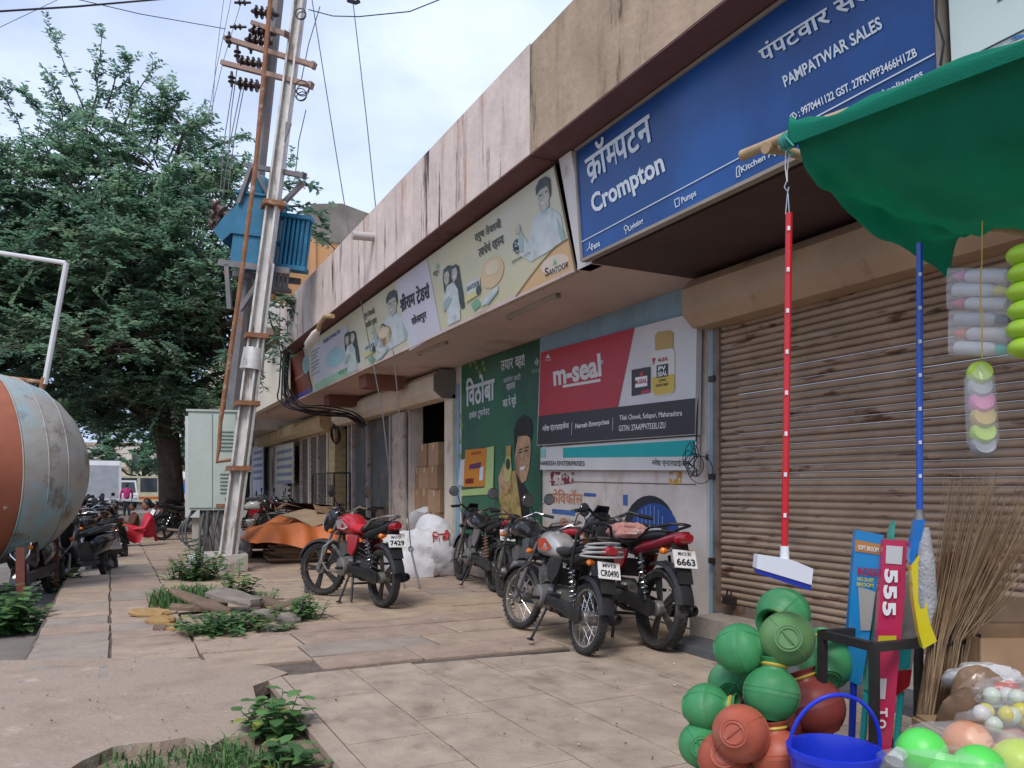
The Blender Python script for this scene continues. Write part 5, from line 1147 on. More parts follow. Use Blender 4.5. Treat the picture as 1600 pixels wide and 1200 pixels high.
    for s in (-1, 1):
        pt('side_panel', o.get('panel', body), lambda b: b.prism([(.02, s * .10, .70), (-.10, s * .125, .73), (-.30, s * .125, .72), (-.26, s * .13, .60), (-.16, s * .13, .50), (-.04, s * .12, .54)], (0, s * .02, 0)))
        sh_ = pt('shock_absorber', m_blk, lambda b: (b.tube([(-.60, s * .13, .36), (-.47, s * .13, .70)], .013, 8)))
        pt('spring', o.get('spring', m_chr), lambda b: b.tube([Vector((-.585, s * .13, .40)) + Vector((.11, 0, .26)) * (i / 60) + Vector((math.cos(i * .75) * .026, math.sin(i * .75) * .028, 0)) for i in range(61)], .006, 5), par=sh_)
        pt('grab_rail', o.get('rail', m_blk), lambda b: b.tube([(-.40, s * .115, .81), (-.55, s * .12, .90), (-.78, s * .08, .94), (-.82, 0, .945)], .011, 8))
        pt('footpeg', m_blk, lambda b: (b.tube([(.0, s * .12, .36), (.0, s * .25, .36)], .016, 8), b.tube([(-.30, s * .13, .42), (-.32, s * .23, .42)], .013, 8), b.bar((-.02, s * .1, .42), (-.32, s * .13, .42), .02, .03)))
        pt('indicator', m_org if not o.get('smoked') else m_blk, lambda b: b.lathe([(.008, 0), (.022, .03), (.026, .06), (.014, .075)], (-.76, s * .07, .74), (-.1, s, 0), 12))
        pt('swingarm', m_blk, lambda b: b.bar((-.05, s * .09, .37), (-.62, s * .105, wr), .03, .05))
    # engine, frame, exhaust
    en = pt('engine', m_alu, lambda b: (b.loft([(.22, .38, .06, .07), (.18, .38, .10, .10), (.02, .37, .115, .11), (-.12, .38, .10, .10), (-.17, .38, .06, .07)], 16, 3.2), b.lathe([(.10, 0), (.10, .05), (.085, .06)], (.07, .11, .37), (0, 1, 0), 20), b.lathe([(.10, 0), (.10, .05), (.085, .06)], (.07, -.11, .37), (0, -1, 0), 20)))
    pt('cylinder_head', m_alu, lambda b: [b.obox(Vector((.19, 0, .48)) + Vector((.5, 0, 1)).normalized() * (k * .018), Vector((.06, 0, -.03)) * (1 if k < 7 else .85), (0, .075, 0), Vector((.5, 0, 1)).normalized() * .006) for k in range(9)], False, par=en)
    pt('carburettor', m_blk, lambda b: (b.cyl((.1, 0, .55), (-.02, 0, .57), .035), b.box(-.14, -.02, -.08, .08, .50, .64)), par=en)
    pt('frame', m_blk, lambda b: (b.tube([(.36, 0, .80), (.33, 0, .60), (.26, 0, .36), (.18, 0, .26), (-.1, 0, .26)], .019, 8), b.tube([(.36, 0, .80), (.1, 0, .72), (-.25, 0, .68), (-.62, .06, .74)], .018, 8), b.tube([(-.1, .09, .26), (-.14, .1, .5), (-.22, .1, .68)], .015, 8), b.tube([(-.1, -.09, .26), (-.14, -.1, .5), (-.22, -.1, .68)], .015, 8)))
    pt('exhaust', o.get('pipe', m_blk), lambda b: (b.tube([(.24, -.04, .50), (.33, -.06, .42), (.31, -.10, .26), (.15, -.14, .21), (-.20, -.15, .23)], .02, 8), b.lathe([(.02, 0), (.042, .06), (.05, .14), (.052, .55), (.04, .62), (.025, .63), (.02, .60)], (-.18, -.155, .24), (-1, -.03, .13), 16)))
    pt('heat_shield', m_chr, lambda b: b.obox((-.45, -.21, .285), (.16, .005, -.02), (0, .004, 0), (.003, 0, .025)), False)
    pt('chain_case', m_blk, lambda b: b.loft([(.0, .36, .015, .05, .115), (-.3, .345, .016, .055, .115), (-.62, .31, .016, .07, .115), (-.70, .31, .012, .05, .115)], 12, 3))
    # rear mudguard and plate
    rg = pt('rear_mudguard', m_blk, lambda b: arcstrip(b, ra, wr + .05, .14, R(70), R(168), 12))
    pt('plate_bracket', m_blk, lambda b: b.prism([(-.80, -.065, .80), (-.80, .065, .80), (-.92, .06, .52), (-.92, -.06, .52)], (.02, 0, .0)))
    pl = pt('number_plate', o.get('platemat', m_plate), lambda b: b.obox((-.872, 0, .695), (.0, .095, 0), (-.027, 0, -.062), (-.004, 0, .002)), False)
    for i, tx_ in enumerate(o.get('plate', ())):
        vs, fs = glyphs(tx_, .03)
        if not vs: continue
        x0 = min(p[0] for p in vs); x1 = max(p[0] for p in vs); y0 = min(p[1] for p in vs); y1 = max(p[1] for p in vs)
        two = len(o['plate']) > 1; hw, hh, cz_ = (.08, .027, -.024) if two and i == 1 else ((.058, .014, .038) if two else (.085, .045, 0))
        C_ = Vector((-.8785, 0, .698)); up_ = Vector((.034, 0, .078)).normalized(); mb = MB()
        mb.add([C_ + Vector((0, -1, 0)) * (((p[0] - x0) / (x1 - x0) * 2 - 1) * hw) + up_ * (cz_ + ((p[1] - y0) / (y1 - y0) * 2 - 1) * hh) for p in vs], fs)
        mb.build('lettering', m_ink, pl, False)
    ps('brake_cable', m_blk, lambda b: (b.tube([(.30, -.23, 1.0), (.42, -.20, .98), (.46, -.12, .80), (.52, -.09, .45)], .005, 5), b.tube([(.30, .23, 1.0), (.43, .18, .96), (.42, .08, .78), (.30, .06, .62)], .005, 5), b.tube([(.30, -.22, 1.0), (.40, -.10, .95), (.30, -.10, .76), (.12, -.09, .60)], .004, 5)))
    # stands, guards
    pt('side_stand', m_blk, lambda b: (b.tube([(-.02, .10, .27), (-.10, .24, .02)], .012, 8), b.obox((-.11, .25, .012), (.035, 0, 0), (0, .02, 0), (0, 0, .006))))
    if o.get('centre_stand'): pt('centre_stand', m_blk, lambda b: (b.tube([(-.12, .10, .26), (-.2, .15, .012)], .013, 8), b.tube([(-.12, -.10, .26), (-.2, -.15, .012)], .013, 8), b.tube([(-.13, -.11, .2), (-.13, .11, .2)], .012, 8)))
    if o.get('guard', True):
        pt('leg_guard', o.get('guardmat', m_blk), lambda b: b.tube([(.33, 0, .62), (.34, .14, .64), (.34, .25, .56), (.33, .27, .42), (.28, .22, .31), (.22, .05, .28), (.22, -.05, .28), (.28, -.22, .31), (.33, -.27, .42), (.34, -.25, .56), (.34, -.14, .64), (.33, 0, .62)], .013, 8))
    if o.get('carrier'):
        pt('carrier_loop', m_blk, lambda b: (b.tube([(-.50, .15, .66), (-.56, .16, .95), (-.62, .10, 1.04), (-.64, 0, 1.06), (-.62, -.10, 1.04), (-.56, -.16, .95), (-.50, -.15, .66)], .013, 8)))
        pt('rope_coil', M('grey_rope', (.33, .31, .30), .8), lambda b: [b.torus((-.72, .0, .80 + k * .018), (.15 * (k % 2), .1, 1), .17 - .008 * k, .009, 26, 5) for k in range(6)])
    if o.get('saree'): pt('sari_guard', m_blk, lambda b: [b.tube([(-.35, .16, .60 - k * .05), (-.60, .17, .56 - k * .05), (-.78, .165, .52 - k * .05)], .006, 5) for k in range(4)])
    return r
red = M('red_lacquer', (.40, .012, .020), .22, coat=.6, var=.12, col2=(.25, .04, .035), thr=(.6, .75)); dred = M('maroon_lacquer', (.20, .012, .022), .22, coat=.6, var=.15); silver = M('silver_paint', (.48, .47, .46), .32, metal=.5, var=.1, vs=8, col2=(.3, .28, .26), thr=(.55, .7), cs=6); blackp = M('black_lacquer', (.014, .014, .016), .2, coat=.6, var=.2)
def place(lab, rear, front, opt, **k):
    a = G(*rear) if len(rear) == 2 else Vector(rear); b_ = G(*front) if len(front) == 2 else Vector(front)
    d = (b_ - a).normalized(); h = math.atan2(d.y, d.x); c = (a + b_) / 2; s = opt.get('scale', 1.0)
    t = bike(lab, (c.x, c.y, c.z if len(rear) == 3 else 0), h, opt, **k); t.scale = (s, s, s); return t
place('red and black motorcycle with number 7429 parked alone by cardboard heap', (606, 951), (512, 927), dict(body=red, panel=red, seatcolor=M('red_cloth', (.55, .02, .03), .6), rail=m_alu, guardmat=m_alu, plate=('MH13 CV', '7429'), centre_stand=True, steer=R(28), scale=1.04, tank_panel=M('grey_decal', (.35, .3, .3), .3), fender=m_blk, saree=True, trim=m_blk), lean=R(2))
place('small silver moped with orange tank stripe and rope coil in front row', (915, 1024), (818, 981), dict(body=m_blk, tank=silver, tank_panel=M('orange_decal', (.55, .07, .03), .3), wire=True, fairing=False, cowl=m_blk, plate=('MV13', 'CR0490'), carrier=True, wr=.29, wf=.29, tw=.07, guardmat=m_blk, trim=m_blk, scale=.96, mirrors=True, pipe=m_blk, steer=R(14)), lean=R(8))
place('maroon motorcycle with number 6663 and cloth on seat by the wall', (3.86, 5.06, 0), (3.97, 6.3, 0), dict(body=dred, tank=m_gloss, trim=dred, panel=dred, plate=('MH13 BV', '6663'), bar=m_blk, guard=False, scale=1.06, tank_panel=m_blk, centre_stand=True, tw=.10, mirrors=False), lean=R(6))
place('black motorcycle half hidden behind silver moped with red tail', (4.08, 6.95, 0), (4.02, 8.2, 0), dict(body=blackp, trim=red, rail=m_alu, fairing=False, cowl=m_chr, plate=('MH13', '3024'), scale=1.0, steer=R(-12)), lean=R(6))
place('black motorcycle beside white sacks under the green poster', (773, 925), (720, 907), dict(body=blackp, trim=m_blk, panel=M('grey_panel', (.12, .11, .11), .4), plate=('MH13', '30'), bar=m_blk, guard=False, scale=1.02, smoked=True, spring=M('rusty_spring', (.3, .14, .07), .6)), lean=R(6))
# folded cloth on the maroon seat
def crumple(name, lab, cat, c, rx, ry, rz, mat, n=22, m=14, amp=.22, seed=1, grp=None, flat=True):
    rn = random.Random(seed); ph = [(rn.uniform(0, 6), rn.uniform(2, 6), rn.uniform(2, 6), rn.uniform(2, 5)) for _ in range(7)]
    mb = MB(); mb.ell((0, 0, 0), 1, 1, 1, n, m); out_ = []
    for p in mb.v:
        p = Vector(p); k = 1
        for (a, fx, fy, fz) in ph: k += amp / 3 * math.sin(a + p.x * fx + p.y * fy + p.z * fz) ** 3
        z = p.z * rz * k
        if flat and z < -rz * .55: z = -rz * .55
        out_.append((p.x * rx * k, p.y * ry * k, z))
    mb.v = out_; o = mb.build(name, mat); o.location = Vector(c) + Vector((0, 0, rz * .55 if flat else 0)); return tag(o, lab, cat, grp)
crumple('folded_cloth', 'crumpled pinkish cloth on the seat of maroon motorcycle', 'cloth', (3.87, 5.42, .865), .13, .22, .07, M('pink_cloth', (.42, .2, .17), .9, var=.25, vs=20, col2=(.55, .42, .36)), 30, 18, .3)
# scooters and bikes parked further away
def scooter(lab, loc, heading, col, lean=R(6), group='scooters and bikes parked below the kerb'):
    r = thing('scooter', lab, 'scooter', loc, heading, group); r.rotation_euler = (lean, 0, heading)
    def pt(nm, mat, fn, smooth=True, par=None):
        mb = MB(); fn(mb); return mb.build(nm, mat, par or r, smooth)
    add_wheel(r, (.62, 0, .24), R(20), .24, .09, False); add_wheel(r, (-.58, 0, .24), 0, .24, .09, False)
    pt('apron', col, lambda b: b.loft([(.56, .55, .06, .10), (.50, .62, .17, .26), (.44, .66, .19, .30), (.40, .66, .16, .28)], 18, 2.4))
    pt('front_mudguard', col, lambda b: arcstrip(b, (.62, 0, .24), .285, .13, R(10), R(165)))
    pt('fork', m_alu, lambda b: (b.tube([(.62, .07, .24), (.50, .06, .60)], .02, 8), b.tube([(.62, -.07, .24), (.50, -.06, .60)], .02, 8)))
    hd_ = pt('handlebar_cowl', col, lambda b: b.loft([(.52, .99, .05, .04), (.47, 1.0, .13, .07), (.38, 1.02, .14, .06), (.32, 1.03, .08, .03)], 16, 2.4))
    pt('headlamp', m_lens, lambda b: b.loft([(.53, .97, .03, .02), (.525, .975, .08, .045), (.49, .98, .10, .055)], 14, 2.4), par=hd_)
    pt('chrome_trim', m_chr, lambda b: (b.tube([(.585, .0, .50), (.55, .10, .62), (.50, .14, .82)], .012, 6), b.tube([(.585, .0, .50), (.55, -.10, .62), (.50, -.14, .82)], .012, 6)))
    for s in (-1, 1):
        pt('grip', m_blk, lambda b: b.tube([(.38, s * .12, 1.03), (.30, s * .36, 1.04)], .018, 8))
        mi = pt('mirror', m_blk, lambda b: (b.tube([(.38, s * .18, 1.04), (.39, s * .24, 1.18)], .006, 6), b.lathe([(.01, -.015), (.055, -.01), (.058, .0), (.05, .004)], (.385, s * .25, 1.22), (-1, 0, .05), 14)))
        pt('mirror_glass', m_mir, lambda b: b.lathe([(.05, .005), (.048, .007), (.01, .007)], (.385, s * .25, 1.22), (-1, 0, .05), 14), par=mi)
        pt('indicator', m_org, lambda b: b.ell((.545, s * .12, .70), .02, .035, .03, 10, 6))
    pt('floorboard', m_blk, lambda b: b.box(-.08, .46, -.15, .15, .28, .34))
    pt('rear_body', col, lambda b: b.loft([(.0, .48, .12, .16), (-.12, .56, .17, .17), (-.40, .60, .19, .16), (-.70, .66, .14, .10), (-.82, .70, .06, .04)], 18, 2.5))
    pt('seat', m_seat, lambda b: b.loft([(.02, .74, .08, .03), (-.1, .76, .14, .045), (-.4, .80, .14, .05), (-.68, .82, .09, .035)], 16, 2.6))
    pt('tail_lamp', m_redl, lambda b: b.ell((-.80, 0, .70), .04, .09, .03, 12, 6)); pt('grab_rail', m_alu, lambda b: b.tube([(-.6, .12, .82), (-.8, .08, .86), (-.82, 0, .865), (-.8, -.08, .86), (-.6, -.12, .82)], .011, 6))
    pt('engine', m_alu, lambda b: b.box(-.62, -.2, -.16, -.06, .2, .36), False); pt('exhaust', m_blk, lambda b: b.lathe([(.02, 0), (.05, .05), (.055, .42), (.03, .46)], (-.35, -.17, .24), (-1, 0, .1), 12)); pt('number_plate', m_plate, lambda b: b.obox((-.84, 0, .52), (.0, .10, 0), (-.02, 0, -.06), (-.004, 0, .001)), False)
    return r
def GL(u, v): p = G(u, v, -.17); return p
pl_ = GL(140, 912); scooter('black scooter with chrome V trim nearest to the tank', pl_, R(-118), m_gloss)
pl_ = GL(60, 935); scooter('black scooter mostly hidden under the big tank', pl_, R(-100), m_gloss)
ops = [dict(body=blackp), dict(body=M('grey_lacquer', (.35, .35, .33), .25, coat=.5)), dict(body=blackp, fairing=False, cowl=m_chr), dict(body=red), dict(body=M('blue_lacquer', (.03, .06, .2), .25, coat=.5), bar=m_blk)]
lab_l = ['black motorcycle second in the row behind the black scooter', 'grey motorcycle third in the row left of the pavement', 'black chrome-lamped motorcycle fourth in the row left of pavement', 'red motorcycle fifth in the row left of pavement', 'dark blue motorcycle far in the row near the white van', 'grey motorcycle farthest in the row near the white van']
for i, (u, v) in enumerate(((150, 890), (130, 872), (152, 858), (140, 846), (158, 836), (172, 826))):
    p = GL(u, v); bike(lab_l[i], p, R(-125 + 9 * (i % 3)), ops[i % 5] | dict(plate=()), group='scooters and bikes parked below the kerb')
lab_r = ['dark motorcycle directly right of the tree trunk', 'dark motorcycle second right of the tree trunk', 'dark red motorcycle behind those right of the trunk', 'dark motorcycle left end before the far shops', 'black motorcycle middle before the far shops', 'blue motorcycle right end before far shops by tarp']
for i, (u, v, h) in enumerate(((292, 842, 20), (300, 828, 15), (305, 816, 10), (388, 838, -20), (408, 836, -25), (428, 834, -15))):
    p = G(u, v); bike(lab_r[i], p, R(h), ops[(i * 2) % 5] | dict(plate=()), group='motorcycles parked before the far shops')
# ================================================================ street stall in the right foreground
XS = 2.01
m_bam = M('bamboo', (.42, .30, .17), .7, var=.2, vs=8, col2=(.25, .16, .09), thr=(.55, .7), cs=8)
m_net = leafmat('green_net', (.004, .33, .20), .5, 260)
m_rope = M('teal_rope', (.05, .28, .24), .8); m_wirew = M('white_wire', (.6, .6, .6), .5)
def W(u, v, X=XS): return WX(u, v, X)
def bamboo(lab, a, b, r):
    a = Vector(a); b = Vector(b); n = max(2, int((b - a).length / .28)); pts = []; rs = []
    for i in range(n * 3 + 1):
        t = i / (n * 3); pts.append(a + (b - a) * t + Vector((0, 0, .006 * math.sin(t * 7)))); rs.append(r * (1.14 if i % 3 == 0 else .97))
    return tag(MB().tube(pts, rs, 12).build('bamboo_pole', m_bam), lab, 'pole', 'bamboo poles of the stall')
bA = W(1160, 243); bB = W(1760, 6)
bamboo('bamboo beam along front edge of the green net', bA, bA + (bB - bA) * 1.0, .017)
bamboo('short bamboo cross pole under tip of green net', W(1196, 231, 1.985), W(1330, 262, 2.5), .017)
bamboo('bamboo post at right carrying the front net beam', (bB.x, bB.y + .02, 0), (bB.x, bB.y, bB.z + .1), .024)
bamboo('bamboo back beam carrying the rear net edge', W(1530, 352, 2.86), W(1800, 395, 2.86), .018)
bamboo('bamboo post at right carrying the rear net beam', (2.88, W(1800, 395, 2.86).y, 0), (2.86, W(1800, 395, 2.86).y, 2.5), .024)
mb = MB()
for k in range(7): mb.torus(W(1226 + k * 2.2, 222 - k * 1.0, XS), (bB - bA), .023 + .002 * (k % 3), .004, 14, 5)
mb.tube([W(1228, 215, XS - .03), W(1240, 228, XS - .035), W(1230, 236, XS - .03), W(1238, 243, XS - .02)], .004, 5)
tag(mb.build('rope_lashing', m_rope), 'teal rope lashing around bamboo beam tip', 'rope')
def lerp(a, b, t): return a + (b - a) * t
def poly(ps, t):
    n = len(ps) - 1; i = min(int(t * n), n - 1); f = t * n - i
    p0_, p1_, p2_, p3_ = ps[max(i - 1, 0)], ps[i], ps[i + 1], ps[min(i + 2, n)]
    return .5 * ((2 * p1_) + (p2_ - p0_) * f + (2 * p0_ - 5 * p1_ + 4 * p2_ - p3_) * f * f + (3 * p1_ - p0_ - 3 * p2_ + p3_) * f ** 3)
rows = [[W(1238, 208), W(1262, 262, 2.10), W(1310, 306, 2.28), W(1392, 374, 2.55), W(1481, 428, 2.84)],
        [W(1290, 188), W(1310, 240, 2.12), W(1360, 290, 2.32), W(1440, 340, 2.6), W(1521, 347, 2.86)],
        [W(1400, 144), W(1420, 215, 2.14), W(1460, 285, 2.36), W(1510, 330, 2.6), W(1560, 353, 2.86)],
        [W(1600, 66), W(1620, 170, 2.16), W(1640, 270, 2.4), W(1660, 330, 2.62), W(1680, 372, 2.86)],
        [W(1760, 4), W(1775, 150, 2.16), W(1790, 270, 2.4), W(1800, 350, 2.62), W(1810, 396, 2.86)]]
def wrap_row(r_): return [r_[0] + Vector((-.026, -.012, -.05)), r_[0] + Vector((-.028, -.008, .018)), r_[0] + Vector((.004, 0, .036))] + r_[1:]
NU, NV = 44, 56; vs = []
for i in range(NU + 1):
    s_ = i / NU
    for j in range(NV + 1):
        t_ = j / NV; p = poly([poly(wrap_row(r_), t_) for r_ in rows], s_)
        fold = .022 * math.sin(t_ * 7 + s_ * 11) * t_ + .012 * math.sin(s_ * 31 + t_ * 5) * t_ * (1 - s_ * .5) + .016 * math.sin((t_ * .9 - s_) * 26) * t_ + .006 * math.sin((t_ + s_ * .6) * 61) * t_
        vs.append(p + Vector((0, 0, fold - .05 * math.sin(math.pi * t_) * min(1, s_ * 3))))
nm = MB(); nm.add(vs, [(i * (NV + 1) + j, i * (NV + 1) + j + 1, (i + 1) * (NV + 1) + j + 1, (i + 1) * (NV + 1) + j) for i in range(NU) for j in range(NV)])
for i in range(0, 6): pass
nb = nm.build('shade_net', m_net); tag(nb, 'dark green shade net draped over bamboo at top right', 'shade net')
so_m = nb.modifiers.new('thick', 'SOLIDIFY'); so_m.thickness = .004
# ---- red mop
m_rp = M('red_pole', (.52, .012, .02), .25, coat=.4, var=.05); m_bp = M('blue_pole', (.012, .09, .46), .25, coat=.4, var=.05); m_wp = M('white_plastic', (.68, .70, .74), .35, var=.05); m_blp = M('deep_blue_plastic', (.012, .035, .35), .35, var=.06)
MP = thing('hanging_floor_wiper', 'red-handled floor wiper hanging head down from bamboo beam', 'wiper', W(1229, 240))
part('wire', m_wirew, MP, lambda b: (b.tube([W(1228, 236), W(1227, 262), W(1230, 284)], .0022, 5), b.tube([W(1234, 240), W(1230, 268), W(1230, 284)], .0022, 5)), True)
part('hook', m_chr, MP, lambda b: b.tube([W(1230, 282), W(1226, 292), W(1230, 298), W(1233, 292), W(1231, 303), W(1228, 335), W(1234, 335), W(1232, 303)], .0025, 5), True)
part('handle', m_rp, MP, lambda b: b.tube([W(1233, 333), W(1226, 862)], .0115, 12), True)
for k in range(8):
    t_ = (k + .4) / 8.3; c = lerp(W(1233, 333), W(1226, 862), t_) + Vector((-.010, -.008, 0))
    part('sticker', m_wp, MP, lambda b: b.obox(c, (.0035, -.002, 0), (.002, .0035, 0), (0, 0, .007)))
part('socket', m_wp, MP, lambda b: b.tube([W(1226, 853), W(1226, 880)], [.014, .016], 12), True)
wd_ = Vector((.0, .0, 0)); bl = [W(u, v, XS - .02) for u, v in ((1184, 867), (1182, 888), (1268, 914), (1271, 889), (1243, 877), (1226, 873))]
part('head', m_wp, MP, lambda b: b.prism(bl, (.03, .05, .0)))
bl2 = [W(u, v, XS - .015) for u, v in ((1182, 889), (1184, 896), (1266, 923), (1268, 914))]
part('blade', m_blp, MP, lambda b: b.prism(bl2, (.02, .035, 0)))
# ---- blue handled mop with wrapped head
XB = 2.42
BM = thing('hanging_mop', 'blue-handled mop hanging head down in yellow and blue wrapper', 'mop', W(1437, 405, XB))
part('handle', m_bp, BM, lambda b: b.tube([W(1437, 380, XB), W(1437, 802, XB)], .0105, 12), True)
for k in range(7):
    c = lerp(W(1437, 430, XB), W(1437, 770, XB), k / 6.5) + Vector((-.009, -.008, 0)); part('sticker', m_wp, BM, lambda b: b.obox(c, (.003, -.002, 0), (.002, .003, 0), (0, 0, .006)))
part('ferrule', m_alu, BM, lambda b: b.tube([W(1437, 796, XB), W(1437, 815, XB)], [.013, .018], 12), True)
part('wrapper_top', M('wrap_blue', (.01, .16, .5), .2, coat=.4), BM, lambda b: b.prism([W(u, v, XB - .02) for u, v in ((1430, 812), (1446, 812), (1436, 858), (1424, 886), (1421, 870))], (.025, .03, 0)))
part('wrapper', M('wrap_yellow', (.68, .56, .02), .2, coat=.4), BM, lambda b: b.prism([W(u, v, XB - .025) for u, v in ((1424, 884), (1437, 866), (1444, 900), (1450, 960), (1454, 976), (1464, 1002), (1443, 1014), (1436, 990), (1428, 940))], (.03, .035, 0)))
part('mop_fibre', M('grey_fibre', (.36, .36, .38), .9, var=.2, vs=30, bump=.5, bs=90), BM, lambda b: b.tube([W(1444, 824, XB), W(1447, 880, XB), W(1449, 940, XB), W(1446, 985, XB)], [.016, .028, .03, .012], 12), True)
# ---- hanging packs
def clear(name, col=(.8, .82, .84), a=.22): return M(name, col, .12, alpha=a, spec=.6, var=.02)
m_film = clear('clear_film')
m_string = M('yellow_string', (.5, .36, .08), .8)
def pack(lab, X, u0, u1, v0, v1, cols, tilt):
    t = thing('bottle_pack', lab, 'bottle pack', W((u0 + u1) / 2, v1, X), 0, 'shrink-wrapped packs hanging from the net')
    n = len(cols); a = W(u0, v0, X); b_ = W(u1, v0, X); ww = (b_ - a); hgt = (W(u0, v0, X) - W(u0, v1, X)).length; r = hgt / n * .47; dr = ww.normalized()
    for k, (c1, c2, flip) in enumerate(cols):
        c = W((u0 + u1) / 2, v0 + (v1 - v0) * (k + .5) / n, X); L_ = ww.length * .92; s = -1 if flip else 1
        bt = part('bottle', M('bot_%.2f%.2f%.2f' % c1, c1, .3), t, lambda b: b.lathe([(.2 * r, -.5 * L_), (.9 * r, -.48 * L_), (r, -.42 * L_), (r, .15 * L_), (.85 * r, .22 * L_), (.5 * r, .28 * L_)], c, dr * s, 16), True)
        part('cap', M('cap_%.2f%.2f%.2f' % c2, c2, .3), t, lambda b: b.lathe([(.5 * r, .27 * L_), (.75 * r, .29 * L_), (.75 * r, .36 * L_), (.6 * r, .42 * L_), (.4 * r, .5 * L_), (.1 * r, .5 * L_)], c, dr * s, 14), True)
    ctr_ = W((u0 + u1) / 2, (v0 + v1) / 2, X); nrm = Vector((dr.y, -dr.x, 0))
    mb = MB(); mb.loft([(x, 0, r * 1.25, hgt / 2 * 1.03) for x in (-.5, -.46, -.2, .2, .46, .5)], 24, 5); mb.v = [tuple(ctr_ + dr * (p[0] * ww.length * 1.02) + nrm * p[1] * (1 + .06 * math.sin(p[2] * 90)) + Vector((0, 0, p[2]))) for p in mb.v]
    w_ = mb.build('wrap', m_film, t); w_.matrix_parent_inverse = Matrix.Translation(-Vector(t.location))
    part('string', m_string, t, lambda b: b.tube([W((u0 + u1) / 2, v0 - 4, X - .055), W((u0 + u1) / 2, (v0 + v1) / 2, X - .055), W((u0 + u1) / 2, v1 + 3, X - .05)], .002, 5), True)
    return t
XP = 2.36
gw = (.55, .55, .56)
pack('upper hanging clear pack of three bottles with pink and yellow caps', XP, 1486, 1578, 421, 486, [((.55, .5, .52), (.6, .22, .33), True), (gw, (.62, .56, .12), False), ((.5, .5, .5), (.55, .12, .16), True)], 0)
pack('lower hanging clear pack of three bottles with black orange and teal caps', XP, 1489, 1580, 488, 556, [((.35, .35, .36), (.06, .06, .07), False), ((.55, .5, .48), (.6, .2, .09), True), (gw, (.05, .45, .36), False)], 0)
wire('hanging_string', 'thin yellow string above the hanging bottle packs', [W(1535, 345, XP), W(1534, 420, XP)], .002, m_string, cat='string')
CH = thing('lime_bottle_chain', 'column of lime green bottles hanging at the right frame edge', 'bottle chain', W(1605, 560, 2.3))
for k in range(6): part('bottle', M('lime_plastic', (.34, .56, .04), .3, var=.06), CH, lambda b: b.ell(W(1603 + (k % 2) * 2, 398 + k * 29, 2.3), .05, .05, .032, 18, 10), True)
part('string', m_string, CH, lambda b: b.tube([W(1604, 362, 2.3), W(1604, 560, 2.3)], .002, 5), True)
CC = thing('cup_strip', 'clear strip of lime pink and grey cups hanging beneath bottle packs', 'cups', W(1532, 640, XP))
for k, (u, v, c) in enumerate(((1531, 583, (.42, .6, .08)), (1531, 605, (.35, .36, .38)), (1534, 628, (.62, .2, .36)), (1536, 652, (.5, .36, .08)), (1536, 676, (.42, .6, .08)), (1536, 696, (.3, .31, .33)))):
    part('cup', M('cup_%d' % k, c, .3), CC, lambda b: b.lathe([(.004, -.024), (.03, -.022), (.036, -.01), (.036, .008), (.03, .02), (.004, .016)], W(u, v, XP), (-.55, -.7, .25), 18), True)
part('sleeve', m_film, CC, lambda b: b.tube([W(1530, 568, XP), W(1530, 590, XP), W(1533, 640, XP), W(1536, 690, XP), W(1538, 710, XP)], [.012, .042, .044, .044, .015], 16), True)
part('string', m_string, CC, lambda b: b.tube([W(1534, 556, XP), W(1530, 572, XP)], .002, 5), True)
# ---- black rack
m_blackm = M('black_angle_iron', (.022, .021, .021), .55, var=.3, vs=9, col2=(.08, .05, .035), thr=(.62, .72), cs=8)
zr = .735
c1, c2, c3 = G(1366, 1011, zr), G(1285, 991, zr), G(1524, 997, zr); c4 = c2 + c3 - c1
RK = thing('black_metal_rack', 'black angle-iron rack holding brooms at right foreground', 'rack', (c1.x, c1.y, 0))
cn = [c1, c2, c4, c3]
for i in range(4):
    part('top_bar', m_blackm, RK, lambda b: b.bar(cn[i], cn[(i + 1) % 4], .026, .03))
    part('post', m_blackm, RK, lambda b: b.bar(cn[i] + Vector((0, 0, .015)), (cn[i].x, cn[i].y, 0), .026, .026, up=(1, 0, 0)))
    part('lower_bar', m_blackm, RK, lambda b: b.bar(cn[i] + Vector((0, 0, .3 - zr)), cn[(i + 1) % 4] + Vector((0, 0, .3 - zr)), .022, .026))
part('base_panel', m_blackm, RK, lambda b: b.prism([(p.x, p.y, .29) for p in cn], (0, 0, .008)))
# wrapped brooms standing in the rack (each: bag, printed band, handle)
def bag(lab, X, body, mat, parts, handle=None, th=(.022, .03, 0)):
    t = thing('wrapped_broom', lab, 'broom', W(body[0][0], body[0][1], X), 0, 'wrapped brooms in the rack')
    part('wrapper', mat, t, lambda b: b.prism([W(u, v, X) for u, v in body], th))
    for px, m_ in parts: part('printed_band', m_, t, lambda b: b.add([W(u, v, X) - Vector((.003, .002, 0)) for u, v in px], [tuple(range(len(px)))]))
    if handle: part('handle', handle[2], t, lambda b: b.tube([W(*handle[0], X + .015), W(*handle[1], X + .015)], handle[3], 12), True)
    return t
pk = lambda n, c: M('wrap_' + n, c, .18, coat=.4, var=.06)
zb = 1290
Rb = bag('blue wrapped dust broom standing leftmost in the rack', 2.50, [(1337, 828), (1381, 836), (1372, 900), (1358, 1000), (1345, 1072), (1321, 1062), (1327, 960)], pk('skyblue', (.02, .24, .55)), [([(1337, 843), (1378, 851), (1376, 867), (1336, 861)], pk('ochre', (.5, .22, .06))), ([(1341, 915), (1368, 925), (1360, 985), (1345, 985)], pk('grey', (.38, .36, .33)))], ((1334, 1060), (1326, 1290), m_blp, .013))
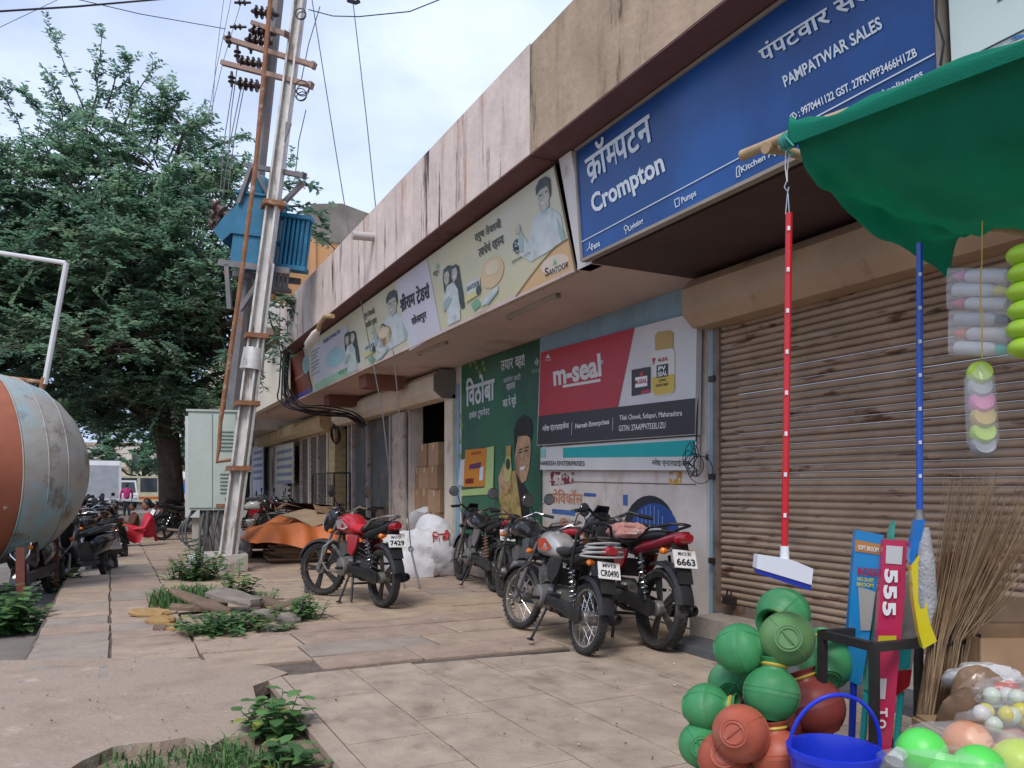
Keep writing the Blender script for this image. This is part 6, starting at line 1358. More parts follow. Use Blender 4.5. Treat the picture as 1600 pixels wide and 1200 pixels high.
letter_on(Rb, (W(1350, 900, 2.496), Vector((1, .0, 0))), 'ROSE', (1341, 898), (1371, 901), (1341, 886), M('print_maroon', (.35, .02, .05), .3), bold=.04, off=.004); letter_on(Rb, (W(1350, 900, 2.496), Vector((1, 0, 0))), 'SOFT BROOM', (1342, 858), (1374, 863), (1342, 851), m_white, bold=.02, off=.004)
letter_on(Rb, (W(1350, 900, 2.496), Vector((1, 0, 0))), 'NO DUST', (1341, 907), (1367, 910), (1341, 901), pk('yellow2', (.6, .5, .03)), bold=.03, off=.004); letter_on(Rb, (W(1350, 900, 2.496), Vector((1, 0, 0))), 'BROOM', (1340, 915), (1366, 918), (1340, 909), pk('yellow2', (.6, .5, .03)), bold=.03, off=.004)
Gb = bag('teal broom with green tip between blue and pink wrapped ones', 2.53, [(1394, 822), (1399, 814), (1397, 850), (1372, 1000), (1360, 1080), (1350, 1078), (1362, 990), (1388, 850)], pk('tealgreen', (.06, .38, .28)), [], ((1357, 1040), (1338, 1290), pk('aqua', (.03, .42, .42)), .012))
Rd = bag('pink and red wrapped 555 broom in middle of the rack', 2.46, [(1381, 843), (1417, 845), (1414, 930), (1404, 1040), (1392, 1180), (1360, 1178), (1370, 1000)], pk('pinkred', (.55, .03, .10)), [([(1385, 852), (1411, 854), (1409, 882), (1384, 880)], pk('silver', (.6, .58, .58))), ([(1373, 993), (1401, 993), (1400, 1008), (1371, 1008)], pk('yellow2', (.6, .5, .03))), ([(1372, 1060), (1386, 1060), (1383, 1092), (1370, 1092)], pk('silver', (.6, .58, .58)))])
P5 = (W(1390, 920, 2.456), Vector((1, 0, 0)))
for k, (v0, v1) in enumerate(((925, 887), (950, 912), (975, 938))): letter_on(Rd, P5, '5', (1383 - k * 1.5, v1 + 2), (1383 - k * 1.5, v1 + 24), (1404 - k * 1.5, v1 + 2), m_white, bold=.05, off=.004)
for k in range(2): letter_on(Rd, P5, 'TO'[k], (1374 - k * 2, 1106 + k * 18), (1374 - k * 2, 1120 + k * 18), (1388 - k * 2, 1106 + k * 18), m_white, bold=.04, off=.004)
bag('clear wrapped grey broom with red foot behind the yellow wrapper', 2.58, [(1408, 905), (1432, 895), (1436, 960), (1422, 1070), (1398, 1090), (1400, 1000)], clear('cloudy_film', (.5, .5, .46), .75), [([(1402, 1048), (1425, 1046), (1421, 1072), (1399, 1088)], pk('red2', (.45, .02, .03))), ([(1403, 1012), (1424, 1012), (1422, 1044), (1401, 1046)], pk('aqua', (.03, .42, .42)))], ((1408, 1080), (1388, 1290), pk('aqua', (.03, .42, .42)), .011))
bag('red and white wrapped broom leaning right behind stick brooms', 2.66, [(1478, 868), (1494, 862), (1500, 870), (1490, 905), (1470, 945), (1452, 980), (1448, 960), (1462, 905)], pk('red2', (.45, .02, .03)), [([(1477, 880), (1490, 876), (1476, 916), (1466, 914)], pk('brown', (.16, .07, .05)))])
# ---- stick brooms
m_stk = M('coconut_stick', (.40, .27, .16), .8, var=.3, vs=18, col2=(.44, .33, .21), thr=(.5, .6), cs=14); m_stk2 = M('coconut_stick_dark', (.26, .165, .095), .8, var=.3, vs=18)
for i, (bx, by, mx_, my, tx0, tx1, tv, X, n_, lab) in enumerate(((1428, 1230, 1466, 1000, 1482, 1560, 735, 2.62, 120, 'stick broom bundle front left in the rack'), (1450, 1235, 1488, 1000, 1520, 1600, 790, 2.70, 120, 'stick broom bundle middle of the rack leaning right'), (1470, 1230, 1505, 1000, 1548, 1640, 760, 2.76, 110, 'stick broom bundle rear right in rack'))):
    t = thing('stick_broom', lab, 'broom', W(bx, by, X), 0, 'stick brooms in the rack')
    mb = MB()
    for k in range(n_):
        f = random.random(); g_ = random.uniform(-1, 1)
        a = W(bx + random.uniform(-16, 16), by, X + random.uniform(-.04, .04)); m_ = W(mx_ + (f - .5) * 30, my, X + random.uniform(-.04, .04)); e = W(tx0 + (tx1 - tx0) * f + random.uniform(-8, 8), tv + random.uniform(-30, 150) * random.random() + 10, X + (random.random() - .5) * .22)
        mb.m(random.choice((0, 0, 1))); mb.tube([a, lerp(a, m_, .6), m_, lerp(m_, e, .5) + Vector((0, 0, .01 * g_)), e], [.0026, .0026, .0024, .0018, .0008], 4)
    o = mb.build('sticks', [m_stk, m_stk2], t); o.matrix_parent_inverse = Matrix.Translation(-Vector(t.location)); o['kind'] = 'stuff'
    part('binding', M('black_tape', (.02, .02, .02), .6), t, lambda b: b.torus(W(bx + 6, by - 30, X), (W(mx_, my, X) - W(bx, by, X)), .045, .006, 20, 6), True)
# ---- plastic pots
m_pg = M('pot_green', (.045, .23, .085), .45, var=.16, vs=9, col2=(.11, .25, .12), thr=(.55, .75), cs=7); m_po = M('pot_olive', (.11, .235, .085), .42, var=.08, vs=6, col2=(.3, .12, .08), thr=(.66, .72), cs=5); m_pr = M('pot_red', (.36, .085, .05), .45, var=.16, vs=9, col2=(.36, .15, .11), thr=(.55, .75), cs=7); m_pm = M('pot_maroon', (.20, .042, .036), .42, var=.08, vs=6)
def pot(lab, u, v, d, rpx, mat, ax):
    r = rpx * d / FPX; c = D(u, v, d); ax = (camr * ax[0] + Vector((sY, cY, 0)) * ax[1] + Vector((0, 0, ax[2]))).normalized()
    t = thing('plastic_pot', lab, 'pot', c, 0, 'round plastic water pots in a heap')
    pr = [(.01, -.90), (.42, -.90), (.44, -.93), (.48, -.93), (.50, -.88), (.72, -.70), (.90, -.44), (.985, -.16), (1.0, -.02), (1.012, -.02), (1.012, .02), (1.0, .02), (.99, .14), (1.0, .15), (1.0, .18), (.985, .19), (.90, .44), (.74, .66), (.58, .80), (.48, .87), (.44, .95), (.43, 1.10), (.48, 1.20), (.57, 1.27), (.58, 1.31), (.53, 1.31), (.40, 1.18), (.37, 1.0), (.36, .7)]
    part('body', mat, t, lambda b: b.lathe([(a * r, h * r) for a, h in pr], c, ax, 36, cap=False), True)
    part('rim', M('pot_rim_gold', (.45, .33, .05), .4), t, lambda b: b.torus(c + ax * r * 1.06, ax, .445 * r, .006 * 1, 24, 5), True)
    part('seam', mat, t, lambda b: b.torus(c, ax.orthogonal(), 1.0 * r, .0022, 36, 5), True)
    part('base_ring', mat, t, lambda b: b.torus(c - ax * r * .92, ax, .36 * r, .004, 24, 5), True)
    return t
pots = [(1224, 959, 2.98, 41, m_pg, (-.62, -.75, -.15), 'green pot at very top back of the heap'), (1230, 998, 2.72, 42, m_po, (.30, 1, -.22), 'olive green pot at the top with base facing outward'), (1157, 1014, 2.80, 40, m_pg, (.80, -.45, .25), 'green pot at upper left with mouth to the right'),
        (1205, 1084, 2.70, 42, m_pg, (.18, .2, .95), 'green pot in the middle with mouth upward'), (1141, 1068, 3.0, 34, m_pg, (.3, .9, .2), 'green pot half hidden behind upper left pot'), (1104, 1105, 2.80, 37, m_pg, (.80, -.45, .12), 'green pot at far left of the heap with striped band'), (1157, 1146, 2.62, 44, m_pr, (.62, 1, -.32), 'red-brown pot in front with base facing outward'),
        (1290, 1035, 3.05, 42, m_pg, (.2, .8, .5), 'green pot behind the left rack post'), (1273, 1105, 2.95, 45, m_pm, (-.3, .3, .9), 'maroon pot behind the bucket handle'), (1096, 1164, 2.78, 35, m_pg, (.2, .9, -.2), 'green pot at bottom left of the heap'), (1130, 1184, 2.70, 40, m_pr, (.2, .8, -.4), 'red-brown pot lowest left under front pot'), (1216, 1182, 2.64, 41, m_pr, (-.1, .2, .95), 'red-brown pot at bottom beside the bucket'), (1212, 1132, 2.95, 40, m_pm, (.1, .9, .2), 'maroon pot deep in middle of heap'), (1165, 1090, 3.0, 38, m_pm, (0, 1, .1), 'maroon pot hidden behind middle green pot')]
for (u, v, d, rp_, m_, ax, lab) in pots: pot(lab, u, v, d, rp_, m_, ax)
low = ['first', 'second', 'third', 'fourth', 'fifth', 'sixth', 'seventh', 'eighth']
for k, (u, v, d) in enumerate(((1110, 1240, 2.75), (1180, 1240, 2.70), (1250, 1240, 2.80), (1140, 1240, 2.98), (1225, 1235, 3.0), (1100, 1315, 2.75), (1175, 1318, 2.72), (1250, 1316, 2.78))): pot('%s pot of the low layer under the heap below the frame' % low[k], u, v, d, 40, (m_pg, m_pr, m_pm)[k % 3], (.2, .9, .3))
# ---- bucket on a crate
bc = D(1304, 1168, 2.42); bz = bc.z - .25
BK = thing('blue_bucket', 'bright blue plastic bucket with raised handle beside pots', 'bucket', (bc.x, bc.y, bz))
m_bkt = M('bucket_blue', (.012, .035, .52), .3, var=.05, coat=.2)
part('body', m_bkt, BK, lambda b: b.lathe([(.004, .004), (.10, .0), (.104, .004), (.132, .225), (.140, .228), (.142, .25), (.133, .252), (.128, .235), (.098, .015), (.004, .012)], (bc.x, bc.y, bz), (0, 0, 1), 40, cap=False), True)
hx_ = camr * .139; part('handle', m_bkt, BK, lambda b: b.tube([bc + hx_ * math.cos(a) + Vector((0, 0, .17 * math.sin(a))) - Vector((sY, cY, 0)) * .03 * math.sin(a) for a in [math.pi * i / 24 for i in range(25)]], .0065, 8), True)
m_crate = M('crate_wood', (.3, .2, .11), .8, var=.2, vs=7)
def crate(lab, c, sx, sy, z0, z1):
    t = thing('wooden_crate', lab, 'crate', (c[0], c[1], z0), -YAW)
    n = 3; h = (z1 - z0) / n
    for k in range(n):
        for (x, y_, a, b_) in ((-sx, 0, .01, sy), (sx, 0, .01, sy), (0, -sy, sx, .01), (0, sy, sx, .01)): mb = MB(); mb.obox((x, y_, h * (k + .5)), (a, 0, 0), (0, b_, 0), (0, 0, h * .44)); mb.build('plank', m_crate, t, False)
    for k in range(4): mb = MB(); mb.obox((-sx + sx * 2 * (k + .5) / 4, 0, z1 - z0 - .008), (sx / 4 * .93, 0, 0), (0, sy, 0), (0, 0, .008)); mb.build('plank', m_crate, t, False)
crate('low wooden crate under the blue bucket', (bc.x, bc.y), .17, .17, 0, bz - .002)
# ---- balls in clear bag, on a second crate
TBc = D(1510, 1180, 2.3)
crate('wide wooden crate under bag of balls', (TBc.x + .05, TBc.y - .02), .34, .22, 0, .375)
BB = thing('ball_bag', 'clear plastic bag of neon green orange and yellow balls', 'bag of balls', (TBc.x, TBc.y, .38))
ng, no_, ny = M('neon_green', (.10, .62, .10), .35, var=.04), M('ball_orange', (.62, .20, .05), .35, var=.04), M('neon_yellow', (.52, .68, .02), .35, var=.04)
for (u, v, d, rp_, m_) in ((1440, 1176, 2.30, 38, ng), (1512, 1164, 2.42, 37, no_), (1530, 1206, 2.22, 41, ng), (1592, 1196, 2.28, 41, ny), (1480, 1215, 2.24, 36, ng), (1575, 1160, 2.45, 30, M('ball_pink', (.55, .3, .28), .4))):
    c = D(u, v, d); part('ball', m_, BB, lambda b: b.ell(c, rp_ * d / FPX, rp_ * d / FPX, rp_ * d / FPX, 24, 14), True)
fb = crumple('film', None, None, (0, 0, 0), .26, .17, .125, clear('bag_film', (.8, .82, .84), .16), 44, 26, .22, 5)
fb.parent = BB; fb.location = (TBc.x + .03 - BB.location.x, TBc.y - .0 - BB.location.y, .06); fb.rotation_euler = (0, 0, -YAW)
part('bag_knot', clear('bag_film2', (.8, .82, .84), .35), BB, lambda b: b.tube([D(1412, 1180, 2.28), D(1404, 1172, 2.28), D(1398, 1190, 2.26)], [.02, .012, .03], 8), True)
# ---- cardboard box and small bags of toys at the right edge
m_cbd = M('cardboard', (.34, .215, .125), .85, var=.15, vs=4, col2=(.26, .16, .09), cs=3)
CBX = thing('open_cardboard_box', 'open brown cardboard box at right edge behind toy bags', 'box', D(1560, 1040, 2.9))
p_ = D(1530, 1060, 2.75); ex = camr * .42; ey = Vector((sY, cY, 0)) * .3
part('box_body', m_cbd, CBX, lambda b: [b.prism([p_ + a, p_ + c_, p_ + c_ + Vector((0, 0, .14)), p_ + a + Vector((0, 0, .14))], nn) for a, c_, nn in ((Vector(), ex, ey * .02), (ey, ex + ey, ey * .02), (Vector(), ey, ex * .015), (ex, ex + ey, ex * .015))] and b.prism([p_ + Vector((0, 0, -.6)), p_ + ex + Vector((0, 0, -.6)), p_ + ex + ey + Vector((0, 0, -.6)), p_ + ey + Vector((0, 0, -.6))], (0, 0, .6)))
part('flap', M('cardboard_dark', (.2, .13, .08), .85, var=.2), CBX, lambda b: b.prism([p_ + ey + Vector((0, 0, .14)), p_ + ex + ey + Vector((0, 0, .14)), p_ + ex + ey * 1.3 + Vector((0, 0, .22)), p_ + ey * 1.25 - ex * .05 + Vector((0, 0, .25))], (0, 0, .008)))
crumple('plastic_sack', 'brown clear plastic sack beside right rack post', 'sack', D(1530, 1105, 2.62) - Vector((0, 0, .12)), .12, .1, .15, M('brown_film', (.22, .14, .09), .25, var=.3, vs=10, coat=.4), 30, 18, .2, 9)
crumple('plastic_bag', 'white plastic bag lying behind the right rack post', 'bag', D(1535, 1060, 2.72) - Vector((0, 0, .04)), .13, .1, .06, M('white_film', (.6, .6, .62), .25, var=.1, coat=.4), 30, 18, .3, 11)
for i, (u, v, d, lab) in enumerate(((1588, 1085, 2.5, 'small clear bag of green and white toy balls upper right edge'), (1572, 1125, 2.44, 'small clear bag of pale toy balls lower right edge'))):
    t = thing('toy_bag', lab, 'toy bag', D(u, v, d)); rn = random.Random(i + 3)
    for k in range(11):
        c = D(u - 36 + k * 7 + rn.uniform(-4, 4), v + rn.uniform(-14, 14), d + rn.uniform(-.05, .05)); cc = rn.choice(((.15, .6, .15), (.6, .58, .55), (.6, .52, .08), (.5, .1, .08), (.55, .6, .5)))
        part('toy_ball', M('toy_%.2f%.2f' % cc[:2], cc, .3), t, lambda b: b.ell(c, .026, .026, .026, 14, 8), True)
    f_ = crumple('film', None, None, (0, 0, 0), .13, .07, .055, clear('bag_film', (.8, .82, .84), .16), 36, 20, .25, 20 + i); f_.parent = t; f_.location = (0, 0, 0); f_.rotation_euler = (0, 0, -YAW)
bx_ = D(1590, 1140, 2.55); crate('plain crate under the small toy bags', (bx_.x + .1, bx_.y + .02), .3, .16, 0, D(1572, 1150, 2.44).z - .03)
# ================================================================ goods, heaps, people and far traffic
m_tarp = M('orange_tarp', (.52, .15, .045), .6, var=.18, vs=2, bump=.3, bs=12)
TX0, TX1, TY0, TY1 = 2.1, 4.45, 13.3, 16.6
def th(x, y):
    fx = (x - TX0) / (TX1 - TX0); fy = (y - TY0) / (TY1 - TY0)
    h = .48 + .20 * math.sin(fx * 2.6) + .10 * math.sin(fx * 9 + fy * 4) * .5 + .05 * math.sin(fy * 13 + fx * 3) + .03 * math.sin(fx * 26 - fy * 9)
    e = min(fx / .12, (1 - fx) / .12, fy / .10, (1 - fy) / .1, 1); e = max(e, 0) ** .6
    lift = .28 + .10 * math.sin(fx * 7 + 1)
    return lift * (1 - e) + h * e if fy < .5 else max(.03, h * e)
tv = []; n1, n2 = 46, 40
for i in range(n1 + 1):
    for j in range(n2 + 1):
        x = TX0 + (TX1 - TX0) * i / n1; y = TY0 + (TY1 - TY0) * j / n2
        tv.append((x + .04 * math.sin(j * .9), y + .06 * math.sin(i * .7), th(x, y)))
mb = MB(); mb.add(tv, [(i * (n2 + 1) + j, (i + 1) * (n2 + 1) + j, (i + 1) * (n2 + 1) + j + 1, i * (n2 + 1) + j + 1) for i in range(n1) for j in range(n2)])
tag(mb.build('orange_tarpaulin', m_tarp, ang=80), 'orange tarpaulin draped over flattened cardboard heap', 'tarpaulin')
rn = random.Random(4); ci = 0
ords = ['lowest', 'second', 'third', 'fourth', 'fifth', 'sixth', 'seventh', 'eighth', 'ninth']
for (px, py, n_, where) in ((2.95, 14.15, 9, 'left stack under the tarpaulin'), (3.85, 14.2, 8, 'right stack under the tarpaulin')):
    for k in range(n_):
        mb = MB(); sx, sy = rn.uniform(.38, .5), rn.uniform(.35, .5); mb.obox((0, 0, 0), (sx, rn.uniform(-.03, .03), 0), (0, sy, 0), (0, 0, .016)); o = mb.build('cardboard_sheet', m_cbd if k % 3 else M('cardboard_dark', (.2, .13, .08)), smooth=False)
        o.location = (px + rn.uniform(-.06, .06), py + rn.uniform(-.06, .06), .02 + k * .036); o.rotation_euler = (0, 0, rn.uniform(-.15, .15)); tag(o, '%s flattened carton in %s' % (ords[k], where), 'cardboard', 'flattened cartons')
tops = ['pale carton sheet tilted on top of the heap', 'brown carton sheet folded on heap left', 'dark carton sheet at heap right', 'long carton sheet across the heap', 'bent carton sheet behind the red motorcycle', 'carton sheet at rear of the heap', 'torn carton sheet on heap centre', 'carton sheet poking over heap edge']
for k in range(8):
    mb = MB(); a = rn.uniform(.3, .5); b_ = rn.uniform(.22, .4); mb.add([(-a, -b_, 0), (0, -b_, .05), (a, -b_, 0), (a, b_, .02), (0, b_, .07), (-a, b_, 0)], [(0, 1, 4, 5), (1, 2, 3, 4)]); mb.add([(-a, -b_, -.012), (0, -b_, .038), (a, -b_, -.012), (a, b_, .008), (0, b_, .058), (-a, b_, -.012)], [(5, 4, 1, 0), (4, 3, 2, 1)])
    o = mb.build('cardboard_sheet', M('cardboard_pale', (.42, .30, .19), .85) if k == 0 else (m_cbd if k % 2 else M('cardboard_brown', (.24, .13, .075), .85, var=.2)), smooth=False); x_, y_ = rn.uniform(3.0, 4.2), rn.uniform(14.5, 15.9)
    o.location = (x_, y_, th(x_, y_) + .06 + .05 * k * .5); o.rotation_euler = (rn.uniform(-.25, .25), rn.uniform(-.25, .25), rn.uniform(0, 3)); tag(o, tops[k], 'cardboard', 'flattened cartons')
tag(MB().tube([G(412, 862, .05), G(480, 866, .04), G(560, 850, .12)], [.05, .05, .04], 8).build('white_tube', M('white_pipe', (.6, .6, .6))), 'long white tube lying at front of the cardboard heap', 'tube')
tag(MB().tube([(3.0, 13.55, .42), (3.6, 13.5, .25), (4.1, 13.5, .12)], [.05, .05, .05], 6).build('blue_tarp_strip', M('blue_sheet', (.03, .12, .45), .5)), 'blue plastic strip at front edge of the orange tarpaulin', 'plastic strip')
# sacks
m_sack = M('white_sack', (.58, .58, .60), .7, var=.10, vs=5, col2=(.45, .44, .45), thr=(.5, .7), cs=6, bump=.35, bs=14)
for i, (u, v, rx, ry, rz, z0, lab) in enumerate(((690, 903, .40, .42, .52, 0, 'big white woven sack in front with printed face'), (652, 902, .36, .32, .42, 0, 'white sack at left of the sack pile'), (712, 893, .42, .4, .42, 0, 'white sack behind beside black motorcycle'), (697, 882, .42, .38, .34, .48, 'white sack on top of the sack pile'))):
    p = G(u, v); crumple('woven_sack', lab, 'sack', (p.x, p.y + ry, z0), rx, ry, rz, m_sack, 34, 22, .26, 30 + i, 'white sacks by the green poster')
from mathutils.bvhtree import BVHTree
def print_on_mesh(o, body, p0_, p1_, pt_, d, mat, bold=.03):
    dg = bpy.context.evaluated_depsgraph_get(); dg.update()
    mw = Matrix.Translation(o.location) @ o.rotation_euler.to_matrix().to_4x4(); bt = BVHTree.FromPolygons([mw @ v_.co for v_ in o.data.vertices], [tuple(p_.vertices) for p_ in o.data.polygons])
    vs_, fs_ = compose(body, bold) if isinstance(body, list) else glyphs(body, bold)
    x0 = min(p[0] for p in vs_); x1 = max(p[0] for p in vs_); y0 = min(p[1] for p in vs_); y1 = max(p[1] for p in vs_); out_ = []
    for p in vs_:
        a_ = (p[0] - x0) / (x1 - x0); b_ = (p[1] - y0) / (y1 - y0); u = p0_[0] + (p1_[0] - p0_[0]) * a_ + (pt_[0] - p0_[0]) * b_; v = p0_[1] + (p1_[1] - p0_[1]) * a_ + (pt_[1] - p0_[1]) * b_
        r_ = ray(u, v).normalized(); h_ = bt.ray_cast(CAMP, r_); out_.append(h_[0] - r_ * .012 if h_[0] else CAMP + r_ * d)
    q = MB().add(out_, fs_).build('lettering', mat, o, False); q.matrix_parent_inverse = mw.inverted(); return q
sk = [o for o in bpy.data.objects if o.name == 'woven_sack'][0]
print_on_mesh(sk, ['ि', 'क', 'त', 'ी', '^'], (675, 848), (703, 844), (675, 831), 10.6, M('sack_red', (.5, .03, .03), .7))
p = G(364, 872); crumple('plastic_bag', 'large cloudy white plastic bag behind the power pole foot', 'bag', (p.x, p.y, 0), .3, .3, .36, M('cloudy_bag', (.56, .55, .56), .4, var=.12, bump=.3, bs=14), 34, 22, .28, 44)
p = G(300, 898); crumple('plastic_bag', 'small white plastic bag hanging beside the weeds left of pole', 'bag', (p.x, p.y, .05), .07, .07, .17, M('white_film', (.6, .6, .62)), 20, 14, .3, 45)
# cartons in the doorway and shop window
m_ct = [M('carton_a', (.40, .25, .145), .85, var=.12, vs=4), M('carton_b', (.33, .20, .115), .85, var=.12, vs=4)]
TP = M('carton_tape', (.5, .38, .24), .4)
def carton(lab, x, y, z, sx, sy, sz, k):
    t = thing('carton', lab, 'carton', (x, y, z), rn.uniform(-.05, .05), 'cartons stacked in the shop')
    mb = MB(); mb.box(-sx / 2, sx / 2, -sy / 2, sy / 2, 0, sz - .003); mb.build('box_body', m_ct[k % 2], t, False)
    mb = MB(); mb.box(-sx / 2 - .002, sx / 2 + .002, -.03, .03, sz * .7, sz - .001); mb.build('tape', TP, t, False)
hz_ = ['bottom', 'second', 'third', 'fourth', 'top']
for col, yy in enumerate((ya[1] + .62, ya[1] + 1.15, ya[1] + 1.68)):
    for k in range(5 - (col == 2)): carton('%s carton of the %s stack in the open doorway' % (hz_[k], ('near', 'middle', 'far')[col]), XW + .2 + .05 * col + rn.uniform(-.03, .03), yy, .12 + k * .38, .45, .48, .38, k + col)
for k in range(4): carton('%s carton of the stack behind window glass' % hz_[k], XW + .4, yu(592), .12 + k * .36, .4, .55, .36, k)
for k in range(2): carton('%s small carton beside the window stack' % hz_[k], XW + .38, yu(578), .12 + k * .36, .36, .5, .36, k + 1)
t = thing('jar_shelf', 'shelf row of yellow-green jars high in the open doorway', 'shelf', (XW + .9, ya[1] + 1.2, 2.2))
part('board', m_cbd, t, lambda b: b.box(XW + .7, XW + 1.0, ya[1] + .1, ya[2] - .1, 2.12, 2.14))
for k in range(9):
    for q in range(2): part('jar', M('jar_yellow', (.45, .42, .08), .4), t, lambda b: b.lathe([(.05, 0), (.06, .02), (.06, .11), (.04, .13), (.01, .135)], (XW + .8, ya[1] + .25 + k * .17, 2.14 + q * .14), (0, 0, 1), 12), True)
# grille cage and notices by the far shops
CG = thing('wire_cage', 'black wire mesh cage standing before the far shutters', 'cage', (4.35, yu(495), 0))
yc0, yc1 = yu(522, 4.3), yu(488, 4.3)
part('frame', m_blackm, CG, lambda b: [b.bar(a, c_, .03, .03) for a, c_ in (((4.3, yc0, .05), (4.3, yc0, 1.6)), ((4.3, yc1, .05), (4.3, yc1, 1.6)), ((4.3, yc0, 1.6), (4.3, yc1, 1.6)), ((4.3, yc0, .3), (4.3, yc1, .3)), ((4.65, yc0, .05), (4.65, yc0, 1.6)), ((4.3, yc0, 1.6), (4.65, yc0, 1.6)))])
part('mesh', m_blackm, CG, lambda b: [b.bar((4.3, yc0, .3 + k * .13), (4.3, yc1, .3 + k * .13), .008, .008) for k in range(1, 10)] + [b.bar((4.3, yc0 + (yc1 - yc0) * k / 14, .3), (4.3, yc0 + (yc1 - yc0) * k / 14, 1.6), .008, .008) for k in range(1, 14)])
for (u0, u1, v0, v1, c, lab) in ((432, 459, 698, 756, (.5, .49, .38), 'cream notice board with printed sheets by far shutters'), (396, 412, 700, 772, (.5, .5, .56), 'white standing banner with blue print beyond far shutters')):
    y0_, y1_ = yu(u0, 4.5), yu(u1, 4.5); z0_, z1_ = WX(u0, v1, 4.5).z, WX(u0, v0, 4.5).z
    t = thing('notice_board', lab, 'notice board', (4.5, y1_, 0)); part('panel', M('nb_%.2f' % c[2], c, .6), t, lambda b: b.box(4.48, 4.51, y1_, y0_, max(z0_, .1), z1_)); part('leg', m_steel, t, lambda b: b.box(4.515, 4.54, y1_ + .1, y1_ + .16, 0, z1_))
    for k in range(5): part('text_block', M('nb_text', (.2, .2, .3), .7), t, lambda b: b.box(4.476, 4.48, y1_ + .15, y0_ - .15, z1_ - .25 - k * .22, z1_ - .15 - k * .22))
tag(MB().box(3.7, 4.68, yu(400) - 2.6, yu(400) + 1.5, -.02, .93).build('shop_plinth', m_pcc, smooth=False), 'raised concrete plinth before the farthest shop', 'plinth')
tag(MB().box(p0.x + .55, p0.x + .61, p0.y - 3.0, p0.y - 2.94, 0, .2).box(p0.x + .565, p0.x + .595, p0.y - 2.985, p0.y - 2.955, .2, .3).build('iron_stub', m_steel, smooth=False), 'short iron post stub standing in pavement before the motorcycle', 'post')
# ---- people
def skin_body(name, joints, edges, mat, parent):
    me = bpy.data.meshes.new(name); names = list(joints); me.from_pydata([joints[n][0] for n in names], [(names.index(a), names.index(b)) for a, b in edges], [])
    o = bpy.data.objects.new(name, me); COL.objects.link(o); m = o.modifiers.new('s', 'SKIN'); sv = me.skin_vertices[0].data if me.skin_vertices else None
    if sv is None:
        bm = bmesh.new(); bm.from_mesh(me); bm.verts.layers.skin.verify(); bm.to_mesh(me); bm.free(); sv = me.skin_vertices[0].data
    for i, n in enumerate(names):
        r_ = joints[n][1]; sv[i].radius = (r_, r_) if not isinstance(r_, tuple) else r_
        sv[i].use_root = (i == 0)
    o.modifiers.new('d', 'SUBSURF').levels = 2; o.modifiers['d'].render_levels = 2
    dg = bpy.context.evaluated_depsgraph_get(); dg.update(); m2 = bpy.data.meshes.new_from_object(o.evaluated_get(dg)); m2.materials.clear(); m2.materials.append(mat)
    for p in m2.polygons: p.use_smooth = True
    bpy.data.objects.remove(o); q = bpy.data.objects.new(name, m2); COL.objects.link(q); q.parent = parent; return q
m_skin = M('brown_skin', (.22, .11, .065), .6, var=.08); m_hairb = M('black_hair', (.012, .010, .010), .5)
def head(par, c, face, bun=False):
    c = Vector(c); f = Vector(face).normalized()
    def hp(nm, mat, fn):
        mb = MB(); fn(mb); return mb.build(nm, mat, par)
    hp('head', m_skin, lambda b: (b.ell(c, .075, .08, .11, 16, 10), b.ell(c + f * .08 + Vector((0, 0, -.01)), .018, .018, .025, 8, 6)))
    hp('hair', m_hairb, lambda b: (b.ell(c - f * .022 + Vector((0, 0, .03)), .086, .088, .10, 16, 10), b.ell(c - f * .10 + Vector((0, 0, -.02)), .06, .06, .06, 12, 8) if bun else None))
def standing(lab, loc, rz, shirt, trouser, z0=0, fem=False):
    t = thing('person', lab, 'person', loc, rz)
    J = dict(pel=((0, 0, .92), .13), ch=((0, 0, 1.25), (.16, .12)), nk=((0, 0, 1.45), .055), sl=((0, .18, 1.38), .06), sr=((0, -.18, 1.38), .06), el=((.03, .25, 1.12), .045), er=((.03, -.25, 1.12), .045), hl=((.12, .24, .92), .032), hr=((.12, -.24, .92), .032))
    skin_body('torso', J, [('pel', 'ch'), ('ch', 'nk'), ('ch', 'sl'), ('ch', 'sr'), ('sl', 'el'), ('sr', 'er'), ('el', 'hl'), ('er', 'hr')], shirt, t)
    K = dict(pel=((0, 0, .95), .125), kl=((.03, .09, .5), .075), kr=((-.02, -.09, .5), .075), al=((0, .1, .08), .05), ar=((-.02, -.1, .08), .05), tl=((.14, .11, .04), .035), tr=((.12, -.11, .04), .035))
    skin_body('legs', K, [('pel', 'kl'), ('pel', 'kr'), ('kl', 'al'), ('kr', 'ar'), ('al', 'tl'), ('ar', 'tr')], trouser, t)
    for s in (-1, 1):
        mb = MB(); mb.ell((.14, s * .24, .86), .025, .02, .05, 10, 7); [mb.tube([(.14 + .012 * (k - 1.5), s * .24, .83), (.15 + .012 * (k - 1.5), s * .235, .77)], .009, 5) for k in range(4)]; mb.tube([(.165, s * .235, .87), (.185, s * .22, .82)], .009, 5); mb.build('hand', m_skin, t)
    head(t, (0, 0, 1.58), (1, 0, 0), fem)
    return t
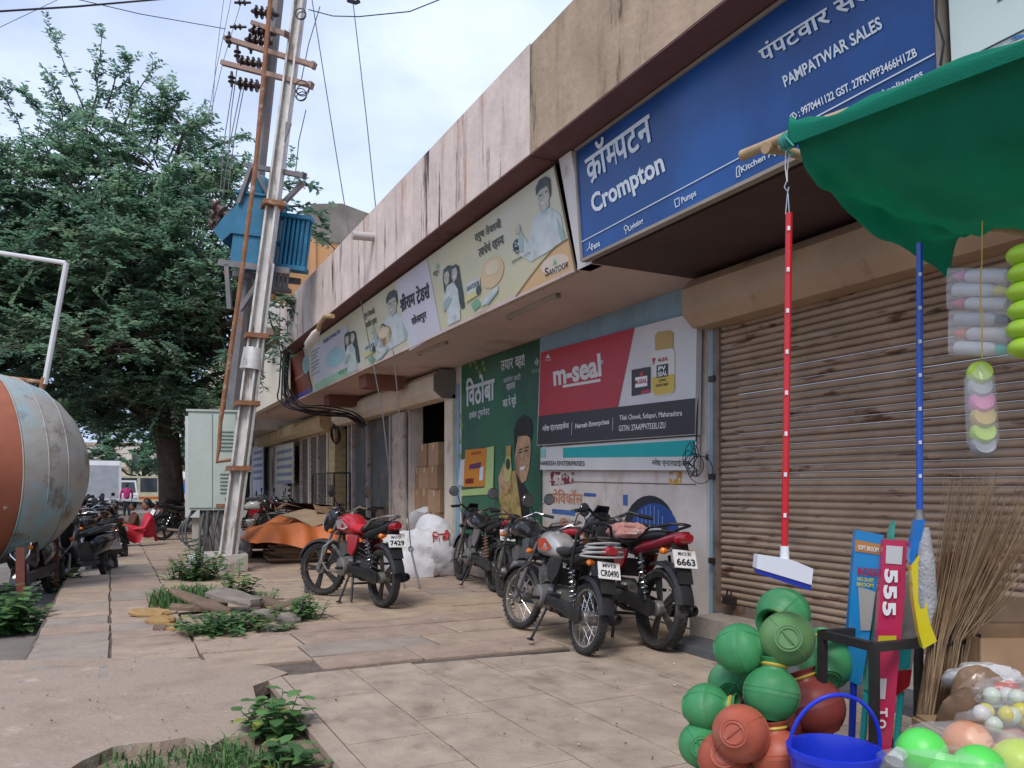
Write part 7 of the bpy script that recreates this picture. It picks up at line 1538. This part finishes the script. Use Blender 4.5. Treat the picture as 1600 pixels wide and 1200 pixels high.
def seated(lab, loc, rz, top, cloth, fem=True):
    t = thing('person', lab, 'person', loc, rz)
    J = dict(pel=((0, 0, .13), .15), ch=((-.03, 0, .45), (.15, .12)), nk=((.0, 0, .64), .05), sl=((-.02, .17, .56), .055), sr=((-.02, -.17, .56), .055), el=((.10, .25, .34), .04), er=((-.16, -.24, .32), .04), hl=((.30, .16, .33), .03), hr=((-.22, -.22, .05), .03))
    skin_body('torso', J, [('pel', 'ch'), ('ch', 'nk'), ('ch', 'sl'), ('ch', 'sr'), ('sl', 'el'), ('sr', 'er'), ('el', 'hl'), ('er', 'hr')], top, t)
    K = dict(pel=((0, 0, .14), .17), kl=((.42, .10, .36), .11), kr=((.44, -.08, .24), .11), al=((.66, .10, .05), .08), ar=((.78, -.06, -.02), .08), tl=((.80, .11, .0), .04), tr=((.92, -.06, -.08), .04))
    skin_body('skirt', K, [('pel', 'kl'), ('pel', 'kr'), ('kl', 'al'), ('kr', 'ar'), ('al', 'tl'), ('ar', 'tr')], cloth, t)
    head(t, (.02, 0, .78), (1, 0, -.1), fem)
    return t
m_sari = M('red_sari', (.46, .015, .035), .6, var=.2, vs=14, col2=(.5, .12, .10), thr=(.6, .66), cs=18); m_bc = M('brown_cloth', (.13, .055, .035), .8, var=.2)
pw = G(230, 852); pr_ = seated('woman in red sari sitting on the pavement edge by the tree', (pw.x, pw.y, .0), R(190), m_sari, m_sari); pr_.scale = (1.15, 1.15, 1.15)
pw = G(215, 838); seated('person in brown clothes sitting behind the woman in red', (pw.x - .1, pw.y + .2, .0), R(200), m_bc, m_bc, False)
pw = D(386, 772, 25.5); standing('man in pale blue shirt standing on plinth at far shop', (pw.x, pw.y, .93), R(200), M('pale_blue_shirt', (.36, .55, .58), .7), M('dark_trousers', (.03, .028, .03), .8))
pw = D(198, 790, 36); standing('person in pink top standing by the far parked bikes', (pw.x, pw.y, -.17), R(100), M('pink_top', (.42, .03, .16), .7), M('black_trousers', (.02, .02, .022), .8), fem=True)
# ---- far traffic and buildings
m_vw = M('van_white', (.62, .62, .60), .35, var=.05, coat=.3); m_vg = M('vehicle_glass', (.05, .06, .07), .08, var=.1)
def vehicle(lab, u, d, L_, Wd, H_, col, cat, name, rz, box=False, stripe=None):
    c = D(u, 770, d); t = thing(name, lab, cat, (c.x, c.y, -.17), rz)
    def vp(nm, mat, fn, s=False, par=None):
        mb = MB(); fn(mb); return mb.build(nm, mat, par or t, s)
    if box:
        vp('cargo_box', M('truck_box', (.55, .56, .57), .5, var=.08), lambda b: b.box(-L_ / 2, L_ * .22, -Wd / 2, Wd / 2, .7, H_)); vp('cab', col, lambda b: b.prism([(L_ * .23, -Wd / 2 + .05, .5), (L_ / 2, -Wd / 2 + .05, .5), (L_ / 2, -Wd / 2 + .05, 1.3), (L_ * .44, -Wd / 2 + .05, 2.1), (L_ * .23, -Wd / 2 + .05, 2.15)], (0, Wd - .1, 0)))
        vp('shutter_door', M('grey_roller', (.33, .34, .36), .6), lambda b: b.box(-L_ / 2 - .02, -L_ / 2, -Wd * .42, Wd * .42, .85, H_ - .35)); vp('name_strip', m_white, lambda b: b.box(-L_ / 2 - .025, -L_ / 2 - .0, -Wd * .46, Wd * .46, H_ - .3, H_ - .03))
    else:
        vp('body', col, lambda b: b.prism([(-L_ / 2, -Wd / 2, .35), (L_ / 2, -Wd / 2, .35), (L_ / 2, -Wd / 2, .95), (L_ * .43, -Wd / 2, 1.1), (L_ * .36, -Wd / 2, H_), (-L_ / 2 + .05, -Wd / 2, H_)], (0, Wd, 0)))
        vp('windscreen', m_vg, lambda b: b.prism([(L_ * .435, -Wd * .42, 1.13), (L_ * .435, Wd * .42, 1.13), (L_ * .37, Wd * .40, H_ - .12), (L_ * .37, -Wd * .40, H_ - .12)], (.012, 0, 0.004)))
        for s in (-1, 1):
            for k in range(3): vp('side_window', m_vg, lambda b: b.box(-L_ * .42 + k * L_ * .27, -L_ * .42 + k * L_ * .27 + L_ * .23, s * (Wd / 2 + .004) - .004, s * (Wd / 2 + .004) + .004, 1.1, H_ - .15))
            vp('headlight', m_lens, lambda b: b.ell((L_ / 2, s * Wd * .36, .75), .04, .14, .1, 10, 6), True)
        vp('bumper', m_blk, lambda b: b.box(L_ / 2 - .02, L_ / 2 + .08, -Wd / 2, Wd / 2, .3, .5))
        if stripe: vp('stripe', stripe, lambda b: b.box(-L_ / 2 - .006, L_ / 2 + .006, -Wd / 2 - .006, Wd / 2 + .006, .55, .75))
    for x in (-L_ * .3, L_ * .3):
        for s in (-1, 1):
            wh = vp('wheel', m_tyre, lambda b: b.lathe([(.05, -.09), (.3, -.09), (.32, 0), (.3, .09), (.05, .09)], (x, s * (Wd / 2 - .08), .32), (0, 1, 0), 18), True); vp('rim', m_alu, lambda b: b.lathe([(.02, 0), (.18, .01), (.18, .02), (.02, .03)], (x, s * (Wd / 2 + .01), .32), (0, s, 0), 14), True, par=wh)
    return t
vehicle('white box truck seen from behind beyond the tank', 146, 50, 5.5, 2.2, 3.1, m_vw, 'truck', 'box_truck', R(100), True)
vehicle('white van facing the camera beside the box truck', 186, 55, 3.6, 1.5, 1.95, m_vw, 'van', 'white_van', R(-75))
vehicle('cream and orange minibus behind person in pink', 222, 62, 5.5, 2.0, 2.35, M('bus_cream', (.6, .55, .36), .4, coat=.3), 'minibus', 'minibus', R(-165), stripe=M('bus_orange', (.6, .15, .03), .4))
FS = thing('street_sign', 'small white direction sign on posts right of the tree trunk', 'sign', D(282, 790, 40)); a = D(268, 742, 40); b2 = D(302, 742, 40)
part('panel', m_white, FS, lambda b: b.prism([D(266, 747, 40), D(298, 747, 40), D(298, 737, 40), D(266, 737, 40)], (.02, .04, 0)))
for u in (272, 294): q = D(u, 745, 40.1); part('post', m_steel, FS, lambda b: b.bar((q.x, q.y, -.17), q, .07, .07, up=(1, 0, 0)))
tag(MB().prism([D(280, 772, 44), D(306, 772, 44), D(306, 750, 44), D(280, 750, 44)], (.1, .2, 0)).build('blue_hoarding', M('blue_sheet', (.03, .12, .45)), smooth=False), 'blue sheet hoarding far right of the tree trunk', 'hoarding')
def far_house(lab, u, d, wd, h, col):
    c = D(u, 770, d); t = thing('far_building', lab, 'building', (c.x, c.y, -.17), -YAW)
    def vp(nm, mat, fn, par=None):
        mb = MB(); fn(mb); return mb.build(nm, mat, par or t, False)
    vp('wall', M('fh_%.2f%.2f' % col[:2], col, .9, var=.12, vs=.5), lambda b: b.box(-wd / 2, wd / 2, 0, 6, 0, h)); vp('parapet', m_cem, lambda b: b.box(-wd / 2 - .1, wd / 2 + .1, -.1, 6.1, h, h + .35))
    nw = int(wd / 2.6)
    for fl in range(int(h / 3)):
        for k in range(nw):
            x = -wd / 2 + (k + .5) * wd / nw; wn_ = vp('window', m_frame, lambda b: b.box(x - .6, x + .6, -.06, -.001, 1.0 + fl * 3, 2.3 + fl * 3)); vp('pane', m_vg, lambda b: b.box(x - .5, x + .5, -.07, -.061, 1.08 + fl * 3, 2.22 + fl * 3), wn_)
far_house('pale two-storey building far behind the parked vehicles', 120, 85, 26, 6, (.5, .46, .4))
far_house('low cream building far behind the tree trunk', 270, 80, 16, 3.2, (.55, .48, .36))
far_house('grey building far at left edge behind the tank', -120, 70, 18, 6.5, (.42, .40, .38))
bpy.data.scenes.remove(TSCENE)
